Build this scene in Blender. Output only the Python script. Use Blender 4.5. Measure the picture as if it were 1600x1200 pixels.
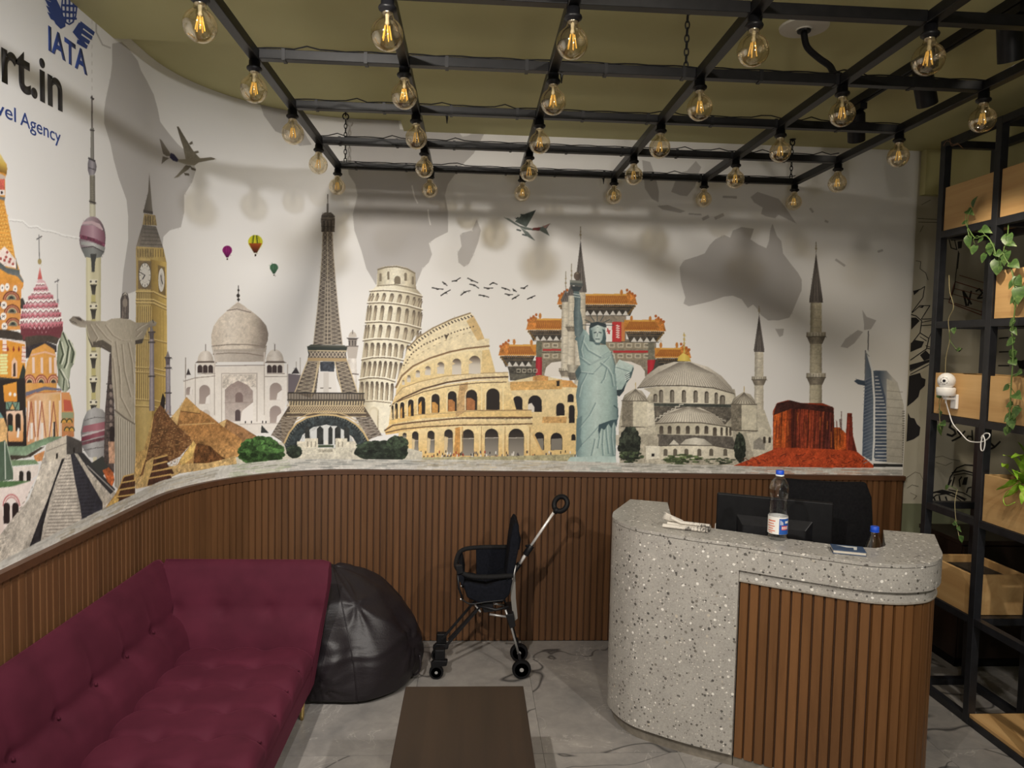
import bpy, bmesh, math, random
import numpy as np
from mathutils import Vector, Matrix

for o in list(bpy.data.objects): bpy.data.objects.remove(o, do_unlink=True)
scene = bpy.context.scene
COL = scene.collection
PI = math.pi
R = math.radians

# ------------------------------------------------------------------ camera
F_PX = 1120.0
CAM_H = 1.79
CAM_R = Vector((0.99818512, -0.05607286, 0.02196149))
CAM_U = Vector((-0.01881302, 0.05607286, 0.99824942))
CAM_F = Vector((0.05720615, 0.99685088, -0.0549162))
cam_data = bpy.data.cameras.new('camera')
cam = bpy.data.objects.new('camera', cam_data)
COL.objects.link(cam)
cam_data.sensor_width = 36.0
cam_data.lens = 36.0 * F_PX / 1600.0
cam_data.clip_start = 0.05
mw = Matrix.Identity(4)
for i in range(3):
    mw[i][0] = CAM_R[i]; mw[i][1] = CAM_U[i]; mw[i][2] = -CAM_F[i]
mw[2][3] = CAM_H
cam.matrix_world = mw
scene.camera = cam

# ------------------------------------------------------------------ world, exposure
world = bpy.data.worlds.new('world'); scene.world = world
world.use_nodes = True
bg = world.node_tree.nodes['Background']
bg.inputs[0].default_value = (1.0, 0.95, 0.88, 1)
bg.inputs[1].default_value = 0.13
vs = scene.view_settings
vs.view_transform = 'Standard'; vs.look = 'None'; vs.gamma = 1.0; vs.use_curve_mapping = False
vs.exposure = 0.15

# ------------------------------------------------------------------ lamps of the shop (track spots), plus an added fill light
def spot(name, loc, target, power, angle, blend=0.6, size=0.03, color=(1, .90, .78)):
    d = bpy.data.lights.new(name, 'SPOT'); d.energy = power; d.spot_size = R(angle)
    d.spot_blend = blend; d.shadow_soft_size = size; d.color = color
    o = bpy.data.objects.new(name, d); COL.objects.link(o)
    o.location = loc
    o.rotation_euler = (Vector(target) - Vector(loc)).to_track_quat('-Z', 'Y').to_euler()
    return o
spot('track_spot', (-0.72, 0.50, 2.93), (-0.15, 4.0, 0.75), 275, 84, 0.8, color=(1, .93, .84))
spot('track_spot', (0.55, 0.45, 2.93), (0.75, 4.0, 0.95), 60, 84, 0.8, color=(1, .91, .80))
spot('track_spot', (-0.05, 0.15, 2.88), (-1.45, 2.70, 1.60), 205, 66, 0.8, color=(1, .98, .98))
spot('track_spot', (1.83, 0.45, 2.90), (-1.35, 2.30, 0.60), 120, 48, 0.8, color=(1, .95, .90))
spot('track_spot', (1.80, 0.60, 2.90), (1.0, 3.0, 0.4), 150, 76, 0.8, color=(1, .93, .84))
pd = bpy.data.lights.new('added_fill_light', 'POINT'); pd.energy = 46; pd.shadow_soft_size = .18; pd.color = (1, .93, .84)  # fill light added out of view to brighten the ceiling, not a real pendant
po = bpy.data.objects.new('added_fill_light', pd); COL.objects.link(po); po.location = (0.5, -1.0, 1.7)

# ------------------------------------------------------------------ helpers
def px(x, y, X=None, Y=None, Z=None):
    """point on the plane X=, Y= or Z= that the photograph shows at pixel x, y (used to take measurements)"""
    d = CAM_F + CAM_R * ((x - 800) / F_PX) + CAM_U * ((600 - y) / F_PX)
    if X is not None: t = X / d.x
    elif Y is not None: t = Y / d.y
    else: t = (Z - CAM_H) / d.z
    return Vector((0, 0, CAM_H)) + d * t

def srgb(r, g, b):
    f = lambda c: (c / 255 / 12.92) if c / 255 <= 0.04045 else ((c / 255 + 0.055) / 1.055) ** 2.4
    return (f(r), f(g), f(b), 1)

class MB:
    """collects geometry; build() links it as one mesh object"""
    def __init__(s): s.v = []; s.f = []
    def add(s, vs_, fs_):
        n = len(s.v); s.v += [tuple(v) for v in vs_]; s.f += [tuple(i + n for i in f) for f in fs_]; return s
    def box(s, x0, x1, y0, y1, z0, z1):
        return s.add([(x0,y0,z0),(x1,y0,z0),(x1,y1,z0),(x0,y1,z0),(x0,y0,z1),(x1,y0,z1),(x1,y1,z1),(x0,y1,z1)],
                     [(0,3,2,1),(4,5,6,7),(0,1,5,4),(1,2,6,5),(2,3,7,6),(3,0,4,7)])
    def bar(s, a, b, w, h, up=(0,0,1)):
        """rectangular bar from a to b"""
        a = Vector(a); b = Vector(b); d = (b - a).normalized(); up = Vector(up)
        sd = d.cross(up)
        if sd.length < 1e-4: sd = d.cross(Vector((1,0,0)))
        sd.normalize(); u = sd.cross(d)
        vv = []
        for p in (a, b):
            for i, j in ((-1,-1),(1,-1),(1,1),(-1,1)):
                vv.append(p + sd * (i * w / 2) + u * (j * h / 2))
        return s.add(vv, [(3,2,1,0),(4,5,6,7),(0,1,5,4),(1,2,6,5),(2,3,7,6),(3,0,4,7)])
    def tube(s, pts, r, n=8, cap=True, closed=False):
        """round tube through pts; r may be a list"""
        pts = [Vector(p) for p in pts]; m = len(pts)
        rr = r if isinstance(r, (list, tuple)) else [r] * m
        rings = []; prev = None
        for i, p in enumerate(pts):
            if closed: d = pts[(i + 1) % m] - pts[i - 1]
            else: d = pts[min(i + 1, m - 1)] - pts[max(i - 1, 0)]
            d.normalize()
            if prev is None:
                a = d.cross(Vector((0,0,1)))
                if a.length < 0.05: a = d.cross(Vector((1,0,0)))
            else: a = prev - d * prev.dot(d)
            a.normalize(); prev = a; b = d.cross(a)
            rings.append([p + (a * math.cos(2*PI*k/n) + b * math.sin(2*PI*k/n)) * rr[i] for k in range(n)])
        vv = [q for rg in rings for q in rg]; ff = []
        mm = m if closed else m - 1
        for i in range(mm):
            j = (i + 1) % m
            for k in range(n):
                ff.append((i*n+k, i*n+(k+1)%n, j*n+(k+1)%n, j*n+k))
        if cap and not closed:
            ff.append(tuple(reversed(range(n)))); ff.append(tuple((m-1)*n+k for k in range(n)))
        return s.add(vv, ff)
    def lathe(s, prof, n=16, c=(0,0,0), axis=None):
        """profile of (radius, height) turned about a vertical axis through c (or about axis)"""
        c = Vector(c)
        if axis is None: A = Vector((0,0,1)); X = Vector((1,0,0)); Y = Vector((0,1,0))
        else:
            A = Vector(axis).normalized(); X = A.cross(Vector((0,0,1)))
            if X.length < .05: X = A.cross(Vector((1,0,0)))
            X.normalize(); Y = A.cross(X)
        vv = []; ff = []
        for r, h in prof:
            for k in range(n):
                t = 2*PI*k/n; vv.append(c + A*h + X*(r*math.cos(t)) + Y*(r*math.sin(t)))
        for i in range(len(prof)-1):
            for k in range(n):
                ff.append((i*n+k, i*n+(k+1)%n, (i+1)*n+(k+1)%n, (i+1)*n+k))
        if prof[0][0] > 1e-5: ff.append(tuple(reversed(range(n))))
        if prof[-1][0] > 1e-5: ff.append(tuple((len(prof)-1)*n+k for k in range(n)))
        return s.add(vv, ff)
    def prism(s, poly, z0, z1):
        n = len(poly)
        vv = [(p[0],p[1],z0) for p in poly] + [(p[0],p[1],z1) for p in poly]
        ff = [tuple(reversed(range(n))), tuple(range(n, 2*n))] + [(i,(i+1)%n,n+(i+1)%n,n+i) for i in range(n)]
        return s.add(vv, ff)
    def loft(s, rings, cap=True, closed=False):
        n = len(rings[0]); m = len(rings); vv = [q for rg in rings for q in rg]; ff = []
        for i in range(m if closed else m-1):
            j = (i+1) % m
            for k in range(n): ff.append((i*n+k, i*n+(k+1)%n, j*n+(k+1)%n, j*n+k))
        if cap and not closed:
            ff.append(tuple(reversed(range(n)))); ff.append(tuple((m-1)*n+k for k in range(n)))
        return s.add(vv, ff)
    def mesh(s, name, mat, smooth=False, fix=True):
        me = bpy.data.meshes.new(name); me.from_pydata([tuple(v) for v in s.v], [], s.f)
        if fix:
            b = bmesh.new(); b.from_mesh(me); bmesh.ops.recalc_face_normals(b, faces=b.faces); b.to_mesh(me); b.free()
        if mat: me.materials.append(mat)
        if smooth:
            me.polygons.foreach_set('use_smooth', [True]*len(me.polygons))
        return me
    def build(s, name, mat, parent=None, smooth=False, bevel=0, angle=None, seg=2):
        o = bpy.data.objects.new(name, s.mesh(name, mat, smooth)); COL.objects.link(o)
        if parent: o.parent = parent
        if bevel:
            m = o.modifiers.new('bevel', 'BEVEL'); m.width = bevel; m.segments = seg; m.limit_method = 'ANGLE'; m.angle_limit = R(40)
        if smooth and angle:
            try: o.data.set_sharp_from_angle(angle=R(angle))
            except Exception: pass
        return o

def tag(o, label=None, cat=None, group=None, kind=None):
    if label: o['label'] = label
    if cat: o['category'] = cat
    if group: o['group'] = group
    if kind: o['kind'] = kind
    return o
def thing(name, label, cat, loc=(0,0,0), rz=0, group=None):
    o = bpy.data.objects.new(name, None); COL.objects.link(o); o.empty_display_size = .1
    o.location = loc; o.rotation_euler = (0,0,rz)
    return tag(o, label, cat, group)
def linked(name, me, parent, loc=None, rot=None, scale=None):
    o = bpy.data.objects.new(name, me); COL.objects.link(o)
    if parent: o.parent = parent
    if loc is not None: o.location = loc
    if rot is not None: o.rotation_euler = rot
    if scale is not None: o.scale = scale
    return o
def local(o, pts):
    l = Vector(o.location); return [Vector(p) - l for p in pts]

# ------------------------------------------------------------------ materials
def mat(name, color, rough=.5, metal=0, spec=.5, **kw):
    m = bpy.data.materials.new(name); m.use_nodes = True
    b = m.node_tree.nodes['Principled BSDF']
    b.inputs['Base Color'].default_value = color; b.inputs['Roughness'].default_value = rough
    b.inputs['Metallic'].default_value = metal; b.inputs['Specular IOR Level'].default_value = spec
    for k, v in kw.items(): b.inputs[k.replace('_',' ')].default_value = v
    return m
class NT:
    def __init__(s, m): s.m = m; s.t = m.node_tree; s.b = s.t.nodes['Principled BSDF']
    def n(s, typ, **kw):
        x = s.t.nodes.new(typ)
        for k, v in kw.items():
            if k.startswith('i_'):
                x.inputs[k[2:].replace('_',' ')].default_value = v
            else: setattr(x, k, v)
        return x
    def l(s, a, b): s.t.links.new(a, b)
    def coord(s, scale=(1,1,1), kind='Object', loc=(0,0,0)):
        c = s.n('ShaderNodeTexCoord'); m = s.n('ShaderNodeMapping'); m.inputs['Scale'].default_value = scale
        m.inputs['Location'].default_value = loc
        s.l(c.outputs[kind], m.inputs[0]); return m.outputs[0]
    def ramp(s, fac, stops):
        r = s.n('ShaderNodeValToRGB'); e = r.color_ramp.elements
        while len(e) < len(stops): e.new(.5)
        for x, (p, c) in zip(e, stops): x.position = p; x.color = c if len(c) == 4 else (*c, 1)
        s.l(fac, r.inputs[0]); return r.outputs[0]
    def noise(s, vec, scale=5, detail=4, rough=.5, dist=0):
        x = s.n('ShaderNodeTexNoise'); x.inputs['Scale'].default_value = scale; x.inputs['Detail'].default_value = detail
        x.inputs['Roughness'].default_value = rough; x.inputs['Distortion'].default_value = dist
        if vec is not None: s.l(vec, x.inputs['Vector'])
        return x.outputs['Fac']
    def mix(s, fac, a, b, mode='MIX'):
        x = s.n('ShaderNodeMix', data_type='RGBA', blend_type=mode)
        for v, i in ((fac, 0), (a, 6), (b, 7)):
            if hasattr(v, 'is_linked') or isinstance(v, bpy.types.NodeSocket): s.l(v, x.inputs[i])
            else: x.inputs[i].default_value = v
        return x.outputs[2]
    def bump(s, h, strength=.2, dist=.01):
        x = s.n('ShaderNodeBump'); x.inputs['Strength'].default_value = strength; x.inputs['Distance'].default_value = dist
        s.l(h, x.inputs['Height']); s.l(x.outputs[0], s.b.inputs['Normal'])

def m_noise(name, c1, c2, scale=8, rough=.6, detail=4, stretch=(1,1,1), bump=0, spec=.5, **kw):
    m = mat(name, c1, rough, spec=spec, **kw); t = NT(m)
    f = t.noise(t.coord(stretch), scale, detail)
    t.l(t.ramp(f, [(.3, c1), (.7, c2)]), t.b.inputs['Base Color'])
    if bump: t.bump(f, bump)
    return m

def m_wood(name, dark, light, scale=1.0, axis='z', rough=.45, spec=.4, rnd=True):
    m = mat(name, dark, rough, spec=spec); t = NT(m)
    st = {'z': (30,30,1.6), 'x': (1.6,30,30), 'y': (30,1.6,30)}[axis]
    v = t.coord(tuple(a*scale for a in st))
    if rnd:
        oi = t.n('ShaderNodeObjectInfo'); ad_ = t.n('ShaderNodeVectorMath', operation='MULTIPLY_ADD')
        t.l(oi.outputs['Random'], ad_.inputs[0]); ad_.inputs[1].default_value = (37,53,71); t.l(v, ad_.inputs[2]); v = ad_.outputs[0]
    f = t.noise(v, 1.2, 5, .6, .6)
    c = t.ramp(f, [(.28, dark), (.72, light)])
    if rnd:
        hs = t.n('ShaderNodeHueSaturation'); mr = t.n('ShaderNodeMapRange'); mr.inputs[3].default_value = .86; mr.inputs[4].default_value = 1.12
        t.l(oi.outputs['Random'], mr.inputs[0]); t.l(mr.outputs[0], hs.inputs['Value']); t.l(c, hs.inputs['Color']); c = hs.outputs[0]
    t.l(c, t.b.inputs['Base Color']); t.bump(f, .08, .004)
    return m

M = {}
M['olive'] = m_noise('olive_paint', srgb(184,179,130), srgb(190,185,136), 3, .75)
M['white_wall'] = m_noise('white_paint', srgb(222,219,213), srgb(226,223,218), 4, .7)
M['green_wall'] = m_noise('grey_green_paint', srgb(112,116,92), srgb(120,124,98), 4, .7)
M['sketch_wall'] = m_noise('sketch_paper', srgb(176,170,152), srgb(190,184,168), 2.5, .7)
M['slat'] = m_wood('brown_slat_wood', srgb(84,56,33), srgb(102,70,44))
M['slat_desk'] = m_wood('desk_slat_wood', srgb(98,65,36), srgb(116,79,46))
M['slat_back'] = m_noise('dark_backing', srgb(64,41,24), srgb(72,47,28), 20, .7)
M['cap'] = m_wood('wood_cap', srgb(70,46,30), srgb(88,58,38), axis='x')
M['black_metal'] = m_noise('black_metal', (.006,.006,.007,1), (.011,.011,.012,1), 30, .36, spec=.25)
M['rack_metal'] = m_noise('rack_black_metal', (.010,.011,.014,1), (.018,.019,.024,1), 25, .42, spec=.5)
M['plastic'] = m_noise('black_plastic', (.006,.006,.007,1), (.010,.010,.012,1), 40, .42, spec=.3)
M['plastic_matte'] = m_noise('matte_black_plastic', (.004,.004,.005,1), (.007,.007,.008,1), 40, .55, spec=.2)
M['chrome'] = mat('brushed_steel', (.75,.75,.76,1), .3, 1)
M['gold'] = mat('gold_metal', (.75,.55,.22,1), .3, 1)
M['white_plastic'] = mat('white_plastic', (.85,.85,.85,1), .35)
M['aluminium'] = mat('aluminium_pole', (.82,.80,.78,1), .35, .35)
M['grey_metal'] = mat('grey_tube', (.45,.45,.45,1), .4, .6)
M['pine'] = m_wood('pale_pine_wood', srgb(182,142,92), srgb(208,172,120), .45, axis='y', rough=.5)
M['soil'] = m_noise('soil', (.02,.014,.01,1), (.05,.035,.022,1), 60, .9)
M['table'] = m_wood('dark_walnut', srgb(33,23,18), srgb(46,33,25), .6, axis='y', rough=.42, rnd=False)

# ================================================================== THE ROOM
Z_CEIL, Z_REC, Z_CAP = 3.011, 3.070, 1.034
XM, YM, RM = -1.493, 4.258, 0.846            # face of the curved mural wall: left plane, back plane, corner radius
XC, YC = XM + RM, YM - RM
Y0 = 1.6                                     # where the mural starts on the left wall
SA = YC - Y0; SB = SA + RM * PI / 2          # arc length where the curve starts / ends
X_END = 2.682                                # where the mural stops on the back wall
S_END = SB + X_END - XC
def wallp(s, off=0.0):
    """point on the wall face at arc length s, pushed off metres into the room; and its heading"""
    if s <= SA: return XM + off, Y0 + s, PI / 2
    if s <= SB:
        a = (s - SA) / RM; r = RM - off
        return XC - r * math.cos(a), YC + r * math.sin(a), PI / 2 - a
    return XC + (s - SB), YM - off, 0.0

def wall_strip(s0, s1, o0, o1, z0, z1, n=60):
    ss = [s0] + [s for s in np.linspace(SA, SB, n) if s0 < s < s1] + [s1]
    rings = []
    for s in ss:
        a = wallp(s, o0); b = wallp(s, o1)
        rings.append([(a[0],a[1],z0),(b[0],b[1],z0),(b[0],b[1],z1),(a[0],a[1],z1)])
    return MB().loft(rings)

# walls: the left wall and the rounded corner, then the back wall
S_MID = SB
tag(wall_strip(-4.6, S_MID, -0.15, -0.002, 0, 3.3).build('wall_left', M['white_wall']),
    'white left wall running into a rounded corner', 'wall', kind='structure')
tag(wall_strip(S_MID, S_END, -0.15, -0.002, 0, 3.3).build('wall_back', M['white_wall']),
    'white back wall behind the landmark mural', 'wall', kind='structure')
XRW = 3.75
m_ = MB().box(X_END, XRW + .1, YM + .004, YM + .15, 0, 3.3)
wall_alcove = tag(m_.build('wall_alcove', M['sketch_wall']), 'grey back wall with black line drawings behind the rack', 'wall', kind='structure')
MB().box(X_END + .001, XRW, YM - .002, YM + .006, 0, 0.858).build('painted_dado', M['green_wall'], wall_alcove)
MB().box(X_END + .012, XRW, YM - .050, YM + .006, 2.745, Z_CEIL).build('painted_band', M['olive'], wall_alcove)
tag(MB().box(XRW, XRW + .12, -3, YM + .15, 0, 3.3).build('wall_right', M['green_wall']), 'grey green right wall beyond the rack', 'wall', kind='structure')
tag(MB().box(2.80, XRW, -3, YM - .05, 2.745, Z_CEIL + .05).build('trim_1', M['olive']), 'olive ceiling beam above the plant rack', 'beam', kind='structure')

# ceiling: a dropped slab with a shallow raised bay over the rounded corner
ce = MB()
ce.box(-1.7, XRW + .1, -3, 3.11, Z_CEIL, 3.3)
ce.box(-0.415, XRW + .1, 3.11, YM + .14, Z_CEIL, 3.3)
ce.box(-1.7, -0.415, 3.11, YM + .14, Z_REC, 3.3)
tag(ce.build('ceiling', M['olive']), 'olive painted ceiling with a shallow raised bay', 'ceiling', kind='structure')

# floor: large marbled tiles over dark joints
mf = mat('grey_marble_tile', srgb(150,147,142), .28, spec=.45); t = NT(mf)
oi = t.n('ShaderNodeObjectInfo'); va = t.n('ShaderNodeVectorMath', operation='MULTIPLY_ADD'); va.inputs[1].default_value = (19.3,7.7,3.1)
t.l(oi.outputs['Random'], va.inputs[0]); t.l(t.coord(), va.inputs[2]); v = va.outputs[0]
cl = t.noise(v, 2.2, 6, .55, .8); fine = t.noise(v, 16, 5, .6, .5)
base = t.ramp(cl, [(.25, srgb(112,111,110)), (.5, srgb(140,136,132)), (.75, srgb(164,159,153))])
base = t.mix(.25, base, t.ramp(fine, [(.3, srgb(108,107,106)), (.7, srgb(174,169,164))]))
wv = t.noise(v, .95, 3, .5, .9)
sub = t.n('ShaderNodeMath', operation='SUBTRACT'); t.l(wv, sub.inputs[0]); sub.inputs[1].default_value = .5
ab = t.n('ShaderNodeMath', operation='ABSOLUTE'); t.l(sub.outputs[0], ab.inputs[0])
vein = t.ramp(ab.outputs[0], [(0.0, (1,1,1)), (0.003, (.6,.6,.6)), (0.007, (0,0,0))])
wv2 = t.noise(v, 2.6, 4, .6, 1.6)
sub2 = t.n('ShaderNodeMath', operation='SUBTRACT'); t.l(wv2, sub2.inputs[0]); sub2.inputs[1].default_value = .42
ab2 = t.n('ShaderNodeMath', operation='ABSOLUTE'); t.l(sub2.outputs[0], ab2.inputs[0])
vein2 = t.ramp(ab2.outputs[0], [(0.0, (.6,.6,.6)), (0.008, (0,0,0))])
base = t.mix(vein, base, srgb(64,63,63)); base = t.mix(vein2, base, srgb(186,181,175))
t.l(base, t.b.inputs['Base Color'])
M['tile'] = mf
M['grout'] = mat('dark_grout', srgb(62,60,58), .9)
floor = tag(MB().box(-1.65, XRW + .1, -3, YM + .14, -.12, -.004).build('floor', M['grout']), 'grey marbled floor of large rectangular tiles', 'floor', kind='structure')
TW, TL = .5985, 1.196
tile_me = MB().box(-TW/2, TW/2, -TL/2, TL/2, -.004, 0).mesh('tile', mf)
for i in range(-3, 6):
    for j in range(-5, 2):
        x0, x1 = .348 + .6*i, .348 + .6*(i+1); y0, y1 = 3.04 + 1.2*(j-0), 3.04 + 1.2*(j+1)
        y1c = min(y1, YM)
        cx = (x0+x1)/2; cy = (y0+y1c)/2
        if j == 1: continue
        xl = max(x0, -1.49)
        o = linked('tile', tile_me, floor, ((xl+x1)/2, cy, 0))
        if xl > x0: o.scale = ((x1-xl-.0015)/TW, 1, 1)

# panelling: upright slats on a dark backing with a wooden cap
S_W0 = -1.2
pan = tag(wall_strip(S_W0, S_END, .000, .010, 0.002, 1.006).build('trim_2', M['slat_back']), 'brown vertical slat wainscot running round the rounded corner', 'panelling', kind='structure')
sl = MB(); w = .0342; d = .011
sl.add([(-w/2,0,0),(w/2,0,0),(w/2-.003,-d,0),(-w/2+.003,-d,0),(-w/2,0,1),(w/2,0,1),(w/2-.003,-d,1),(-w/2+.003,-d,1)],
       [(0,3,2,1),(4,5,6,7),(0,1,5,4),(1,2,6,5),(2,3,7,6),(3,0,4,7)])
slat_me = sl.mesh('slat', M['slat'])
pitch = .0385; n = int((S_END - S_W0) / pitch)
for k in range(n):
    s = S_W0 + (k + .5) * pitch
    x, y, a = wallp(s, .010)
    linked('slat', slat_me, pan, (x, y, .003), (0, 0, a), (1, 1, 1.003))
wall_strip(S_W0, S_END, .000, .030, 1.006, Z_CAP).build('cap_rail', M['cap'], pan)

# ================================================================== THE MURAL (flat print on the curved wall)
RES = 0.0032
NU = int(S_END / RES); NV = int((Z_REC - Z_CAP) / RES)
CAN = np.empty((NV + 1, NU + 1, 3), np.float32); CAN[:] = (229, 227, 224)
FID = np.zeros((NV + 1, NU + 1), np.int16)
FIGS = ['paper']
rng = np.random.default_rng(7)
def smooth_noise(step):
    a = rng.standard_normal(((NV + 1)//step + 3, (NU + 1)//step + 3)).astype(np.float32)
    yi = np.arange(NV + 1)/step; xi = np.arange(NU + 1)/step
    y0 = yi.astype(int); x0 = xi.astype(int); fy = (yi - y0)[:, None]; fx = (xi - x0)[None]
    return (a[y0][:, x0]*(1-fy)*(1-fx) + a[y0+1][:, x0]*fy*(1-fx) + a[y0][:, x0+1]*(1-fy)*fx + a[y0+1][:, x0+1]*fy*fx)
N1 = rng.standard_normal((NV + 1, NU + 1)).astype(np.float32)
N3 = smooth_noise(3); N8 = smooth_noise(8)
NZ = 0.45*N1 + 0.6*N3 + 0.5*N8
CR = np.array(CAM_R); CU = np.array(CAM_U); CF = np.array(CAM_F)
def wall_uv(p):
    """photo measurement -> mural coordinates (cells along the wall, cells up the wall)"""
    p = np.asarray(p, float); d = CF + CR*((p[:, :1]-800)/F_PX) + CU*((600-p[:, 1:2])/F_PX)
    tl = XM/np.minimum(d[:, 0], -1e-6); yl = tl*d[:, 1]
    tb = YM/d[:, 1]; xb = tb*d[:, 0]
    a = d[:, 0]**2+d[:, 1]**2; b = d[:, 0]*XC+d[:, 1]*YC; c = XC**2+YC**2-RM**2
    ta = (b + np.sqrt(np.maximum(b*b-a*c, 0)))/a
    xa = ta*d[:, 0]; ya = ta*d[:, 1]
    sa = SA + RM*np.arctan2(np.clip(ya-YC, 0, None), np.clip(XC-xa, 1e-9, None))
    left = (d[:, 0] < -1e-3) & (yl <= YC); back = xb >= XC
    s = np.where(left, yl-Y0, np.where(back, SB+xb-XC, sa)); t = np.where(left, tl, np.where(back, tb, ta))
    return np.stack([s/RES, (CAM_H + t*d[:, 2]-Z_CAP)/RES], 1)
cur = [0]
def fig(name):
    FIGS.append(name); cur[0] = len(FIGS)-1
def dens(p, closed=True, step=14):
    out = []; n = len(p)
    for i in range(n if closed else n-1):
        a = np.array(p[i], float); b = np.array(p[(i+1) % n], float); k = max(1, int(np.hypot(*(b-a))/step))
        out += [a+(b-a)*j/k for j in range(k)]
    if not closed: out.append(np.array(p[-1], float))
    return out
def fill(uv, col, g=None, noise=0., alpha=1., setid=True, streak=0.):
    x0 = max(0, int(uv[:, 0].min())-1); x1 = min(NU, int(uv[:, 0].max())+2); y0 = max(0, int(uv[:, 1].min())-1); y1 = min(NV, int(uv[:, 1].max())+2)
    if x1 <= x0 or y1 <= y0: return
    w = x1-x0+1; h = y1-y0+1
    cov = np.zeros((h, w), np.float32); ax, ay = uv[:, 0], uv[:, 1]; bx, by = np.roll(ax, -1), np.roll(ay, -1)
    for oy in (-.25, .25):
        yy = np.arange(y0, y1+1)+oy
        for ox in (-.25, .25):
            xx = np.arange(x0, x1+1)+ox; ins = np.zeros((h, w), bool)
            for i in range(len(ax)):
                if ay[i] == by[i]: continue
                m = (ay[i] > yy) != (by[i] > yy)
                if not m.any(): continue
                xi = ax[i]+(yy[m]-ay[i])*(bx[i]-ax[i])/(by[i]-ay[i])
                ins[m] ^= xx[None] < xi[:, None]
            cov += ins*.25
    sl_ = (slice(y0, y1+1), slice(x0, x1+1))
    col = np.array(col, np.float32)
    if col.ndim == 1: C = np.broadcast_to(col, (h, w, 3))
    else:
        tt = np.linspace(0, 1, w)[None].repeat(h, 0) if g == 'h' else np.linspace(1, 0, h)[:, None].repeat(w, 1)
        k = np.linspace(0, 1, len(col)); C = np.stack([np.interp(tt, k, col[:, c]) for c in range(3)], 2)
    if noise: C = C*(1+noise*NZ[sl_])[..., None]
    if streak:
        st = np.repeat(N1[NV//2:NV//2+1, x0:x1+1], h, 0)*.7+np.repeat(N3[NV//2:NV//2+1, x0:x1+1], h, 0)
        C = C*(1+streak*st)[..., None]
    k = (cov*alpha)[..., None]
    CAN[sl_] = CAN[sl_]*(1-k)+np.clip(C, 0, 255)*k
    if setid: FID[sl_][cov > .5] = cur[0]
def P(pts, col, g=None, noise=0., alpha=1., setid=True, streak=0.): fill(wall_uv(dens(pts)), col, g, noise, alpha, setid, streak)
def L(pts, w, col, closed=False, alpha=1., setid=False):
    """stroke of w pixels"""
    p = np.array(dens(pts, closed), float)
    if closed: p = np.vstack([p, p[:1]])
    for a, b in zip(p[:-1], p[1:]):
        d = b-a; n_ = np.hypot(*d)
        if n_ < 1e-6: continue
        q = np.array([-d[1], d[0]])/n_*w/2; e = d/n_*w*.2
        fill(wall_uv([a-e+q, b+e+q, b+e-q, a-e-q]), col, alpha=alpha, setid=setid)
def E(cx, cy, rx, ry, col, a0=0, a1=360, n=28, **k):
    P([(cx+rx*math.cos(R(a0+(a1-a0)*i/n)), cy-ry*math.sin(R(a0+(a1-a0)*i/n))) for i in range(n+(a1-a0 < 360))], col, **k)
def B(x0, y0, x1, y1, col, **k): P([(x0, y0), (x1, y0), (x1, y1), (x0, y1)], col, **k)
def arch(x, yt, yb, w, col, lean=0, **k):
    """round-headed opening, centre x, top yt, bottom yb"""
    r = w/2; rr = min(r, (yb-yt)*.6)
    P([(x-r+lean, yb)]+[(x-r*math.cos(R(18*i)), yt+rr-rr*math.sin(R(18*i))) for i in range(11)]+[(x+r+lean, yb)], col, **k)
def Zm(ox, oy, sc): return lambda *a: [(ox+a[i]/sc, oy+a[i+1]/sc) for i in range(0, len(a), 2)]
def lerp(pl, t):
    pl = np.array(pl, float); seg = np.hypot(*np.diff(pl, axis=0).T); c = np.concatenate([[0], np.cumsum(seg)]); c /= c[-1]
    return np.array([np.interp(t, c, pl[:, 0]), np.interp(t, c, pl[:, 1])])

# ---- world map in pale grey
MAPC = (184, 180, 177)
z = Zm(0, 0, 4)
P(z(700,272,760,262,800,300,830,340,860,380,880,440,920,510,960,590,985,680,1000,760,1060,840,1110,900,1180,960,1225,1060,1200,1140,1150,1220,1150,1330,1130,1420,1060,1440,1020,1480,1010,1600,960,1700,900,1800,760,1850,770,1700,800,1500,800,1350,790,1250,740,1110,710,1000,690,900,650,770,650,690,660,620,690,480,700,400), MAPC)
L(z(600,90,600,200,640,280,690,300), 2.2, MAPC)
P([(405,158),(460,175),(480,215),(487,226),(468,228),(452,214),(430,205),(412,180)], MAPC)
z = Zm(540, 180, 4)
P(z(0,10,0,240,20,370,60,430,75,500,45,620,55,720,100,850,130,960,190,1060,440,1060,480,960,520,920,540,870,520,800,560,770,640,730,640,600,620,500,640,430,720,320,800,240,870,110,740,120,700,100,640,90,340,90,330,30), MAPC)
P(z(820,650,845,720,830,790,800,870,770,930,740,948,705,920,700,860,725,820,715,750,730,735,790,720), MAPC)
P(z(710,110,800,110,760,130,730,135), (222,219,215))
L(z(415,440,430,510,450,550), 2, (226,223,219)); L(z(515,590,520,640,530,685), 2, (226,223,219))
z = Zm(980, 220, 3.636)
P(z(825,470,850,540,875,570,885,640,930,700,970,750,992,790,990,850,960,920,935,980,920,1005,860,1020,800,1020,760,990,735,950,715,930,685,950,650,900,600,880,550,885,480,910,420,925,350,940,320,925,330,890,305,800,298,720,320,680,400,655,440,640,470,590,500,560,550,535,585,550,600,510,650,490,720,500,700,560,745,590,790,610,805,570,812,510), MAPC)
P(z(840,1068,890,1068,885,1105,865,1115), MAPC)
P(z(1335,960,1360,1000,1415,1020,1385,1070,1345,1075,1345,1040), MAPC); P(z(1310,1075,1340,1085,1290,1150,1250,1178,1212,1170,1240,1125), MAPC)
P(z(700,320,740,290,860,330,900,380,960,470,900,440,860,420,840,440,790,430,760,415,770,380,720,350), MAPC)
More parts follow.
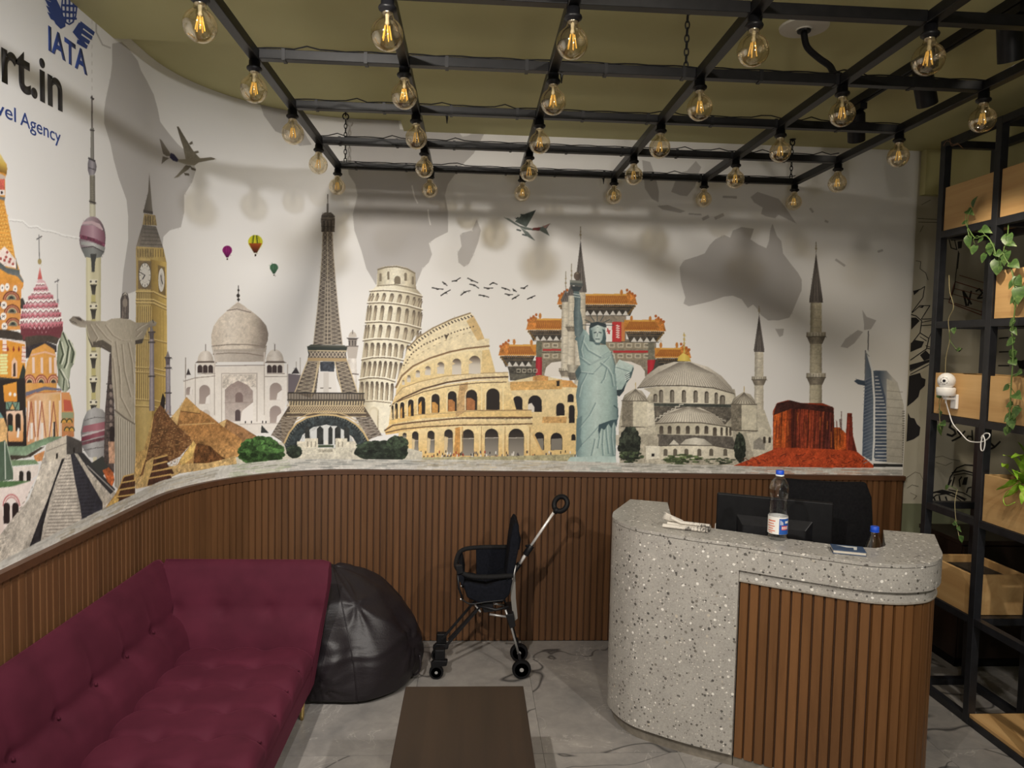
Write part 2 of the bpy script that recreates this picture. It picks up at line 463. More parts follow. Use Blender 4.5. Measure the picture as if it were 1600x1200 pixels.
P(z(290,185,340,170,390,115,420,150,400,200,385,260,340,315,300,310,250,290), MAPC)
P(z(85,110,130,120,160,200,180,290,178,350,140,330,100,270), MAPC); P(z(170,370,230,365,330,400,300,410,200,390), MAPC)
for q in ((430,445,460,430,20),(500,440,545,420,20),(1185,675,1235,710,14),(1040,385,1055,405,14),(1125,455,1140,462,14),(1425,630,1450,622,14),(545,318,620,322,14),(350,415,420,420,10)):
    L(z(*q[:4]), q[4]/4, MAPC)

# ---- two jet airliners
fig('printed_airliner')
z = Zm(230, 180, 10); G = [(92,84,70),(128,120,102)]
P(z(190,370,225,390,350,580,370,640,300,640,245,600), [(120,112,102),(104,96,84)])
P(z(460,175,490,180,610,380,720,560,830,680,600,690,560,500,520,380), G, noise=.06)
P(z(650,440,700,405,715,445,670,465), (104,96,80)); P(z(720,570,790,555,810,585,760,600), (104,96,80))
P(z(370,590,480,690,620,685,860,670,1000,655,1060,672,1050,695,950,710,800,740,740,785,620,775,470,720,350,670), [(112,104,88),(142,134,116)])
P(z(365,590,420,610,485,690,470,730,400,710,350,660), (44,40,72))
P(z(240,640,345,670,300,700,220,765), (104,96,86))
P(z(600,780,690,790,640,850,540,920,480,970,410,985,470,930,540,850), G); P(z(670,800,760,840,760,870,690,855), (88,80,66)); P(z(570,900,650,910,660,945,590,940), (88,80,66))
fig('printed_airliner')
z = Zm(540, 180, 4); G = [(122,132,124),(84,96,92)]
P(z(990,640,1020,645,1090,690,1180,712,1250,690,1280,675,1255,712,1275,755,1215,722,1170,720,1120,715,1060,685), G)
P(z(1058,665,1100,625,1190,592,1165,640,1130,700), [(70,82,80),(100,112,106)], noise=.1); P(z(1090,700,1140,730,1185,785,1130,755), G)
P(z(1170,705,1220,700,1210,722,1170,718), (120,50,46)); P(z(1230,695,1280,675,1250,708), (168,128,120))
L(z(1070,715,1095,722), 2.4, (76,86,84), setid=True); L(z(1105,745,1130,752), 2.4, (76,86,84), setid=True); L(z(1065,648,1080,640), 2.4, (76,86,84), setid=True); L(z(1095,622,1115,625), 2.4, (76,86,84), setid=True)

# ---- birds
z = Zm(540, 180, 4); BC = (44,42,40)
for a in ((540,1078,575,1085,610,1088),(595,1128,625,1108,655,1092),(665,1038,690,1034,718,1016),(605,1042,620,1052,635,1066),(762,1018,790,1032,828,1048),(775,1056,805,1062,833,1082),(720,1126,745,1104,780,1096),(832,1124,865,1128,895,1138),(865,1078,890,1082,922,1080),(900,1060,922,1046,948,1058),(975,1078,1000,1084,1025,1094),(995,1116,1020,1122,1045,1122),(1040,1150,1060,1138,1085,1124),(1045,1086,1055,1094,1068,1104),(1095,1080,1115,1080,1138,1064),(1135,1150,1160,1138,1185,1128)):
    fig('printed_bird'); p = z(*a); L([p[0], p[1]], 1.8, BC, setid=True); L([p[1], p[2]], 1.5, BC, setid=True); E(p[1][0], p[1][1]+.6, 2.2, 1.2, BC)

# ---- hot air balloons
for cx, cy, r, c1, c2 in ((355,391,7.6,(148,30,112),(72,20,60)),(399,378,11.5,(200,196,24),(70,60,14)),(428,418,6.6,(66,112,80),(34,62,46))):
    fig('printed_balloon')
    P([(cx-r*math.cos(R(a)), cy-r*.95*math.sin(R(a))) for a in range(-20, 201, 20)]+[(cx+r*.2, cy+r*1.5), (cx-r*.2, cy+r*1.5)], [c1, c1, c2])
    for q in (-.45, .1, .5): L([(cx+q*r*.7, cy-r*.85), (cx+q*r*1.2, cy), (cx+q*r*.4, cy+r*1.2)], .9, tuple(v*.7 for v in c1))
    if r > 10:
        P([(cx-r*.9, cy+2), (cx+r*.9, cy+2), (cx+r*.2, cy+r*1.45), (cx-r*.2, cy+r*1.45)], [(190,80,20),(60,22,16)])
        for q in (-.3, .25): L([(cx+q*r*.7, cy-r*.9), (cx+q*r*1.2, cy+2)], 2, (84,96,20))
    B(cx-1.2, cy+r*1.65, cx+1.2, cy+r*1.95, (50,36,28))

# ---- white marble mausoleum with onion dome
fig('printed_domed_mausoleum')
z = Zm(270, 440, 4.8)
W1, W2, W3 = (236,230,222), (214,206,197), (188,178,168)
P(z(80,745,170,720,320,640,690,630,860,690,865,840,800,1100,600,1150,80,1000), [(234,228,220),(228,221,212)], noise=.015)
P(z(320,640,690,630,690,1060,325,1060), [(226,218,208),(236,230,222)], noise=.015)
P(z(290,490,705,480,690,600,315,605), [(206,196,184),(170,158,146)], g='h', noise=.03)
P(z(490,150,440,190,400,225,345,275,305,335,288,400,290,470,310,510,690,500,712,440,716,390,700,330,660,280,620,245,580,215,520,185), [(204,190,172),(224,212,196),(210,196,178),(120,108,98)], g='h', noise=.05)
P(z(405,220,440,190,490,155,540,185,585,228), [(190,176,160),(214,202,188)], noise=.05); L(z(405,218,480,205,585,232), 1.3, (120,108,98))
L(z(292,485,420,472,560,472,700,488), 1.6, (140,128,116)); L(z(300,545,420,535,560,538,690,560), 1.4, (136,124,112))
for i in range(30): B(270+(312+i*12.5)/4.8, 440+510/4.8, 270+(318+i*12.5)/4.8, 440+525/4.8, (168,156,142))
L(z(490,30,490,150), 1.2, (60,54,50), setid=True); E(*z(490,105)[0], 2.6, 3, (50,46,42)); E(*z(492,65)[0], 1.6, 2, (50,46,42)); E(*z(492,135)[0], 2.2, 2, (50,46,42))
for cx, y, r in ((245,600,60),(765,600,66)):
    E(*z(cx, y)[0], r/4.8, r*1.4/4.8, [(200,188,174),(228,220,210),(170,158,146)], 0, 180, g='h', noise=.03)
    P(z(cx-78,y+10,cx-60,y-4,cx+66,y-4,cx+88,y+10), (112,100,92)); P(z(cx-55,y+10,cx+68,y+10,cx+68,y+90,cx-55,y+90), (222,214,204))
    for q in (-42, -2, 38): arch(*z(cx+q, y+25)[0], z(0, y+85)[0][1], 36/4.8, (70,58,58))
    L(z(cx, y-130, cx, y-80), 1, (110,100,92)); L(z(cx-60, y+92, cx+74, y+90), 1, (150,138,128))
for q in (95, 168, 312, 686, 860): L(z(q, 620, q, 1000), 1.2, (176,164,154))
L(z(95,570,95,720), 1.6, (150,140,132), setid=True); L(z(316,540,316,640), 2, (206,196,186)); L(z(686,530,686,640), 2, (206,196,186))
P(z(100,700,115,650,135,700), (66,58,60))
L(z(320,632,690,626), 1.4, (150,138,128)); L(z(80,748,170,722,318,708), 1.2, (150,138,128)); L(z(690,712,860,712), 1.2, (150,138,128))
P(z(372,700,625,695,625,790,372,800), (206,196,184), noise=.12); L(z(365,1050,365,690,630,688,630,1050), 1.4, (182,170,160))
P(z(390,1050,390,810,430,775,490,742,560,775,600,820,602,905,520,970,505,1050), [(150,132,126),(206,194,186)], noise=.05)
P(z(510,1050,520,970,602,905,602,1050), (238,232,226))
arch(*z(497, 830)[0], z(0, 905)[0][1], 58/4.8, (132,112,108)); arch(*z(487, 960)[0], z(0, 1045)[0][1], 40/4.8, (92,78,80)); L(z(390,908,600,905), 1, (160,146,138))
for cx, yt, yb, w_ in ((238,775,918,82),(772,758,888,90),(770,930,1060,86),(122,790,850,46)):
    arch(*z(cx, yt)[0], z(0, yb)[0][1], w_/4.8, [(156,140,134),(178,162,154)])
    P(z(cx+w_*.05,yb,cx+w_*.15,yb-50,cx+w_*.5,yb-75,cx+w_*.5,yb), (236,230,224))
arch(*z(250, 960)[0], z(0, 1020)[0][1], 58/4.8, (206,196,186))
P(z(865,690,960,700,920,830,865,840), (112,102,108)); P(z(890,690,925,640,950,690), (58,52,56)); L(z(925,600,925,640), 1, (150,140,132)); L(z(955,570,955,700), 1, (150,140,132))
L(z(500,1070,800,1062), 1.4, (200,190,182)); P(z(665,1075,720,1135,660,1135), (60,62,60))
for q in (540,585,670,695): B(*z(q, 1045)[0], *z(q+8, 1062)[0], (40,36,38))
# ---- its slim side minaret
fig('printed_slim_minaret')
P([(543,560),(557,560),(560,700),(541,700)], [(196,188,178),(232,226,218),(180,170,160)], g='h', noise=.03)
E(551, 527, 6.5, 9, (196,186,174), 0, 180); P([(541,528),(561,528),(557,531),(545,531)], (80,72,68)); P([(544,531),(558,531),(557,541),(545,541)], (150,140,130))
for q in (546, 551, 555): B(q-1, 532, q+1, 540, (74,66,64))
P([(541,541),(560,541),(557,560),(544,560)], (186,176,166)); L([(541,541),(560,541)], 1.5, (110,100,94)); L([(542,583),(560,585)], 2, (120,110,104)); L([(551,516),(551,522)], 1, (110,100,94))

# ---- leaning round tower of arcades
fig('printed_leaning_tower')
z = Zm(560, 400, 3.527)
CRM = [(170,158,128),(232,224,198),(240,233,210),(214,203,174),(150,136,110)]
P(z(106,75,310,90,318,180,350,215,345,400,250,520,180,760,170,980,0,960,0,760,20,560,45,360,65,200,100,165), CRM, g='h', noise=.03)
P(z(106,70,140,58,210,52,270,65,314,92,318,180,210,160,105,165), CRM, g='h', noise=.05)
L(z(106,76,150,62,210,58,270,72,312,96), 2.2, (128,116,92)); L(z(104,165,200,158,318,180), 1.6, (140,128,104))
for q, y, ww in ((122,95,12),(165,85,12),(215,110,34),(260,92,14),(300,112,12)): arch(*z(q, y)[0], z(0, y+45)[0][1], ww/3.527, (126,112,90))
TL = [(65,192,350,222,66,170),(52,258,350,296,262,0),(40,365,345,400,0,0),(28,465,290,480,0,0),(20,570,250,575,0,0),(6,680,200,690,0,0)]
for i, (xa, ya, xb, yb, _, _) in enumerate(TL):
    x2, y2, x3, y3 = (TL[i+1][0], TL[i+1][1]-8, TL[i+1][2], TL[i+1][3]-8) if i < 5 else (0, 795, 182, 800)
    nA = 10 if i < 3 else (8 if i < 5 else 7)
    for k in range(nA):
        t_ = (k+.5)/nA; te = .5-.5*math.cos(PI*t_) if i < 3 else t_**1.0
        bow = 14*math.sin(PI*te)*(1 if i < 3 else .6)
        ax_ = xa+(xb-xa)*te; ay_ = ya+(yb-ya)*te-bow+10; bx_ = ax_+(x2-xa); by_ = y2+(y3-y2)*te-bow*.6
        ww = (xb-xa)/nA*.62*(math.sin(PI*te)*.7+.45 if i < 3 else .9)
        p = z(ax_, ay_+4)[0]; q = z(bx_, by_)[0]
        arch(p[0], p[1], q[1], ww/3.527, [(66,54,44),(176,160,132),(196,182,154)], lean=q[0]-p[0])
        L([(p[0]+ww/7, p[1]+4), (q[0]+ww/7, q[1])], 1.2, (112,98,78))
    L(z(xa-4, ya+4, xa+(xb-xa)*.25, ya+(yb-ya)*.25-9, (xa+xb)/2, (ya+yb)/2-12, xa+(xb-xa)*.75, ya+(yb-ya)*.75-9, xb+3, yb+4), 1.8, (120,106,84))
    L(z(xa-4, ya-4, xa+(xb-xa)*.25, ya+(yb-ya)*.25-17, (xa+xb)/2, (ya+yb)/2-20, xa+(xb-xa)*.75, ya+(yb-ya)*.75-17, xb+3, yb-4), 1.4, (244,238,218))
L(z(0,805,90,800,180,810), 1.6, (136,122,98)); arch(*z(85, 830)[0], z(0, 930)[0][1], 50/3.527, (216,204,174)); arch(*z(85, 842)[0], z(0, 930)[0][1], 34/3.527, (228,218,192)); L(z(110,850,108,960), 1.2, (160,146,118))

# ---- oriental gateway with orange roofs
fig('printed_temple_gateway')
z = Zm(770, 430, 4.8)
DK, ST = (50,48,44), (132,122,104)
P(z(330,480,1225,480,1220,760,330,760), ST, noise=.12)
P(z(540,290,1000,290,1000,500,540,500), (140,128,110), noise=.1)
P(z(108,640,325,640,325,790,130,790), (96,92,80), noise=.15); P(z(1215,630,1300,640,1200,760,1180,740), (70,66,58))
for x0, x1, y in ((360,600,500),(360,600,580),(850,1165,500),(850,1165,580)):
    P(z(x0,y,x1,y,x1,y+52,x0,y+52), (146,134,110), noise=.05); L(z(x0,y,x1,y), 1, (70,64,54))
    for q in range(x0+20, x1-20, 65): P(z(q,y+10,q+45,y+10,q+45,y+42,q,y+42), (192,182,158)); P(z(q+8,y+18,q+37,y+18,q+37,y+34,q+8,y+34), (90,84,72)); L(z(q+4,y+26,q+40,y+26), 1, (176,164,138))
P(z(375,553,535,553,535,567,375,567), (188,44,44)); P(z(900,565,1165,565,1165,582,900,582), (188,44,44))
P(z(385,750,400,690,440,655,520,645,520,760,400,760), (222,216,208)); P(z(940,760,960,640,1040,650,1110,680,1140,720,1140,780,1080,860,960,900), (220,214,206))
P(z(325,500,368,500,368,620,325,620), (104,104,84), noise=.1); P(z(322,615,370,615,368,750,320,750), [(150,20,36),(204,36,52),(140,20,34)], g='h')
P(z(1165,500,1210,500,1205,640,1165,640), (112,108,90), noise=.1); P(z(1160,635,1220,635,1205,700,1160,750), [(160,24,38),(206,36,50),(150,20,34)], g='h')
P(z(700,360,895,360,895,500,700,500), (232,228,222)); P(z(895,350,965,350,965,500,895,500), (202,44,46)); P(z(965,350,990,350,990,495,965,495), (206,124,60))
for y in range(378, 480, 17): L(z(925,y,950,y+5), 1.6, (236,206,196)); L(z(934,y-6,941,y+10), 1.2, (236,206,196))
L(z(860,400,875,440), 2, (196,50,50)); L(z(856,420,880,418), 2, (196,50,50)); L(z(862,436,878,430), 1.4, (196,50,50))
def roof(x0, x1, yt, yb, sp, und, tip0=True, tip1=True):
    P(z(x0+(40 if tip0 else 0),yt,x1-(40 if tip1 else 0),yt,x1,yb,x0,yb), [(214,146,48),(206,128,36),(168,88,26)], noise=.06)
    for q in range(int(x0)+6, int(x1), sp):
        f = (q-x0)/(x1-x0); L(z(x0+40+(x1-x0-80)*f, yt+14, q, yb), 1.3, (158,84,24)); E(*z(q+sp*.3, yb)[0], 1.5, 1.6, (216,150,60))
    L(z(x0+40,yt+6,x1-40,yt+6), 2.4, (226,164,64)); L(z(x0+50,yt+24,x1-50,yt+24), 1.2, (176,100,30))
    P(z(x0+10,yb+8,x1-10,yb+8,x1-45,yb+90,x0+45,yb+90), (62,56,48), noise=.25)
    for q in range(int(x0)+20, int(x1)-20, 14): L(z(q, yb+14, q+(6 if q > (x0+x1)/2 else -6)*0, yb+22), 1, (150,108,56))
    for q in range(int(x0)+50, int(x1)-60, 48): P(z(q,yb+86,q+24,yb+50,q+48,yb+86), (208,204,196))
    L(z(x0+30,yb+38,x1-30,yb+38), 1, (110,92,70))
    for tx, sgn, on in ((x0, 1, tip0), (x1, -1, tip1)):
        if on:
            P(z(tx-8*sgn,yb+5,tx+10*sgn,yt+10,tx+45*sgn,yt-18,tx+75*sgn,yt-8,tx+60*sgn,yb), (198,118,40), noise=.16)
            for i in range(4): E(*z(tx+(8+i*20)*sgn, yt+14-i*14)[0], 2, 2.4, (184,92,30))
            for i in range(5): E(*z(tx+(10+i*12)*sgn, yb+18+i*14)[0], 1.6, 1.8, (120,90,40))
    
roof(490, 1075, 140, 215, 16, 0); roof(258, 545, 325, 405, 16, 0, True, False); roof(985, 1290, 335, 415, 15, 0, False, True)
roof(50, 325, 520, 598, 16, 0, True, False); roof(1215, 1480, 545, 615, 15, 0, False, True)
for q in (355, 525, 965, 1040, 1180, 160, 290, 1260, 1380): E(*z(q, {355:305,525:315,965:130,1040:325,1180:328,160:500,290:505,1260:525,1380:525}[q])[0], 2.2, 4.5, (200,122,42))
P(z(110,690,325,690,325,740,130,740), (72,68,60), noise=.2)
for q in range(180, 310, 42): L(z(q,705,q+26,705,q+26,728,q,728), 1, (184,176,156), closed=True)

# ---- slender grey minaret behind the statue
def minaret(x, ytip, yb, hw, ycone, bal, lean=0, dark=(84,78,74), c=None, spire=14):
    c = c or [(150,142,126),(214,206,186),(196,186,164),(128,118,102)]
    L([(x, ytip-spire*2), (x, ytip)], 1.3, (150,140,120), setid=True); E(x, ytip-spire*.7, 1.6, 2, (160,148,120)); E(x, ytip-spire*1.2, 1.2, 1.6, (160,148,120))
    P([(x-hw*.95, ycone), (x+hw*.95, ycone), (x+hw, yb), (x-hw*1.15, yb)], c, g='h', noise=.06)
    for y in np.arange(ycone+12, yb, 14): L([(x-hw*.9, y), (x+hw*.9, y+1)], .8, (150,142,124), alpha=.6)
    P([(x, ytip), (x+hw*1.15, ycone-2), (x+hw*1.15, ycone+2), (x-hw*1.15, ycone+2), (x-hw*1.15, ycone-2)], [dark, tuple(v*1.45 for v in dark), tuple(v*.9 for v in dark)], g='h', noise=.04)
    for q in (-.6, 0, .6): L([(x, ytip+6), (x+q*hw, ycone)], .8, tuple(v*.75 for v in dark))
    for y in bal:
        P([(x-hw*1.65, y), (x+hw*1.65, y), (x+hw*1.65, y+hw*.75), (x-hw*1.65, y+hw*.75)], [(142,134,118),(216,208,188),(150,140,122)], g='h', noise=.06)
        for q in np.arange(-1.5, 1.6, .5): L([(x+q*hw, y+1), (x+q*hw, y+hw*.7)], .9, (134,126,110))
        P([(x-hw*1.6, y+hw*.75), (x+hw*1.6, y+hw*.75), (x+hw*1.05, y+hw*2), (x-hw*1.05, y+hw*2)], [(90,82,72),(150,140,122),(88,80,70)], g='h', noise=.1)
        L([(x-hw*1.65, y+hw*.75), (x+hw*1.65, y+hw*.75)], 1.4, (96,88,76))
fig('printed_minaret'); minaret(907, 374, 600, 8.2, 455, (), spire=10)
fig('printed_minaret'); minaret(884, 452, 590, 6.5, 470, (575,)); minaret(893, 440, 580, 5.5, 460, (507,)); P([(886,570),(904,570),(904,582),(899,592),(890,592)], [(120,112,98),(196,188,168),(120,112,98)], g='h', noise=.08); P([(886,582),(904,582),(899,594),(890,594)], (110,102,90), noise=.1)
fig('printed_minaret'); minaret(1186, 490, 690, 7, 548, (588,), spire=6); P([(1180,640),(1194,640),(1205,672),(1205,720),(1175,720)], (196,188,166), noise=.06)
fig('printed_minaret'); minaret(1275, 394, 640, 9.2, 471, (519, 583), spire=8, c=[(120,112,94),(200,190,162),(186,176,148),(110,102,86)])

# ---- ruined amphitheatre
fig('printed_amphitheatre')
z = Zm(590, 480, 4.615)
SAND = [(226,206,158),(234,212,158),(224,190,120)]
# right inner block
P(z(940,540,1120,500,1170,490,1320,520,1440,560,1450,1060,1000,1080,940,760), [(232,212,164),(226,190,120)], noise=.05)
P(z(955,540,1190,530,1330,520,1330,590,955,600), (216,166,92), noise=.1); P(z(1330,525,1400,530,1445,580,1330,575), (222,160,84), noise=.08); P(z(1120,498,1180,490,1230,500,1230,530,1120,530), (206,146,76), noise=.1)
P(z(1190,790,1365,790,1360,835,1185,835), (206,158,92), noise=.1); B(*z(1290,530)[0], *z(1312,570)[0], (40,32,28))
for cx, yt, yb, w_ in ((1010,640,740,70),(1135,635,755,98),(1318,690,782,60),(1392,625,685,44),(1400,705,835,42),(1165,900,1030,70),(1290,905,1030,84),(1412,915,960,30)):
    arch(*z(cx, yt)[0], z(0, yb)[0][1], w_/4.615, (34,28,30))
P(z(1085,755,1085,700,1110,690,1130,720,1130,755), (222,214,202))
for cx, w_ in ((1165,60),(1290,78)): P(z(cx-w_/2,1030,cx-w_/2,950,cx+w_/2,945,cx+w_/2,1030), (128,122,112))
P(z(1125,905,1200,1060,1060,1060), (220,178,110))
# top wall
P(z(215,300,290,220,400,150,540,85,670,40,690,60,740,150,770,225,805,228,805,290,740,300,560,345,400,410,260,480,180,560,135,590,140,530,180,420), [(236,222,186),(230,208,158)], noise=.05)
P(z(690,60,740,150,770,228,720,240,640,100), (216,182,120), noise=.05)
L(z(215,300,290,220,400,150,540,85,670,42), 2.2, (150,128,92))
for i in range(22):
    p = lerp(z(225,300,300,228,405,160,545,96,672,58), i/21); L([p, (p[0]+2.6, p[1]+2.6)], 2, (72,58,44))
for i in range(26):
    p = lerp(z(190,420,250,330,330,270,480,205,600,165,690,140), i/25); B(p[0]-1, p[1]-1.2, p[0]+1.2, p[1]+1.2, (96,78,58))
for i in range(14):
    p = lerp(z(180,440,260,360,380,290,520,225,700,170), i/13); L([p, (p[0]+3, p[1]-1)], 1, (170,146,106))
P(z(480,200,510,200,495,235), (80,64,48))
# tier bodies
T1t, T1b = [(135,585),(170,500),(250,430),(370,375),(520,330),(640,305),(800,290)], [(130,640),(170,590),(300,545),(480,505),(700,480),(840,470)]
P(z(*sum(map(list, T1t), []), *sum(map(list, reversed(T1b)), [])), [(238,220,172),(226,192,120)], noise=.05)
P(z(755,310,805,300,850,470,750,475), (226,196,132), noise=.05); P(z(840,470,940,470,945,510,700,515), (226,200,142), noise=.06)
P(z(125,640,170,590,300,545,480,505,700,480,940,470,945,520,700,525,500,550,330,600,180,665,95,720), [(232,212,166),(220,186,120)], noise=.07)
P(z(95,720,180,665,330,600,500,555,700,530,940,520,1000,740,1110,745,1115,800,900,805,600,800,330,805,170,830,80,850), [(236,214,160),(228,188,110)], noise=.06)
P(z(590,560,650,540,650,740,560,800), (200,160,104), noise=.12)
P(z(50,890,80,850,170,830,330,800,600,790,900,790,1115,795,1115,840,900,860,500,865,200,900,60,920), [(236,218,172),(222,176,96)], noise=.07)
P(z(150,900,330,875,600,855,1075,850,1190,1060,1000,1090,500,1100,150,1100), [(240,218,164),(226,182,104)], noise=.05)
P(z(560,870,610,860,590,1080,550,1080), (206,146,70), noise=.1)
# cornices
for pl, w_, c_ in (([(130,580),(175,495),(255,425),(375,368),(520,322),(640,298),(805,280)], 2.6, (136,104,70)),([(140,592),(180,510),(262,440),(380,382),(525,338),(645,312),(800,304)], 1.2, (240,224,184)),
                ([(90,715),(180,655),(330,588),(500,542),(700,512),(940,502)], 2.4, (92,66,46)),([(130,640),(180,582),(300,538),(480,498),(700,478),(940,470)], 1.3, (176,146,100)),
                ([(120,690),(330,610),(500,572),(600,558),(740,545),(930,540)], 1.3, (96,72,50)),
                ([(50,890),(110,852),(250,832),(500,808),(620,798),(900,795),(1115,795)], 2.4, (112,82,54)),([(60,905),(170,880),(350,862),(600,850),(850,848),(1115,840)], 1.8, (104,76,50)),
                ([(720,745),(1110,742)], 1.4, (150,116,76)),([(95,790),(300,775),(560,760),(720,745)], 1, (180,150,104))):
    L([z(*q)[0] for q in pl], w_, c_)
for i in range(60): q = z(610+i*8.3, 802)[0]; B(q[0]-.6, q[1]-1, q[0]+.6, q[1]+1, (70,52,38))
# arches, top tier (wall shows through)
for cx, yt, yb, w_ in ((185,525,560,18),(225,490,540,26),(290,455,505,32),(362,425,490,42),(455,395,480,52),(570,370,485,66),(700,350,480,84)):
    arch(*z(cx, yt)[0], z(0, yb)[0][1], w_/4.615, [(70,52,36),(206,196,180),(214,206,194)])
    P(z(cx-w_*.5,yb,cx-w_*.5,yt+w_*.35,cx-w_*.15,yt+w_*.55,cx-w_*.5,yt+w_*.75), (226,198,146))
# second tier
for cx, yt, yb, w_, c_ in ((108,705,810,14,(226,200,150)),(135,690,805,20,(216,176,110)),(178,685,800,30,(206,150,70)),(240,665,785,40,(222,166,72)),(318,645,770,50,(214,152,60)),(418,625,760,58,(206,146,66)),(538,605,750,64,(186,120,60)),(678,595,742,80,(176,108,58)),(832,585,740,96,(36,30,32))):
    arch(*z(cx, yt)[0], z(0, yb)[0][1], w_/4.615, (40,32,28)); k = w_*.5
    if c_[0] > 40:
        P(z(cx-k*.9,yb,cx-k*.9,yt+60,cx-k*.1,yt+(60 if w_ > 55 else 30),cx+(k*.6 if w_ > 55 else 0),yt+80,cx+(k*.6 if w_ > 55 else 0),yb), c_, noise=.08)
    L(z(cx-k-6,yb,cx-k-6,yt+k), 1.2, (240,222,180)); L([(z(cx,0)[0][0]-k*1.15/4.615*math.cos(R(a)), z(0,yt+k*.9)[0][1]-k*1.15/4.615*math.sin(R(a))) for a in range(0,181,20)], 1, (244,226,176))
# ground tier
for cx, yt, yb, w_ in ((195,905,940,30),(272,895,1050,46),(385,890,1050,52),(512,880,1060,62),(652,880,1070,86),(822,875,1072,98),(1000,875,1075,112)):
    arch(*z(cx, yt)[0], z(0, yb)[0][1], w_/4.615, [(34,28,28),(60,52,46),(120,112,100),(160,152,138)])
    k = w_/2; P(z(cx-k+4,yb,cx-k+4,yt+65,cx+k-4,yt+65,cx+k-4,yb), (146,140,130), alpha=.55); L(z(cx-k,yt+68,cx+k,yt+66), .9, (206,198,184))
    if w_ < 70: P(z(cx-k,yb,cx-k,yt+50,cx-k*.1,yt+60,cx-k*.4,yb), (226,200,150), alpha=.9)
for cx in (735, 905, 1085, 600): L(z(cx,860,cx,1075), 1.6, (240,214,156)); L(z(cx+14,862,cx+14,1075), 1, (168,130,82))
for cx in (750, 905): L(z(cx,555,cx,740), 1.4, (244,224,170))
for i in range(80):
    q = (rng.uniform(270, 1430), rng.uniform(1040, 1085)); c_ = [(60,52,48),(226,220,212),(120,100,84),(170,60,50),(90,84,92)][rng.integers(5)]
    p = z(*q)[0]; B(p[0]-.9, p[1]-2, p[0]+.9, p[1]+2, c_)
P(z(150,1085,900,1075,1420,1060,1420,1110,150,1125), (176,168,128), noise=.12)
B(*z(272,1040)[0], *z(298,1078)[0], (196,36,40))

# ---- iron lattice tower
fig('printed_lattice_tower')
P([(350,700),(450,690),(600,690),(660,706),(660,726),(350,735)], (198,192,174), noise=.08)
z = Zm(400, 300, 4)
IR, LT = (94,84,76), (206,190,164)
L(z(448,15,448,80), 1.4, (110,104,98), setid=True); L(z(447,75,447,140), 2.6, (96,88,82), setid=True)
P(z(412,140,430,128,470,128,488,145,494,170,490,250,410,250,405,170), (104,94,84), noise=.12)
for y in (150,172,215,245): L(z(408,y,492,y+3), 1, (60,54,50))
for q in (425,448,470): L(z(q,180,q,245), 1.6, (58,52,48))
lp = [(418,250),(412,400),(400,560),(382,750),(358,955)]; rp = [(476,250),(484,400),(497,560),(515,750),(540,955)]
P(z(*sum(map(list, lp), []), *sum(map(list, reversed(rp)), [])), IR, noise=.14)
for i in range(26):
    t0, t1 = (i/26)**.9, ((i+1)/26)**.9
    a, b, c_, d_ = lerp(z(*sum(map(list, lp), [])), t0), lerp(z(*sum(map(list, rp), [])), t0), lerp(z(*sum(map(list, lp), [])), t1), lerp(z(*sum(map(list, rp), [])), t1)
    m0 = (a+b)/2; m1 = (c_+d_)/2; w_ = .9+.5*t0
    for p, q in ((a, m1), (m0, c_), (m0, d_), (b, m1)): L([p, q], w_*.8, (170,158,138))
    L([a, b], .7, (150,138,122))
for pl in (lp, rp): L([z(*q)[0] for q in pl], 1.2, (182,168,146))
L(z(447,250,448,955), 1.3, (190,176,152)); L(z(435,560,425,955), 1, (170,158,136)); L(z(462,560,472,955), 1, (170,158,136))
z = Zm(420, 520, 5.333)
P(z(318,112,655,118,640,180,330,175), (44,52,46)); P(z(350,98,630,104,655,122,318,118), (70,72,62)); L(z(330,150,645,152), 2, (196,178,142))
P(z(335,155,640,158,650,215,325,210), IR, noise=.12); P(z(325,208,648,212,655,240,320,236), (178,150,104))
for k in range(10): 
    x = 340+k*30; L(z(x,158,x+28,205), 1, LT); L(z(x+28,158,x,205), 1, LT)
P(z(320,236,425,240,395,500,350,545,215,500,260,380), IR, noise=.16); P(z(550,240,655,240,740,500,610,500,570,380), IR, noise=.16)
P(z(425,240,550,240,545,325,430,320), (58,64,74), noise=.2)
for k in range(8):
    t0, t1 = k/8, (k+1)/8
    for le, ri in ((z(322,240,215,500), z(420,240,385,500)), (z(555,240,610,500), z(650,240,740,500))):
        a, b, c_, d_ = lerp(le, t0), lerp(ri, t0), lerp(le, t1), lerp(ri, t1)
        L([a, d_], 1, (176,162,138)); L([b, c_], 1, (176,162,138)); L([a, b], .8, (150,136,116))
for a in ((425,240,350,545),(550,240,610,500),(320,240,215,500),(655,240,740,500),(410,245,370,500)): L(z(*a), 1.6, (206,186,146))
P(z(395,500,425,330,545,325,575,500), (224,220,214), setid=False); L(z(430,460,520,460), 1.6, (120,110,100)); P(z(455,330,500,330,500,500,455,500), (206,200,192))
P(z(160,500,795,505,795,560,160,556), (112,98,80), alpha=.75); L(z(160,500,795,505), 2, (52,48,44)); L(z(155,560,800,560), 2.6, (76,68,58))
for k in range(28): L(z(162+k*23,505,162+k*23,556), 1, (70,62,54))
P(z(160,566,800,566,790,605,170,605), (84,74,62))
for k in range(28): L(z(175+k*22.5,572,172+k*22.5,604), 1.9, (204,184,142))
P(z(170,605,790,605,850,700,110,700), (92,78,64), noise=.1)
for k in range(31):
    x = 175+k*20; 
    for y in (612, 640): L(z(x,y,x+20,y+26), 1, (206,182,140)); L(z(x+20,y,x,y+26), 1, (206,182,140))
for y in (608, 668, 698): L(z(150,y,810,y), 1.2, (206,184,142))
P(z(110,700,240,700,180,820,130,930,100,900,20,850), (104,92,82), noise=.2); P(z(720,700,850,700,940,850,830,890,780,790), (104,92,82), noise=.2)
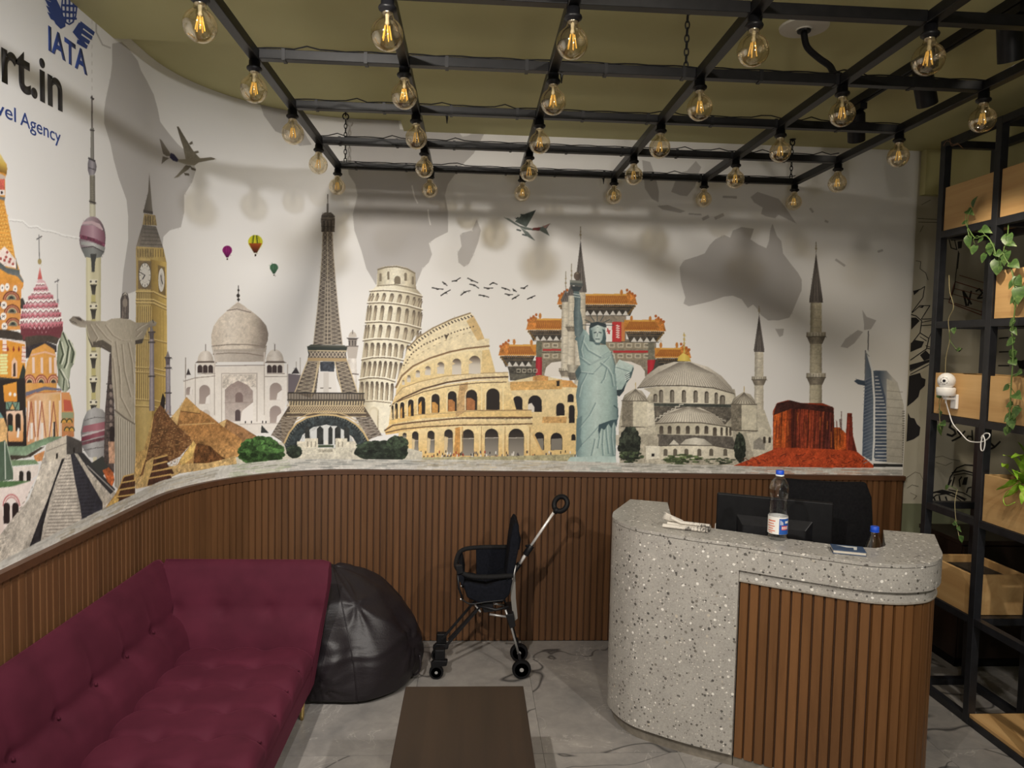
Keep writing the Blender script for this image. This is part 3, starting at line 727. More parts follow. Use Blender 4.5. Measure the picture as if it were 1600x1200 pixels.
for k in range(7):
    t0, t1 = k/7, (k+1)/7
    for le, ri in ((z(112,700,20,855), z(250,700,115,900)), (z(705,700,830,895), z(850,700,945,855))):
        a, b, c_, d_ = lerp(le, t0), lerp(ri, t0), lerp(le, t1), lerp(ri, t1); L([a, d_], 1, (160,150,136)); L([b, c_], 1, (160,150,136))
ao_ = [(128,920),(170,830),(230,755),(320,705),(420,685),(480,682),(560,688),(650,715),(730,765),(790,830),(830,900)]
P([z(*q)[0] for q in ao_]+z(740,940,700,870,600,800,480,765,370,790,280,860,230,950,150,1000), (48,56,58), noise=.3)
for k in range(40): p = lerp([z(*q)[0] for q in ao_], k/39); L([p, (p[0]+(480-420)*0+ (511-p[0])*.07, p[1]+4)], 1, (110,112,104))
P(z(265,900,280,850,370,785,480,770,600,800,690,870,720,940,560,1010,330,1010), (196,198,196), noise=.1)
P(z(350,850,390,800,430,780,560,775,640,820,680,900,600,960,400,960), (206,208,206))
for cx, w_ in ((320,40),(428,54),(514,36),(575,50),(650,44)): P(z(cx-w_/2,930,cx-w_/2,800,cx,775,cx+w_/2,800,cx+w_/2,930), (44,46,44), noise=.2)
for x0, x1, y0 in ((235,300,905),(300,410,880),(555,655,880),(640,720,905)): P(z(x0,y0,x1,y0,x1,960,x0,960), (216,208,186), noise=.08)
for x0 in (318, 350, 385, 575, 610): B(*z(x0, 905)[0], *z(x0+10, 950)[0], (150,142,124))
P(z(280,960,700,960,720,1010,270,1010), (206,200,180), noise=.1)
for k in range(10): B(*z(418+k*12, 972)[0], *z(423+k*12, 995)[0], (96,88,74))
E(*z(480, 920)[0], 2.6, 5, (222,218,208)); P(z(410,935,540,935,540,955,410,955), (70,84,60))
L([z(*q)[0] for q in ao_], 2.6, (206,176,120)); L([(z(*q)[0][0], z(*q)[0][1]-5) for q in ao_[2:-2]], 1.4, (196,168,118))
P(z(100,700,245,700,128,925,110,905), (150,128,96), alpha=.25, setid=False)

# ---- clock tower
fig('printed_clock_tower')
z = Zm(0, 300, 4)
GD = [(168,140,74),(206,178,106),(196,166,92),(176,146,74)]
P(z(932,-120,950,90,955,130,895,125,925,0), [(84,78,70),(120,112,100)], g='h'); P(z(895,110,955,122,955,140,895,130), (70,64,58)); P(z(900,135,970,145,980,210,890,205), (150,128,80), noise=.15)
for q in (910,925,940,955): L(z(q,150,q,205), 1.2, (80,68,48))
P(z(890,205,975,215,1000,290,1020,350,850,340,870,270), [(96,90,84),(140,130,116)], noise=.06)
for k in range(5): L(z(880-k*6+20,230+k*24,980+k*8,235+k*24), 1, (80,74,68))
P(z(850,340,1020,350,1040,440,1040,640,1040,1250,1010,1450,950,1640,840,1780,850,600), GD, g='h', noise=.03)
P(z(940,420,1040,440,1045,1250,1000,1500,950,1450), [(150,120,54),(214,180,92)], g='h', noise=.03)
P(z(848,350,960,352,960,415,848,412), (176,150,90), noise=.1)
for q in range(860, 1030, 16): L(z(q,358,q,405), 1.1, (110,92,56))
P(z(862,428,945,432,945,610,862,605), (128,106,70), noise=.08); E(*z(905, 520)[0], 10, 20.5, (96,84,66)); E(*z(905, 520)[0], 9, 19, (226,222,212)); E(*z(905, 520)[0], 6, 12, (206,200,190)); E(*z(905, 520)[0], 5.4, 11, (224,220,212))
L(z(905,520,868,498), 1.2, (40,38,40)); L(z(905,520,890,545), 1.5, (40,38,40))
for a in range(0, 360, 30): L([(226.2+7*math.cos(R(a)), 430+15*math.sin(R(a))), (226.2+8.4*math.cos(R(a)), 430+18*math.sin(R(a)))], .9, (60,56,54))
P(z(985,455,1030,470,1035,650,990,630), (130,106,62)); E(*z(1008, 550)[0], 4.8, 18.5, (216,212,202)); E(*z(1008, 550)[0], 3, 11, (196,190,180)); L(z(1008,550,1005,520), 1.2, (46,44,44)); L(z(1008,550,1016,575), 1.2, (46,44,44))
for y in (620, 670, 690): L(z(848,y,960,y+2,1040,y+40), 1.8, (226,198,124)); L(z(848,y+8,960,y+10,1040,y+48), 1, (120,96,52))
for q in range(858, 950, 12): L(z(q,632,q,665), 1, (110,88,50))
for q in range(862, 945, 13):
    L(z(q,715,q-4,1300), 1.3, (128,102,52)); L(z(q+6,715,q+2,1300), .9, (224,196,120))
for q in range(965, 1035, 18): L(z(q,720+(q-965)*.4,q+4,1300), 1, (178,144,66))
for y in (920, 1100, 1130, 1300, 1340): L(z(845,y,955,y+6,1042,y+26), 1.6, (150,122,66)); L(z(845,y-8,955,y-2,1042,y+18), 1, (230,202,130))
# slender lampposts of the bridge beside it
fig('printed_lamp_column')
z = Zm(100, 440, 5)
for cx, y0, y1 in ((685,380,1010),(812,580,1050)):
    P(z(cx-18,y0+60,cx+16,y0+60,cx+22,y1,cx-20,y1), [(104,96,108),(176,168,176),(96,88,98)], g='h', noise=.04); P(z(cx-22,y0+18,cx+18,y0+18,cx+12,y0+70,cx-16,y0+70), (92,84,92), noise=.1); P(z(cx-2,y0-40,cx+18,y0+20,cx-22,y0+20), (130,122,126)); 
    for y in (y0+15, y0+95, y0+360 if cx < 700 else y0+290): L(z(cx-26,y,cx+26,y), 2, (60,54,60))

# ---- broadcast tower with spheres
fig('printed_sphere_tower')
z = Zm(0, 0, 4)
for y in range(20, 600, 52): L([(143.5, y/4+0), (143.5, y/4+6)], 1, (196,192,188))
L([(143.5,150),(143.5,205)], 2.4, (112,106,102), setid=True); P([(141.5,200),(146.5,200),(147,250),(141,250)], [(112,110,104),(150,148,140),(96,92,88)], g='h'); L([(140.5,203),(147,204)], 2, (66,62,62)); L([(142,152),(146,155)], 3, (66,62,62))
z = Zm(0, 230, 6)
P(z(832,100,890,120,905,180,895,235,880,262,835,262,822,215,820,160), [(104,100,108),(170,164,172),(90,86,92)], g='h'); L(z(828,100,888,132), 2.4, (52,50,54)); L(z(825,190,898,215), 1.4, (76,72,78))
P(z(838,262,888,262,892,510,893,650,838,650,840,510), [(120,114,100),(160,154,138),(104,98,88)], g='h', noise=.06); L(z(836,505,895,525), 2.2, (58,54,50)); P(z(842,530,892,540,895,650,838,650), [(196,192,164),(214,210,186),(176,170,146)], g='h')
for y in range(280, 500, 16): L(z(842,y,888,y+4), .8, (96,92,84))
E(*z(865, 850)[0], 20.6, 33.5, [(112,100,106),(176,158,166),(150,120,132),(84,76,80)], g='h')
P(z(778,700,860,690,935,720,965,770,960,780,860,720,765,725), (206,176,184)); P(z(760,735,870,730,975,790,985,850,980,900,870,860,750,830), [(140,92,110),(196,156,172),(122,70,90)], g='h'); P(z(748,820,870,850,985,900,980,935,870,885,752,860), (120,56,82), noise=.2)
P(z(755,880,870,895,985,940,975,985,870,930,760,915), [(150,152,150),(206,208,206),(120,122,120)], g='h'); L(z(765,945,870,930,975,985), 1.4, (52,52,54)); P(z(762,950,870,938,972,985,940,1040,900,1060,840,1060,795,1030), [(104,108,108),(146,150,148),(96,98,98)], g='h')
z = Zm(0, 400, 6)
P(z(805,10,850,20,860,60,890,60,900,20,945,10,942,1200,930,1560,810,1560,808,1200), [(190,182,142),(226,220,182),(206,198,158),(214,206,168),(180,172,132)], g='h')
P(z(845,-20,905,-20,890,60,885,150,858,150,855,60), (66,68,68))
for y in (270, 500, 730, 960, 1185, 1400): 
    P(z(848,y,900,y,890,y+95,862,y+95), [(40,38,36),(96,92,84)]); P(z(855,y+95,895,y+95,895,y+160,855,y+160), (196,186,120))
    P(z(835,y-50,915,y-50,905,y-10,845,y-10), (232,226,204)); E(*z(850, y-30)[0], 1.6, 1.6, (70,64,56)); E(*z(900, y-30)[0], 1.6, 1.6, (70,64,56)); L(z(845,y+2,905,y+2), 1.6, (72,68,62)); L(z(855,y+165,900,y+165), 1.2, (110,104,84))
z = Zm(100, 440, 5)
P(z(130,1180,150,1080,180,1010,240,980,300,1000,345,1060,370,1200,350,1330,280,1390,190,1370,140,1290), [(100,100,102),(190,190,190),(160,158,158),(90,88,90)], g='h', noise=.02)
P(z(150,1130,310,1095,350,1100,360,1150,140,1180), [(150,84,96),(190,120,132),(130,66,80)], g='h'); P(z(140,1215,360,1150,368,1185,132,1250), [(112,40,62),(168,92,108),(100,36,56)], g='h'); L(z(140,1205,230,1180,360,1145), 1.6, (214,196,198)); P(z(135,1255,365,1200,366,1225,136,1280), (110,66,76), noise=.15)
L(z(160,1085,240,1060,330,1065), 1, (90,88,88)); L(z(150,1320,240,1300,340,1290), 1, (84,82,82)); P(z(225,1370,255,1370,260,1460,230,1460), (216,208,176)); P(z(275,1370,300,1375,290,1450,262,1450), (206,198,168))

# ---- a wrinkle in the paper, its highlight and shade put into the colour
cur[0] = 0
L([(14,343),(35,345),(45,354),(58,353),(66,359),(82,361),(98,367),(124,372)], 2.2, (244,243,241)); L([(14,345),(35,347),(45,356),(58,355.5),(66,361),(82,363),(98,369),(124,373.5)], .9, (186,184,182))
# ---- many-coloured onion-domed cathedral
fig('printed_onion_dome_cathedral')
z = Zm(0, 230, 6)
OR = (226,148,46)
P(z(-260,60,-40,0,10,90,60,160,66,210,45,300,48,440,40,520,90,760,140,1030,185,1160,180,1220,-260,1220), [OR, (232,160,60)], noise=.05)
P(z(-30,40,0,60,40,130,66,190,60,260,30,240,-30,230), [(240,224,150),(214,176,70),(120,76,30)], g='v'); P(z(-40,235,50,270,45,300,-40,300), (206,184,170)); P(z(-40,300,42,300,40,400,-40,400), (206,92,76), noise=.12); P(z(-40,400,40,400,46,450,-40,450), (234,224,218)); E(*z(15,425)[0], 1.8, 2.4, (60,44,44)); P(z(-40,455,45,470,44,500,-40,480), (112,118,120))
for k in range(14):
    y = 520+k*36; L(z(-40,y,30+k*6.5,y+22), 1.4, (176,96,22)); 
    for q in range(0, int(40+k*6), 26): E(*z(q+(k % 2)*12, y+14)[0], 2, 1.4, (244,186,84))
P(z(-60,1020,40,930,70,960,150,1060,160,1140,-60,1090), (236,218,208), noise=.06)
for q in ((65,985),(55,1030),(95,1050),(40,1060),(85,1075),(120,1095),(5,1045)): E(*z(*q)[0], 2, 2.2, (176,66,60))
P(z(148,1040,165,1140,148,1140), (70,86,92))
z = Zm(0, 400, 6)
P(z(-300,60,0,60,60,110,130,125,180,130,185,170,220,235,215,290,190,330,-300,330), [(232,160,60),(226,140,44)], noise=.05)
P(z(-60,60,0,60,60,110,180,130,185,175,220,235,210,250,160,190,70,165,0,120,-60,110), [(74,82,84),(130,136,136)], noise=.06)
P(z(-60,260,200,260,195,480,200,690,-60,700), (222,146,66), noise=.04)
for cx, cy in ((65,290),(140,310),(20,300)): E(*z(cx, cy)[0], 3.6, 6, (240,234,226)); E(*z(cx, cy)[0], 1, 1.4, (70,60,60))
for cx, cy, r in ((105,410,80),(112,535,78),(120,655,76),(-10,470,40),(-10,600,40)):
    for f, c_ in ((1.0,(112,52,38)),(.86,(206,130,96)),(.74,(130,60,44)),(.62,(214,176,130)),(.5,(112,122,104))): E(*z(cx, cy)[0], r*f/6, r*f*1.05/6, c_, 0, 180)
    E(*z(cx, cy-8)[0], 3.5, 4, (50,46,44), 0, 180)
for cx, cy in ((35,460),(30,565),(40,660)): E(*z(cx, cy)[0], 4.6, 6, (238,232,226)); L(z(cx-12,cy-10,cx+12,cy+10), 1, (70,60,60)); L(z(cx+12,cy-10,cx-12,cy+10), 1, (70,60,60))
P(z(190,400,215,395,235,450,215,500,190,490), (66,60,58))
P(z(-60,690,60,690,160,710,235,740,240,800,160,790,0,770,-60,770), (64,56,50), noise=.1); P(z(-60,770,240,800,240,830,-60,790), (226,208,196))
P(z(-60,790,60,790,235,830,240,1200,160,1340,-60,1340), [(226,146,40),(232,156,54)], noise=.03)
for q in (70,125,175): P(z(q,840,q+12,880,q,900,q-10,880), (150,44,36))
P(z(22,785,60,790,62,890,22,890), (238,218,208)); P(z(205,845,238,850,235,1000,200,1000), (238,214,204))
for y in (830, 870, 910, 950): L(z(20,y,62,y), 1.4, (200,110,90)); L(z(202,y+30,238,y+32), 1.4, (200,110,90))
P(z(105,1130,108,990,130,950,160,990,160,1140), (232,190,160)); P(z(122,1130,124,1010,142,1000,144,1130), (70,52,44))
for q in range(0, 70, 14):
    for y in range(930, 1120, 28): E(*z(q+(y//28 % 2)*7, y)[0], 1.5, 2.2, (226,226,150))
P(z(215,1010,250,1100,240,1200,165,1200,190,1100), (50,58,52)); P(z(-60,1130,250,1160,250,1200,-60,1180), (60,60,60))
# striped onion dome
DOME = [(372,205),(420,240),(460,330),(520,420),(555,520),(578,620),(575,700),(545,780),(250,800),(205,720),(192,620),(205,520),(250,420),(310,330),(345,240)]
P([z(*q)[0] for q in DOME], [(200,150,156),(232,190,196),(214,160,168),(150,100,110)], g='h')
lft = z(345,240,310,330,250,420,205,520,192,620,205,720,250,800); rgt = z(400,240,450,320,520,420,555,520,578,620,575,700,545,780)
for k in range(12):
    t_ = .04+k/12*.95; a = lerp(lft, t_); b = lerp(rgt, t_); nz = 4+k; am = .6+k*.28; sag = 1+k*.32
    zz = []
    for i in range(nz*2+1):
        f = i/(nz*2); zz.append((a[0]+(b[0]-a[0])*(.5-.5*math.cos(PI*f)), a[1]+(b[1]-a[1])*f+(am if i % 2 else -am)-sag*(2*f-1)**2*-1*0))
    L(zz, 2.6+k*.16, [(244,238,234),(214,120,134)][k % 2] if k < 10 else (120,50,62)); L([(p[0], p[1]+1.8+k*.05) for p in zz], 1, (120,60,66))
P(z(372,100,395,215,350,220), [(232,150,140),(206,70,70)]); E(*z(370, 52)[0], 3, 4.6, (170,150,90)); L(z(368,-30,369,30), 1.4, (120,118,120), setid=True); L([(57,374),(65,369)], 1.6, (60,58,60)); L([(60.5,367),(61,400)], 1, (120,118,120), setid=True)
P(z(235,760,330,745,470,745,555,770,530,830,430,800,330,850,240,860), (76,66,58), noise=.08); P(z(240,850,430,800,530,840,530,900,240,960), (60,54,60), noise=.15)
P(z(300,880,420,820,510,880,530,1000,530,1420,190,1420,250,1000), [(226,170,100),(232,160,66),(216,150,66)], g='h', noise=.03)
for q in (310, 390, 470, 515): P(z(q-12,950,q+12,950,q+14,1100,q-10,1100), (236,206,190))
L(z(290,930,420,900,520,930), 2.6, (232,180,150)); 
for cx in (385, 500, 275):
    for f, c_ in ((1,(160,70,56)),(.85,(236,178,140)),(.7,(170,84,66)),(.55,(226,190,140)),(.4,(66,54,50))): E(*z(cx, 1190)[0], 60*f/6, 80*f/6, c_, 0, 180)
# green twisted dome behind
P(z(585,700,620,760,680,820,700,920,690,1010,660,1060,655,1110,640,1200,560,1200,530,1000,540,850), [(96,110,84),(188,196,170),(84,96,74)], g='h')
for a in ((590,720,640,850,620,1000,600,1050),(560,800,590,920,560,1010),(640,790,690,900,670,1000)): L(z(*a), 2.6, (66,78,58)); L([(p[0]+3, p[1]+1) for p in z(*a)], 2, (214,218,196))
P(z(545,1040,600,1090,650,1180,655,1240,600,1290,540,1200), [(90,104,78),(196,202,178),(80,92,70)], g='h'); L(z(555,1060,600,1150,590,1260), 2.2, (70,82,62)); L(z(570,1060,630,1160,640,1230), 1.6, (220,222,204))
L(z(536,260,540,410), 1.2, (140,138,140), setid=True); E(*z(540, 420)[0], 1.8, 3.6, (150,148,150)); L(z(512,245,553,225), 1.4, (70,68,72)); L(z(538,215,540,250), 1, (110,108,110))
z = Zm(0, 580, 5.455)
P(z(-60,80,215,60,225,640,60,660,-60,620), (44,38,38)); P(z(25,120,140,90,145,260,35,260), [(232,154,50),(226,140,40)]); E(*z(85,195)[0], 2.2, 3, (240,234,224)); E(*z(125,200)[0], 2.2, 3, (240,234,224))
P(z(50,260,165,265,165,330,50,325), (112,150,130)); P(z(80,325,105,265,128,325), (222,168,90)); L(z(60,265,80,325,105,268,128,325,150,270), 1.4, (60,70,64))
P(z(50,340,190,335,200,420,195,600,70,600), [(236,206,184),(226,146,70)]); 
for cx in (85, 152): arch(*z(cx, 360)[0], z(0, 510)[0][1], 44/5.455, (44,36,34))
P(z(70,460,110,465,105,512,75,510), (60,110,84)); P(z(150,480,165,490,160,565,140,565), (240,236,230))
P(z(-60,340,30,400,60,480,60,620,-60,620), (226,176,110), noise=.1); P(z(-60,340,0,350,30,400,0,400,-60,390), (104,150,150))
P(z(215,180,380,130,520,150,525,165,380,160,220,215), (112,110,130)); P(z(225,215,300,180,515,180,520,560,225,640), [(206,140,90),(236,190,140),(226,168,90)], g='h', noise=.03)
for q in (235, 295, 330, 415, 500): P(z(q,250,q+16,250,q+16,600,q,600), (240,214,196))
for q in (265, 355, 455): L(z(q-35,560,q,260,q+35,560), 1.6, (176,96,66)); P(z(q-8,440,q+14,440,q+14,580,q-8,580), (238,226,216))
P(z(455,430,470,430,470,570,452,570), (66,52,46)); L(z(225,250,300,200,515,185), 3, (226,180,130)); L(z(222,222,300,185,520,172), 1.6, (200,120,70))
P(z(520,190,600,200,630,360,630,560,525,560), [(214,176,96),(200,120,70)], noise=.05); P(z(520,180,590,180,620,350,525,350), (226,148,84)); P(z(540,240,600,250,620,340,545,340), (206,88,66)); P(z(525,350,625,350,625,400,525,400), (150,160,120))
for cx, cy in ((545,440),(590,440),(570,510),(610,510)): E(*z(cx, cy)[0], 5, 7, (60,70,52), 0, 180); E(*z(cx, cy)[0], 3.4, 5, (222,160,60), 0, 180)
P(z(-60,640,100,640,210,640,300,600,420,560,530,555,500,600,350,640,220,720,-60,740), [(96,130,96),(150,176,144)], noise=.08); P(z(-60,710,220,720,340,650,385,640,260,730,100,760,-60,760), (70,62,52), noise=.1)
P(z(285,720,395,670,400,760,300,770), (214,140,80), noise=.08); P(z(-60,760,300,755,330,790,100,810,-60,820), (120,150,110), noise=.08)
P(z(0,600,45,590,130,920,-60,950,-60,800), [(70,92,74),(86,108,88)], noise=.05); L(z(40,600,45,920), 1.6, (206,214,200)); L(z(52,600,125,915), 1.2, (176,190,170))
P(z(110,820,330,800,320,880,250,940,110,950), (234,222,212), noise=.04)
for cx in (180, 243): arch(*z(cx, 850)[0], z(0, 945)[0][1], 36/5.455, (46,40,38))
P(z(-60,940,140,935,260,935,250,960,100,985,-60,1000), (84,120,72), noise=.08); P(z(-60,1000,100,985,300,920,260,1000,200,1150,120,1400,-60,1500), (236,220,212), noise=.03)
for f, c_ in ((1,(206,120,120)),(.86,(238,224,216)),(.76,(190,100,100)),(.68,(238,226,220))): E(*z(95, 1150)[0], 75*f/5.455, 105*f/5.455, c_, 0, 180)
for cx in (55, 130): arch(*z(cx, 1120)[0], z(0, 1300)[0][1], 54/5.455, (46,34,34))
P(z(-60,1200,20,1180,40,1500,-60,1600), (226,206,196))

# ---- stepped pyramid with a stair
fig('printed_stepped_pyramid')
z = Zm(0, 600, 4)
STN = (196,186,172)
P(z(290,375,415,320,440,330,515,430,700,660,760,720,650,850,520,925,180,1050,60,1100,-40,1130,-40,1000,60,860,180,720,240,560), [(206,196,182),(186,176,162)], noise=.14)
P(z(290,385,415,325,415,440,400,470,290,490,285,420), (206,196,178), noise=.06); L(z(290,420,415,370), 1.4, (150,140,126)); P(z(348,435,362,430,360,465,348,468), (40,36,36))
P(z(415,322,445,330,510,360,515,435,440,440,415,440), (76,72,70), noise=.1); P(z(455,400,465,395,470,440,458,440), (34,30,32))
P(z(260,500,300,490,400,470,370,560,310,700,230,860,90,1110,40,1110,130,880,180,760), [(212,202,186),(196,186,172)], noise=.1)
P(z(385,470,405,462,350,600,310,720,270,880,250,1000,175,1040,240,860,290,740,350,570), (46,44,48), noise=.2)
for i in range(26): y = 470+i*21; L(z(400-i*5.5,y,440+i*3.4,y-4-i*.3), 1.1, (140,130,120)); L(z(400-i*5.5,y+9,440+i*3.4,y+5), 1.1, (226,216,202))
P(z(440,440,470,430,560,600,640,740,640,840,520,915,500,760,470,620), (50,50,60), noise=.12)
for i in range(20): y = 470+i*22; L(z(452+i*3,y,480+i*8.6,y-6), .8, (74,74,84))
P(z(462,432,480,440,560,560,680,720,655,760,640,740,560,600), [(196,188,172),(176,166,150)], noise=.12)
P(z(480,430,520,430,720,660,690,690,560,545), (54,54,58), noise=.1); L(z(545,510,710,668), 1.6, (170,166,160))
P(z(560,500,640,450,670,480,680,520,640,580), (60,64,62)); P(z(640,540,700,510,715,600,700,640,670,610), (206,100,48), noise=.2)
for i in range(14): y = 640+i*32; L(z(200-i*16,y,180-i*20+20,y+10), 1.2, (150,140,128))
P(z(180,1040,260,1000,520,918,520,940,200,1065,60,1120), (134,142,84), noise=.15)

# ---- ornate dark gable behind the statue and the open-armed statue
fig('printed_dark_steeple')
z = Zm(100, 440, 5)
P(z(355,560,372,560,385,770,395,1100,390,1500,310,1400,320,1000,340,780), (84,72,70), noise=.25)
for y in range(800, 1380, 60): E(*z(365, y+20)[0], 2.4, 4, (150,134,126)); L(z(330,y,392,y), 1.2, (50,42,44))
arch(*z(375, 1130)[0], z(0, 1260)[0][1], 40/5, (44,36,40)); P(z(345,1250,400,1250,395,1420,350,1420), (196,150,120), noise=.15)
fig('printed_open_armed_statue')
SC = [(150,140,122),(188,178,158),(176,166,146),(150,140,122)]
P(z(440,290,440,140,455,95,478,80,498,98,506,140,505,292), (84,76,74)); P(z(452,285,456,150,475,100,495,150,492,285), (128,116,108), noise=.15); P(z(456,110,478,80,498,112,478,100), (190,182,168)); L(z(470,130,468,280), 1.2, (66,58,58)); L(z(484,120,486,285), 1.2, (66,58,58)); E(*z(476, 165)[0], 3.6, 7, (150,138,126))
P(z(170,305,330,310,370,290,440,285,510,295,560,320,650,320,660,350,640,400,610,480,556,490,553,700,550,1120,545,1290,470,1330,395,1290,398,1000,372,770,370,560,290,510,220,505,180,380), SC, g='h', noise=.03)
P(z(38,300,70,270,120,275,150,300,175,310,170,360,120,355,60,330), [(120,110,98),(176,166,150)], noise=.05); P(z(80,275,130,285,140,310,110,300), (70,62,58)); L(z(40,300,90,320), 1, (96,86,78)); L(z(45,312,100,328), 1, (96,86,78))
P(z(640,325,690,300,725,320,715,345,660,360), [(170,160,142),(130,120,106)]); L(z(690,298,700,322), 1.4, (70,62,56))
P(z(165,345,190,430,225,505,295,500,368,545,372,562,290,515,215,512,190,450), (84,76,68)); P(z(225,470,300,455,370,500,370,550,300,500,225,505), (92,84,74), noise=.05); P(z(556,460,620,445,612,482,556,490), (70,62,56))
for a in ((200,335,260,440,240,470),(240,330,330,440,370,470),(320,340,380,420,440,455,520,460),(400,470,420,620,440,800),(450,490,470,700,520,900),(500,480,530,640,540,800),(380,600,400,800,410,1000),(560,380,600,350,640,330),(430,660,440,900,520,1060),(560,430,600,390)): L(z(*a), 1.8, (138,126,108), alpha=.7); L([(p[0]+2.2, p[1]) for p in z(*a)], 1.6, (206,196,176), alpha=.7)
P(z(398,1000,470,1060,550,1110,548,1330,520,1345,395,1290), SC, g='h', noise=.02)
z2 = Zm(0, 600, 4)
P(z2(716,170,845,250,845,560,780,600,740,660,716,640), [(170,162,146),(190,182,164),(166,158,142)], g='h', noise=.02)
for q in range(726, 842, 14): L(z2(q,200+(q-716)*.4,q,640-(q-716)*.3), 1.2, (140,132,116)); L(z2(q+5,200+(q-716)*.4,q+5,640-(q-716)*.3), 1, (206,198,180))
L(z2(718,165,780,215,842,250), 1.8, (110,100,88)); L(z(395,1000,470,1060,550,1115), 1.6, (120,110,96))

# ---- desert pyramids
fig('printed_desert_pyramids')
z = Zm(100, 620, 5)
def stone(pts, c_, nrows=0): P(pts, c_, noise=.17)
stone(z(1270,175,1210,205,1250,250,1400,470,1560,470,1530,330,1510,310,1390,235), [(150,106,66),(170,124,80)]); P(z(1270,178,1210,208,1248,246), (214,176,112), noise=.06)
stone(z(955,0,905,80,830,170,880,230,950,330,1250,500,1420,450,1390,330,1250,240,1130,140,1060,100), [(176,126,70),(168,116,62),(190,140,80)]); P(z(955,0,910,100,880,230,830,170,905,80), (222,184,116), noise=.07); P(z(955,2,925,70,912,110,1062,132,1060,100), (196,150,84), noise=.08); L(z(912,112,1062,132), 1.4, (110,74,42)); L(z(900,220,1000,215,1180,205), 1.4, (214,170,104))
stone(z(755,55,700,140,670,320,600,560,585,650,700,560,800,520,900,470,1000,360,980,310,900,240,820,150), [(112,72,42),(120,80,46)])
for i in range(44):
    y = 100+i*10.5; xa = 745-(y-55)*.25; xb = 770+(y-60)*.85
    if xb > 1000: xb = 1000-(y-330)*.6
    for q in np.arange(xa, xb, 22): 
        if rng.random() < .7: L(z(q+rng.uniform(0,10),y,q+rng.uniform(10,22),y+rng.uniform(-2,3)), .9, [(172,124,76),(84,52,30),(200,150,94)][rng.integers(3)])
P(z(750,60,770,-30,790,10,785,100), (40,34,34), noise=.1)
stone(z(560,430,620,420,700,140,680,300,640,480,600,600,560,680,550,600), (206,164,92))
stone(z(1010,340,1080,350,1140,380,1200,430,1275,495,1150,530,1000,560,900,570,880,540,940,440), [(150,104,56),(196,150,84)]); P(z(1010,345,1030,370,1000,480,920,540,900,500,960,420), (226,184,100), noise=.12); P(z(1040,360,1140,385,1200,440,1265,490,1100,520,1010,520,1020,420), (104,66,36), noise=.3)
stone(z(550,640,600,620,690,560,850,540,980,520,1120,520,1280,480,1340,460,1350,530,1100,570,900,600,700,690,560,720), (206,168,106))
for y, xa, xb in ((470,690,820),(520,680,820),(570,670,860),(620,660,850)): P(z(xa,y+20,xb-20,y-10,xb,y+30,xa-10,y+75), (84,50,36), noise=.15); L(z(xa,y+18,xb-15,y-14), 2.4, (214,170,96))
P(z(640,510,700,470,690,560,650,680,600,680), (214,176,104), noise=.12)
P(z(460,620,540,600,555,640,555,820,400,860,310,930,290,940,320,870,400,760,440,680), [(196,150,78),(184,138,70)], noise=.18)
for y, xa, xb in ((610,460,545),(660,440,555),(715,430,555),(770,400,555)): P(z(xa+10,y+15,xb,y-5,xb,y+40,xa-10,y+62), (84,50,34), noise=.15); L(z(xa+5,y+12,xb,y-8), 2, (216,176,98))
P(z(320,880,400,780,430,800,400,870,330,930), (220,176,90), noise=.15)

# ---- great domed mosque
fig('printed_domed_mosque')
z = Zm(950, 520, 5.456)
MQ = [(150,142,122),(206,198,176),(196,188,166),(140,132,114)]
P(z(120,590,330,560,390,470,1080,480,1100,600,1270,600,1280,820,1400,880,1420,1080,1100,1130,100,1130,90,800), (176,168,148), noise=.1)
P(z(250,470,330,360,430,285,560,248,700,245,850,290,970,370,1050,460,1080,520,900,470,650,450,420,452), [(150,142,128),(206,198,182),(214,206,190),(150,142,128)], g='h', noise=.03)
for k in range(34):
    f = (k+.5)/34; xb = 255+f*815; yb = 455+55*max(0, f-.55)*2.2-(8 if .15 < f < .6 else 0)
    L([z(650+(xb-650)*.12, 252)[0], z(650+(xb-650)*.62, 320+abs(f-.5)*60)[0], z(xb, yb)[0]], .8, (124,116,104), alpha=.8)
L(z(250,470,420,452,650,450,900,470,1080,522), 1.8, (96,88,76))
P(z(300,475,420,458,650,456,900,476,1075,525,1060,610,390,600,380,520), [(170,162,142),(226,218,196),(206,198,176)], g='h', noise=.05)
for cx, yt, yb, w_ in ((403,520,590,34),(452,485,595,34),(546,485,595,36),(646,487,595,36),(746,490,595,36),(840,498,600,34),(922,508,605,28),(975,530,610,46)): arch(*z(cx, yt)[0], z(0, yb)[0][1], w_/5.456, [(70,62,54),(120,112,98)]); arch(*z(cx+4, yt+14)[0], z(0, yb-6)[0][1], w_*.5/5.456, (134,126,112))
P(z(385,598,1130,612,1130,640,385,625), (66,70,64), noise=.1); P(z(390,625,1130,640,1000,780,400,760), (96,90,80), noise=.2)
for k in range(8): a = z(378+k*33,762-k*19)[0]; L([a, (a[0], a[1]-3.4), (a[0]+6, a[1]-3.4)], 1.4, (206,200,184))
for k in range(8): a = z(760+k*30,640+k*15)[0]; L([a, (a[0]+5.5, a[1]), (a[0]+5.5, a[1]+2.8)], 1.2, (190,184,168))
P(z(410,770,480,700,560,655,680,630,800,645,900,690,970,750,1000,790,800,765,600,762), [(160,152,136),(222,214,196),(206,198,180),(150,142,126)], g='h', noise=.03)
for k in range(24): f = (k+.5)/24; xb = 420+f*570; L([z(690+(xb-690)*.15, 636)[0], z(690+(xb-690)*.7, 672+abs(f-.5)*40)[0], z(xb, 766+max(0, f-.6)*50)[0]], .8, (130,122,108), alpha=.8)
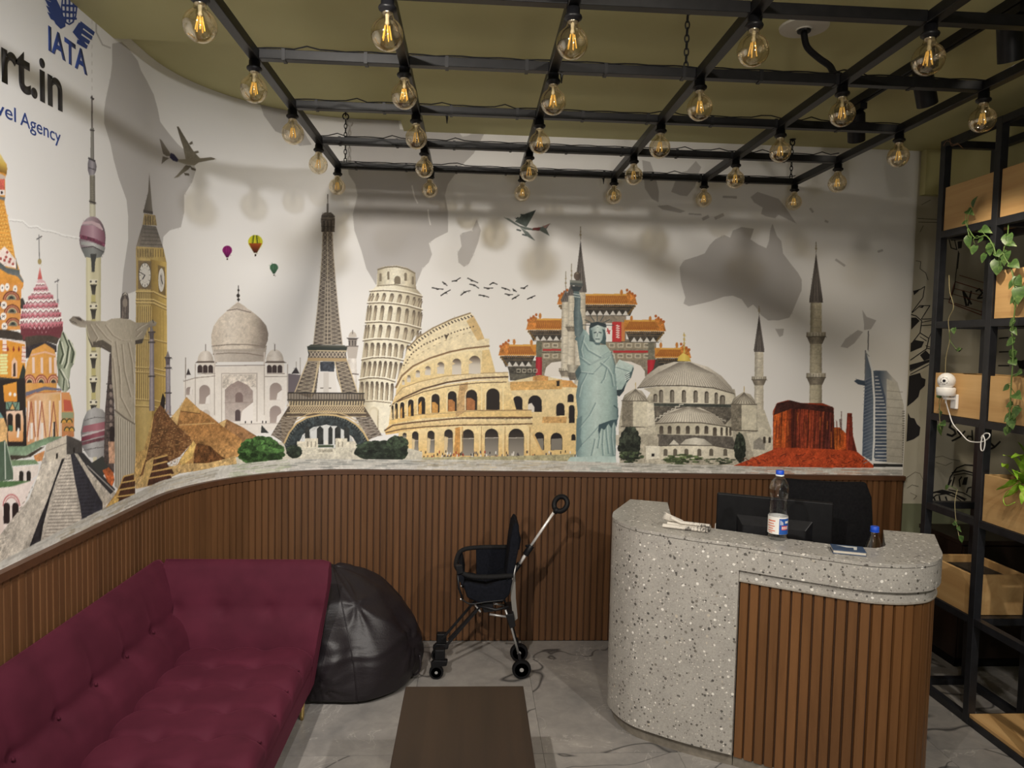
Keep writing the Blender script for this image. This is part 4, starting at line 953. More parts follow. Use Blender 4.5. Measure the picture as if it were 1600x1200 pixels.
P(z(410,775,600,765,800,768,1060,810,1060,885,800,870,420,865), [(176,168,146),(226,218,194)], g='h', noise=.05); L(z(405,775,600,764,800,768,1060,808), 1.6, (96,88,76))
for cx in (455,525,598,680,762,838,910,968,1012,1043): w_ = 34 if cx < 920 else 20; arch(*z(cx, 792 if cx < 850 else 805)[0], z(0, 862 if cx < 850 else 878)[0][1], w_/5.456, [(66,58,50),(110,100,86)])
P(z(420,865,1060,885,1100,990,430,965), (98,92,84), noise=.15); P(z(610,955,660,910,740,893,820,905,895,960), [(176,170,154),(222,216,200),(150,144,130)], g='h', noise=.04); P(z(520,955,560,910,610,955), (206,200,184), noise=.05)
P(z(430,965,610,955,895,960,1095,995,1100,1070,440,1075), [(206,198,174),(226,218,196),(190,182,160)], g='h', noise=.06); L(z(430,965,610,957,895,962,1095,996), 1.4, (84,76,66))
for cx in (490,572,668,778,880,1000): arch(*z(cx, 988)[0], z(0, 1050)[0][1], 34/5.456, (104,96,82))
for x0, x1, xm, yd, yb in ((120,340,235,575,800),(1050,1265,1160,605,830)):
    P(z(x0,yd+5,xm-20,yd+5,xm-20,yb,x0,yb), (126,118,102), noise=.15); P(z(xm-22,yd+5,x1,yd+5,x1,yb,xm-22,yb), (206,198,174), noise=.06)
    P(z(x0,yd+5,x0+20,yd-45,xm-10,yd-100,xm+55,yd-80,x1-15,yd-30,x1-5,yd+10), [(120,112,98),(206,198,178),(140,132,116)], g='h', noise=.04)
    for k in range(9): L([z(xm, yd-95)[0], z(x0+10+k*(x1-x0-20)/8, yd)[0]], .9, (110,102,90))
    L(z(x0-5,yd+5,x1+5,yd+8), 1.4, (90,82,70)); L(z(xm,yd-150,xm,yd-100), 1, (190,160,80)); L(z(x0-10,yb,x1+30,yb+8), 1.6, (96,88,76))
P(z(330,600,390,600,400,800,340,790), (214,206,184), noise=.08); P(z(330,860,380,850,430,890,430,960,320,960), (176,168,148), noise=.1); P(z(240,810,410,800,400,860,250,870), (196,188,166), noise=.1)
P(z(320,965,440,965,440,1070,325,1080), (226,220,200), noise=.05); P(z(370,1030,395,1030,395,1055,370,1055), (36,32,32)); P(z(320,1080,470,1080,470,1115,310,1115), (190,182,162), noise=.1)
P(z(1265,750,1390,865,1420,1000,1250,1080,1180,860,1280,840), (206,198,176), noise=.08); P(z(1240,930,1290,890,1340,930,1335,1000,1240,990), (150,144,132), noise=.1); arch(*z(1333, 885)[0], z(0, 940)[0][1], 4, (70,62,54)); arch(*z(1378, 888)[0], z(0, 940)[0][1], 4, (70,62,54))
P(z(60,870,100,870,140,910,100,960,70,960), (196,190,172), noise=.05)
P(z(590,240,600,205,640,170,690,200,708,245), [(216,180,60),(236,206,90),(190,150,40)], g='h'); P(z(640,170,650,120,660,170), (216,184,80)); L(z(648,0,650,130), 1.4, (190,166,100), setid=True)
for y in (20, 55, 90, 120): E(*z(649, y)[0], 1.8, 2, (206,180,100))
TR = (44,50,40)
def bush(cx, cy, rx, ry, c_, n=50):
    for i in range(n):
        a, b = rng.uniform(0, 2*PI), math.sqrt(rng.uniform(0, 1)); r_ = rng.uniform(.06, .2)
        x, y = cx+rx*b*math.cos(a)*.85, cy+ry*b*math.sin(a)*.85; k = rng.uniform(.65, 1.3)*(1.15 if y < cy else .85)
        E(x, y, rx*r_, ry*r_, tuple(v*k for v in c_), n=8, noise=.25)
E(*z(185, 950)[0], 16, 27, TR, noise=.25); E(*z(1125, 980)[0], 9, 23, TR, noise=.25); bush(*z(185, 950)[0], 19, 30, TR, 160); bush(*z(190, 1060)[0], 22, 12, (60,72,48), 40); bush(*z(1125, 980)[0], 11, 26, TR, 90); bush(*z(640, 1080)[0], 36, 9, (78,92,56), 60); bush(*z(950, 1095)[0], 28, 6, (60,70,48), 40)

# ---- green robed statue with torch
fig('printed_torch_statue')
z = Zm(870, 400, 3.53)
LB = [(70,96,104),(150,178,176),(178,200,194),(158,184,178),(96,122,124)]
P(z(105,1090,108,960,115,860,105,770,118,690,105,640,130,600,118,520,112,470,98,460,120,420,140,400,160,410,180,440,205,460,240,490,270,490,300,530,320,600,330,700,335,800,338,900,325,915,325,1105,110,1110), LB, g='h', noise=.03)
P(z(48,1145,75,1108,325,1105,328,1140), [(168,194,190),(190,210,204)], noise=.03)
P(z(100,440,95,380,92,320,98,260,95,210,120,190,132,230,130,300,142,360,145,410,125,450), [(56,74,82),(110,130,132),(70,90,96)], g='h', noise=.05)
P(z(72,140,145,150,142,168,72,160), (84,92,90)); P(z(78,165,140,170,122,195,92,195), (52,62,66)); P(z(72,132,142,138,142,150,72,146), (130,134,126)); E(*z(112, 110)[0], 5.4, 6.6, [(120,104,90),(74,60,52)], g='h'); P(z(110,85,122,100,104,100), (140,124,104)); P(z(92,195,122,195,120,240,95,230), (90,110,112)); L(z(90,208,126,214), 1.2, (190,200,196)); L(z(90,222,128,228), 1.2, (190,200,196))
P(z(180,470,178,400,200,375,240,370,265,395,272,450,270,490,235,480), (70,94,98), noise=.08); P(z(192,395,250,395,256,430,250,462,235,482,215,475,198,450), [(120,146,146),(196,212,206),(150,174,170)], g='h')
L(z(205,424,218,420), 1.6, (52,70,76)); L(z(232,420,246,424), 1.6, (52,70,76)); L(z(225,425,222,446), 1.4, (110,136,138)); L(z(214,458,236,458), 1.6, (84,110,112)); P(z(200,476,240,478,236,492,216,490), (84,110,114))
P(z(178,400,185,370,225,362,270,372,275,395,225,385), (46,60,66)); P(z(186,398,225,380,268,396,266,408,225,392,188,410), [(120,146,146),(206,220,214),(140,166,162)], g='h')
for x, y in ((140,380),(155,352),(185,330),(222,322),(258,330),(292,350),(315,382)): L([z(225+(x-225)*.45, 382+(y-382)*.4)[0], z(x, y)[0]], 1.2, (66,78,80), setid=True)
P(z(320,610,345,570,425,605,415,640,370,740,335,745), [(190,208,202),(150,176,172)], noise=.04); L(z(322,612,415,642), 1.2, (110,136,136)); P(z(375,650,410,640,420,610,425,620,410,670,385,700), (70,92,96)); P(z(330,740,360,735,385,690,370,745,345,775,332,768), (44,58,64))
for k in range(4): L(z(378,655+k*11,402,640+k*11), 1.4, (206,220,214))
FD = (92,120,124)
for a in ((140,470,170,520,240,560,290,530),(125,560,180,600,260,560,300,540),(120,640,200,650,290,560),(240,590,280,620,300,660,310,720),(275,620,260,680,245,700),(215,810,180,880,140,930,115,960),(300,530,320,600,315,650),(240,930,180,1000,130,1050),(230,960,235,1000,225,1060),(270,930,275,1010,285,1090),(305,920,300,1000,310,1100),(150,440,130,520,140,560),(165,650,130,720,118,780),(210,1010,200,1060,190,1100),(255,960,250,1040,255,1100)):
    L(z(*a), 2.4, FD, alpha=.55); L([(p[0]+2.2, p[1]-1.2) for p in z(*a)], 1.8, (206,222,216), alpha=.42)
P(z(228,960,232,930,300,905,335,900,330,945,315,915,300,950,285,925,262,960,245,950,235,985), (60,84,92)); P(z(108,900,140,880,130,1000,140,1040,110,1085,107,960), (84,112,118), alpha=.6); L(z(315,825,335,840,336,890), 2, (70,94,98)); P(z(100,640,125,600,135,640,110,690), (60,84,90), alpha=.7)

# ---- red desert butte
fig('printed_red_butte')
z = Zm(1130, 370, 3.157)
P(z(50,1130,150,1090,245,1050,245,860,265,820,320,805,380,820,490,820,540,840,548,940,575,940,605,970,612,870,635,870,640,980,660,1060,745,1130,740,1140,60,1138), [(150,52,26),(176,64,26),(196,66,28)], noise=.14)
P(z(248,870,265,825,330,808,340,1040,250,1040), [(206,90,26),(196,80,24),(120,40,22)], g='h', noise=.16, streak=.14); P(z(335,808,380,822,545,842,548,950,600,970,605,1050,335,1040), [(96,36,26),(170,62,32),(70,30,26),(150,56,26)], g='h', noise=.14, streak=.28)
P(z(248,880,262,825,330,806,385,820,540,838,545,870,400,850,330,850), (70,34,28), noise=.2); P(z(545,945,575,940,605,970,605,1050,550,1050), [(206,100,30),(170,66,24)], g='h', noise=.18, streak=.15); P(z(612,870,635,870,640,985,658,1060,612,1050,606,970), [(130,46,30),(96,34,26)], g='h', noise=.15, streak=.15)
for i in range(46): q = rng.uniform(255, 600); y = rng.uniform(860, 980); L(z(q,y,q+rng.uniform(-6,6),y+rng.uniform(30,90)), rng.uniform(.8,2), [(60,24,20),(214,104,36),(110,40,24)][rng.integers(3)], alpha=.6)
for i in range(150): q = rng.uniform(90, 710); y = rng.uniform(1055+abs(q-400)*.12, 1132); L(z(q,y,q+rng.uniform(-26,26),y+rng.uniform(4,12)), 1, [(110,36,22),(226,92,38),(206,76,30),(84,30,20)][rng.integers(4)], alpha=.8)

# ---- sail shaped skyscraper
fig('printed_sail_skyscraper')
L(z(716,465,714,560), 1.6, (96,96,98), setid=True); L(z(702,560,700,710), 2, (120,124,128), setid=True)
P(z(705,560,715,580,740,660,805,660,860,720,890,830,895,1000,890,1118,685,1080,690,900,700,720), [(112,124,140),(78,92,112),(206,202,194),(188,182,170)], g='h')
P(z(700,712,735,690,745,760,740,1110,688,1080,692,880), [(72,86,108),(110,122,138)], g='h', noise=.05)
P(z(748,670,775,700,800,790,806,900,806,1110,748,1105,752,800), (78,92,114))
for y in range(690, 1110, 17): L(z(750,y,min(806, 760+(y-680)*.25),y), 1.5, (206,208,210)); L(z(692,y+20,738,y), .9, (128,138,152))
P(z(806,700,850,720,890,830,895,1000,890,1118,806,1112), [(206,202,190),(176,170,156)], noise=.03)
for y in range(760, 1110, 40): L(z(808,y,885,y+6), 1.2, (150,144,132), alpha=.7)
for y in range(860, 1115, 12): L(z(884,y,894,y), 1.4, (110,106,98))
L(z(708,560,735,660,745,800,744,1000,738,1110), 3, (226,228,228)); L(z(702,570,720,590), 1, (150,152,154)); P(z(645,712,660,702,700,712,700,735,665,728), (66,80,98))
P(z(740,1118,890,1122,890,1135,740,1135), (50,50,50))

# ---- clipped shrubs
fig('printed_round_shrub')
E(408, 706, 34, 21, (50,80,38), noise=.2); bush(408, 706, 38, 25, (54,86,40), 420)
fig('printed_round_shrub')
E(590,706,36,14,(36,46,34), noise=.2); E(619,701,18,20,(38,48,36), noise=.2); bush(590, 704, 40, 17, (40,50,38), 260); bush(620, 700, 20, 22, (44,56,40), 160); E(460,706,12,10,(40,50,38)); bush(460, 705, 14, 12, (44,54,40), 60)

# ---- polished ground with broken reflections
fig('printed_polished_ground')
def capy(x): return float(np.interp(x, [-60,0,100,200,250,300,350,400,450,500,600,800,1000,1200,1412], [922,894,847,800,775,760,749,742,737,734,735,736.5,739,743,746]))
gt = [(-60,902),(0,878),(100,826),(150,800),(200,777),(250,752),(300,738),(345,728),(380,724),(450,717),(640,718),(830,719),(965,723),(1150,728),(1300,731),(1412,734)]
P(gt+[(x, capy(x)+14) for x in range(1412, -80, -60)], [(206,203,194),(190,187,178),(206,203,196)], noise=.05)
REF = [(0,90,(206,200,190)),(90,200,(170,150,110)),(200,340,(196,180,150)),(360,450,(150,168,120)),(450,650,(150,154,150)),(650,890,(206,188,150)),(890,965,(186,204,198)),(965,1160,(150,150,136)),(1160,1370,(196,140,112)),(1345,1412,(150,152,150))]
for x0, x1, c_ in REF:
    for i in range(int((x1-x0)*.5)):
        q = rng.uniform(x0, x1); g0 = np.interp(q, [p[0] for p in gt], [p[1] for p in gt]); y = rng.uniform(g0, capy(q)); k = rng.uniform(.55, 1.15)
        sl_ = (capy(q+5)-capy(q-5))/10; w_ = rng.uniform(3, 12); L([(q-w_, y-w_*sl_), (q+w_, y+w_*sl_)], rng.uniform(.8, 2.2), tuple(min(240, v*k) for v in c_), alpha=.33)

# ---- turn the print into meshes that follow the wall
zs_ = Z_CAP + np.arange(NV+1)*RES; ss_ = np.arange(NU+1)*RES; OFF = .0006
a_ = np.clip((ss_-SA)/RM, 0, PI/2); r_ = RM-OFF
wx = np.where(ss_ <= SA, XM+OFF, np.where(ss_ <= SB, XC-r_*np.cos(a_), XC+ss_-SB)); wy = np.where(ss_ <= SA, Y0+ss_, np.where(ss_ <= SB, YC+r_*np.sin(a_), YM-OFF))
CAN = np.clip(CAN, 0, 255); lum_ = CAN @ np.array([.3,.6,.1], np.float32); CAN = np.clip(lum_[..., None]+(CAN-lum_[..., None])*.84, 0, 255)/255; LIN = np.where(CAN <= .04045, CAN/12.92, ((CAN+.055)/1.055)**2.4).astype(np.float32)
KB = 4; nbv, nbu = NV//KB, NU//KB
idx = np.arange((NV+1)*(NU+1)).reshape(NV+1, NU+1)
crop = (slice(0, nbv*KB), slice(0, nbu*KB))
bl = lambda A: A[crop].reshape(nbv, KB, nbu, KB, *A.shape[2:]).swapaxes(1, 2)
fidb = bl(FID); lumb = bl(LIN.sum(2)); nxt = bl(np.pad(LIN.sum(2), ((0,1),(0,1)), mode='edge')[1:, 1:]); fidn = bl(np.pad(FID, ((0,1),(0,1)), mode='edge')[1:, 1:])
flat = (fidb.reshape(nbv, nbu, -1).max(2) == 0) & (fidn.reshape(nbv, nbu, -1).max(2) == 0)
flat &= (np.maximum(lumb, nxt).reshape(nbv, nbu, -1).max(2)-np.minimum(lumb, nxt).reshape(nbv, nbu, -1).min(2)) < .03
I, J = np.nonzero(flat); I = I*KB; J = J*KB
big = np.stack([idx[I, J], idx[I, J+KB], idx[I+KB, J+KB], idx[I+KB, J]], 1)
fm = np.repeat(np.repeat(~flat, KB, 0), KB, 1); I, J = np.nonzero(fm)
small = np.stack([idx[I, J], idx[I, J+1], idx[I+1, J+1], idx[I+1, J]], 1); sid = FID[I, J]
mp = mat('printed_wallpaper', (.8,.8,.8,1), .55, spec=.25); t = NT(mp); at_ = t.n('ShaderNodeVertexColor', layer_name='print'); t.l(at_.outputs[0], t.b.inputs['Base Color'])
M['print'] = mp
mural = thing('wall_mural', 'printed wallpaper mural of world landmarks on the curved white wall', 'mural', (0, YM, Z_CAP))
VX = np.broadcast_to(wx[None], (NV+1, NU+1)).ravel(); VY = np.broadcast_to(wy[None], (NV+1, NU+1)).ravel()-YM; VZ = np.broadcast_to((zs_-Z_CAP)[:, None], (NV+1, NU+1)).ravel(); VC = LIN.reshape(-1, 3)
def grid_mesh(name, faces):
    u, inv = np.unique(faces.ravel(), return_inverse=True); nf = len(faces)
    me = bpy.data.meshes.new(name); me.vertices.add(len(u)); me.vertices.foreach_set('co', np.stack([VX[u], VY[u], VZ[u]], 1).astype(np.float32).ravel())
    me.loops.add(nf*4); me.loops.foreach_set('vertex_index', inv.astype(np.int32).ravel()); me.polygons.add(nf); me.polygons.foreach_set('loop_start', np.arange(0, nf*4, 4, dtype=np.int32))
    me.update(calc_edges=True)
    ca = me.color_attributes.new('print', 'FLOAT_COLOR', 'POINT'); ca.data.foreach_set('color', np.concatenate([VC[u], np.ones((len(u), 1), np.float32)], 1).ravel())
    me.materials.append(mp); return me
for k, nm in enumerate(FIGS):
    fs = small[sid == k]
    if k == 0: fs = np.concatenate([big, fs])
    if len(fs) == 0: continue
    linked(nm, grid_mesh(nm, fs), mural)
print('mural cells', len(small), 'blocks', len(big))

# ================================================================== LETTERING ON THE LEFT WALL, LINE DRAWINGS BEHIND THE RACK
M['ink'] = mat('black_print', srgb(40,38,40), .5)
M['ink_blue'] = mat('blue_print', srgb(44,66,128), .5)
M['ink_red'] = mat('dark_red_print', srgb(112,52,44), .5)
def flat_shape(polys, name, m, parent, place, thick=.0008):
    """polys: outlines in 2D; each becomes a thin filled shape carried to the wall by place(u, v, depth)"""
    bm = bmesh.new(); kz = 0
    for pl in polys:
        kz += 1; lo = [bm.verts.new((p[0], p[1], .00012*(kz % 9))) for p in pl]
        try: bm.faces.new(lo)
        except ValueError: continue
    bmesh.ops.triangulate(bm, faces=bm.faces)
    return finish_flat(bm, name, m, parent, place, thick)
def finish_flat(bm, name, m, parent, place, thick, cut=None):
    if cut:
        for c in cut: bmesh.ops.bisect_plane(bm, geom=bm.verts[:]+bm.edges[:]+bm.faces[:], plane_co=(c,0,0), plane_no=(1,0,0))
    r_ = bmesh.ops.extrude_face_region(bm, geom=bm.faces[:])
    top = set(v for v in r_['geom'] if isinstance(v, bmesh.types.BMVert))
    for v in bm.verts: v.co = Vector(place(v.co.x, v.co.y, (thick if v in top else 0.0)+v.co.z))
    bmesh.ops.recalc_face_normals(bm, faces=bm.faces)
    me = bpy.data.meshes.new(name); bm.to_mesh(me); bm.free(); me.materials.append(m)
    o = bpy.data.objects.new(name, me); COL.objects.link(o); o.parent = parent
    return o
def text_bm(body, size=1.0, bold=0.0):
    cu = bpy.data.curves.new('lettering', 'FONT'); cu.body = body; cu.size = size; cu.offset = bold; cu.resolution_u = 6
    ob = bpy.data.objects.new('lettering', cu); COL.objects.link(ob)
    dg = bpy.context.evaluated_depsgraph_get(); me = bpy.data.meshes.new_from_object(ob.evaluated_get(dg))
    bm = bmesh.new(); bm.from_mesh(me); bpy.data.objects.remove(ob); bpy.data.meshes.remove(me)
    bmesh.ops.dissolve_degenerate(bm, edges=bm.edges[:], dist=1e-5)
    return bm
def on_mural(u, v, d):
    """u along the wall from the mural's left end, v height above the floor"""
    x, y, _ = wallp(u, .0014 + d); return (x, y - YM, v - Z_CAP)
def wall_at(x, y):
    q = wall_uv(np.array([[x, y]]))[0]; return q[0]*RES, q[1]*RES + Z_CAP
def word(name, body, m, p_left, p_right, cap_h, bold=0., ref=None):
    """p_left, p_right: measured wall points (u, v) of the baseline at the word's first and last letter; ref = word part they bracket"""
    bm = text_bm(body, 1.0, bold); b2 = text_bm(ref or body, 1.0, bold)
    w_ref = max(v.co.x for v in b2.verts)-min(v.co.x for v in b2.verts); b2.free()
    x_max = max(v.co.x for v in bm.verts); k = (p_right[0]-p_left[0])/w_ref; kv = cap_h/.70
    for v in bm.verts:
        u = p_right[0]-(x_max-v.co.x)*k; f = (u-p_left[0])/(p_right[0]-p_left[0])
        v.co = Vector((u, p_left[1]+(p_right[1]-p_left[1])*f+v.co.y*kv, 0))
    return finish_flat(bm, name, m, mural, on_mural, .0008)
def hgt(x, y0, y1): return wall_at(x, y0)[1]-wall_at(x, y1)[1]
word('printed_web_address', 'rt.in', M['ink'], wall_at(2,125), wall_at(97,173), hgt(70,92,167)*.92, .022)
word('printed_tagline', 'Travel', M['ink_blue'], wall_at(-7,177), wall_at(24,191), hgt(35,170,192)*1.0, .0, ref='vel')
word('printed_tagline', 'Agency', M['ink_blue'], wall_at(31,194.5), wall_at(94,224), hgt(35,170,192)*1.0, .0)
word('printed_initials', 'IATA', M['ink_blue'], wall_at(75,77), wall_at(136,117), hgt(100,60,96)*.98, .03)
# winged globe emblem over the initials
zq = Zm(0, 0, 4)
def mural_polys(name, m, lst): return flat_shape([[wall_at(*p) for p in pl] for pl in lst], name, m, mural, on_mural)
wing = []
for k in range(4):
    wing.append(zq(268+k*8,-46+k*40, 345+k*9,-8+k*42, 352+k*8,26+k*42, 290+k*8,-2+k*40))
wing.append(zq(300,60,330,-40,370,40,400,120,405,165,375,180,345,150))
wing2 = [zq(450,200,490,140,520,160,500,230,540,285,500,260)]
for k in range(4): wing2.append(zq(500-k*6,132+k*38, 588-k*14,200+k*28, 580-k*14,222+k*28, 494-k*6,156+k*38))
glob = []
for k in range(12):
    a0, a1 = 2*PI*k/12, 2*PI*(k+1)/12
    glob.append(zq(428+52*math.cos(a0),45+112*math.sin(a0),428+52*math.cos(a1),45+112*math.sin(a1),428+44*math.cos(a1),45+102*math.sin(a1),428+44*math.cos(a0),45+102*math.sin(a0)))
for q in (-26, 0, 26): glob.append(zq(424+q,-58,436+q,-58,434+q*.9,140,426+q*.9,140))
for y in (-20, 30, 70, 108): glob.append(zq(380,y-6,476,y+2,476,y+16,380,y+8))
emblem = mural_polys('printed_emblem', M['ink_blue'], wing + wing2 + glob)

# black line drawings on the grey alcove wall
def on_alcove(u, v, d): return (u, YM + .0035 - d, v)
def alcove_at(x, y):
    p = px(x, y, Y=YM + .003); return (p.x, p.z)
def strokes(name, m, lines, fills=()):
    pls = [[alcove_at(*p) for p in f] for f in fills]
    for pts, w_ in lines:
        for a, b in zip(pts[:-1], pts[1:]):
            a = Vector(a); b = Vector(b); d = (b-a)
            if d.length < 1e-6: continue
            d.normalize(); q = Vector((-d.y, d.x))*w_/2; e = d*w_*.25
            pls.append([alcove_at(*p) for p in (a-e+q, b+e+q, b+e-q, a-e-q)])
    return flat_shape(pls, name, m, wall_alcove, on_alcove)
za = Zm(1400, 440, 4)
strokes('drawn_leaf_ornament', M['ink'], [(za(180,30,150,50,108,60),1.2),(za(180,30,168,100,100,190),1.2),(za(100,195,150,150,212,150),1.2),(za(212,150,180,200,158,235),1.2),(za(95,205,125,215,160,245,150,320,95,390),1.4),
    (za(160,235,230,232),1.2),(za(160,255,230,240),1),(za(160,275,230,270),1.2),(za(150,320,205,355,190,420,90,490),1.4),(za(205,355,222,315),1.2),(za(150,345,190,370),1),(za(190,415,275,435,240,480,90,560),1.4),(za(185,400,230,415),1),(za(90,580,240,500),1.2)],
    [za(108,60,150,45,140,60,112,85), za(95,225,125,225,148,245,95,300), za(92,385,120,365,175,375,160,410,90,440), za(150,460,185,430,215,460,215,480,175,495), za(85,520,215,485,215,500,85,555), za(140,160,178,148,165,165)])
strokes('drawn_torn_map', M['ink'], [], [za(82,590,150,570,160,600,185,610,180,650,150,680,140,720,110,750,70,780), za(75,820,90,850,115,855,130,890,152,910,145,960,110,985,65,1000)])
strokes('drawn_stamp', M['ink_red'], [(za(370,0,545,55),1.4),(za(370,0,330,130,535,210,550,60),1.4),(za(355,40,545,90),1),(za(345,75,540,130),1),(za(365,135,540,190),1.2),(za(395,-40,560,10),1)])
strokes('drawn_lettering', M['ink'], [(za(420,60,440,150),3.2),(za(420,60,470,140),3.2),(za(470,60,450,150),2.6),(za(500,60,520,45,540,70,510,105,545,100),2.6),
    (za(370,885,345,880,335,910,365,930,372,950,350,965,320,955),3.4),(za(385,935,405,960),3),(za(430,935,400,970,350,995),2.6),(za(440,985,450,965,475,970,478,990),2.2),(za(475,930,478,990),2.2),(za(590,1010,612,1030),3),(za(650,1000,615,1035,580,1050),2.8)])
zb = Zm(1400, 640, 4)
strokes('drawn_dome', M['ink'], [(zb(320,490,340,420,380,365,430,345,500,350),2),(zb(350,395,420,380,500,400),2),(zb(360,410,430,398,500,415),1.4),(zb(195,560,230,520,290,505,350,520,430,565),2.6),(zb(205,575,250,535,310,525,370,545,420,580),1.6),
    (zb(330,470,345,440),2),(zb(350,480,365,420),2),(zb(400,480,395,440,410,420),2),(zb(440,520,450,490,470,485),2),(zb(330,500,420,520,490,560),1.6),(zb(350,520,440,560),1.4),(zb(235,545,245,570),2.4),(zb(270,540,275,570),2.4),(zb(310,545,320,575),2.4)], [zb(412,470,425,425,450,420,440,470), zb(230,515,290,508,350,525,300,530)])
strokes('drawn_skyline_lines', mat('pale_line_print', srgb(120,114,100), .6), [(zb(60,430,120,390,150,400,170,440),.8),(zb(70,490,100,470,140,480),.8),(zb(230,300,290,290,340,310,400,320),.8),(zb(250,330,310,350,350,330),.8),(zb(90,520,130,540,110,560),.8)])
zc_ = Zm(1400, 180, 4)
strokes('drawn_street_lamp', M['ink'], [(zc_(330,770,345,830,380,840),1.6),(zc_(345,780,420,775),2),(zc_(365,775,380,840),1.4),(zc_(390,850,365,1080,340,1150,280,1145),1.2),(zc_(395,860,385,960),1.2)], [zc_(385,790,415,785,410,830,388,835)])
strokes('drawn_fine_lines', mat('fine_line_print', srgb(72,68,58), .6), [(zc_(135,645,260,652),.9),(zc_(140,668,260,670),.9),(zc_(125,910,155,915,150,960,185,985,200,1030),.9),(zc_(160,560,215,530),.7),(zc_(170,690,150,730),.7)])
strokes('drawn_bird', M['ink'], [(za(375,425,395,435,412,418),1.6),(za(645,355,700,350),2),(za(645,440,705,438),2),(za(640,525,705,525),2),(za(755,495,790,500,800,540),2)], [za(755,500,800,490,800,550,770,540)])

# ================================================================== SUSPENDED LAMP GRID
GX = [-.765, -.252, .270, .795, 1.320, 1.853]; GY = [2.08, 2.58, 3.10, 3.625, 4.12]; GZ = 2.767
GRPX = ['leftmost long bar', 'second bar from left', 'third bar from left', 'third bar from right', 'second bar from right', 'rightmost long bar']
grid = thing('suspended_lamp_frame', 'black square-tube metal grid hung below the ceiling on chains', 'lamp frame', (0, 3.09, GZ))
def L3(o, *pts): return local(o, pts)
for x in GX:
    a, b = L3(grid, (x, 0.95, GZ), (x, GY[-1]+.012, GZ)); MB().bar(a, b, .034, .034).build('long_bar', M['black_metal'], grid, bevel=.002)
for y in GY:
    for i in range(5):
        a, b = L3(grid, (GX[i]+.017, y, GZ+.002), (GX[i+1]-.017, y, GZ+.002)); MB().bar(a, b, .034, .033).build('cross_bar', M['black_metal'], grid, bevel=.002)
# thin black flex that runs along the cross bars
rnd = random.Random(4)
for y in GY[1:]:
    pts = []
    for k in range(60):
        x = GX[0]+(GX[-1]-GX[0])*k/59; pts.append((x, y-.006, GZ+.022+.004*abs(math.sin(k*.9))+(.012 if rnd.random() < .08 else 0)))
    MB().tube(local(grid, pts), .0026, 5).build('flex', M['plastic'], grid)
    for k in range(9):
        x = GX[0]+.1+k*.28; a = local(grid, [(x, y, GZ)])[0]
        MB().box(a.x-.006, a.x+.006, a.y-.0185, a.y+.0185, a.z-.0175, a.z+.021).build('cable_tie', M['plastic'], grid)
for x, y in ((GX[1]+.13, GY[2]), (GX[2]+.03, GY[1]), (GX[2]-.02, GY[2]), (GX[3]-.06, GY[4]), (GX[3]+.02, GY[0]), (GX[1]+.02, GY[4]), (GX[2]+.005, GY[4])):
    a = local(grid, [(x, y, GZ)])[0]; MB().lathe([(.006,-.017),(.005,-.025),(.0015,-.05)], 6, a).build('tie_tail', M['plastic'], grid)

# ---- filament bulbs, one under each crossing
glass = bpy.data.materials.new('amber_bulb_glass'); glass.use_nodes = True
nt = glass.node_tree; nt.nodes.remove(nt.nodes['Principled BSDF']); out = nt.nodes['Material Output']
tr = nt.nodes.new('ShaderNodeBsdfTransparent'); tr.inputs[0].default_value = (.955,.90,.78,1)
gl = nt.nodes.new('ShaderNodeBsdfGlossy'); gl.inputs['Roughness'].default_value = .03; gl.inputs[0].default_value = (1,.93,.8,1)
lw = nt.nodes.new('ShaderNodeLayerWeight'); lw.inputs[0].default_value = .32
rm = nt.nodes.new('ShaderNodeMapRange'); rm.inputs[3].default_value = .16; rm.inputs[4].default_value = .70
mx = nt.nodes.new('ShaderNodeMixShader'); nt.links.new(lw.outputs['Facing'], rm.inputs[0]); nt.links.new(rm.outputs[0], mx.inputs[0])
nt.links.new(tr.outputs[0], mx.inputs[1]); nt.links.new(gl.outputs[0], mx.inputs[2]); nt.links.new(mx.outputs[0], out.inputs[0])
M['filament'] = mat('yellow_filament', srgb(236,180,70), .5)
bsdf = M['filament'].node_tree.nodes['Principled BSDF']; bsdf.inputs['Emission Color'].default_value = (1,.68,.2,1); bsdf.inputs['Emission Strength'].default_value = .22  # faint glow added to the filaments; the bulbs are off
RB = .0455
sock_me = MB().lathe([(.012,0),(.019,-.003),(.0195,-.022),(.0245,-.024),(.0265,-.029),(.0245,-.034),(.0185,-.036),(.0175,-.040)], 16).mesh('socket', M['plastic'], True)
prof = [(.0150,-.036),(.0158,-.042),(.0175,-.050),(.0215,-.0590)] + [(RB*math.sin(R(a)), -.0995+RB*math.cos(R(a))) for a in range(37, 181, 11)]
prof[-1] = (.0005, prof[-1][1])
bulb_me = MB().lathe(prof, 24).mesh('glass_globe', glass, True)
neck_me = MB().lathe([(.0142,-.035),(.0142,-.043),(.010,-.046)], 14).mesh('metal_cap', M['chrome'], True)
stem_me = MB().lathe([(.0065,-.044),(.0050,-.062),(.007,-.070),(.002,-.076)], 8).mesh('glass_stem', mat('milky_glass', (.75,.68,.5,1), .25), True)
fm_ = MB()
for k in range(5):
    a = 2*PI*k/5+.4; fm_.tube([(.006*math.cos(a), .006*math.sin(a), -.076), (.013*math.cos(a), .013*math.sin(a), -.114)], .0019, 5)
fil_me = fm_.mesh('filament', M['filament'])
ROWN = ['nearest the camera', 'second row from the front', 'middle row of five', 'second row from the mural', 'nearest the mural']
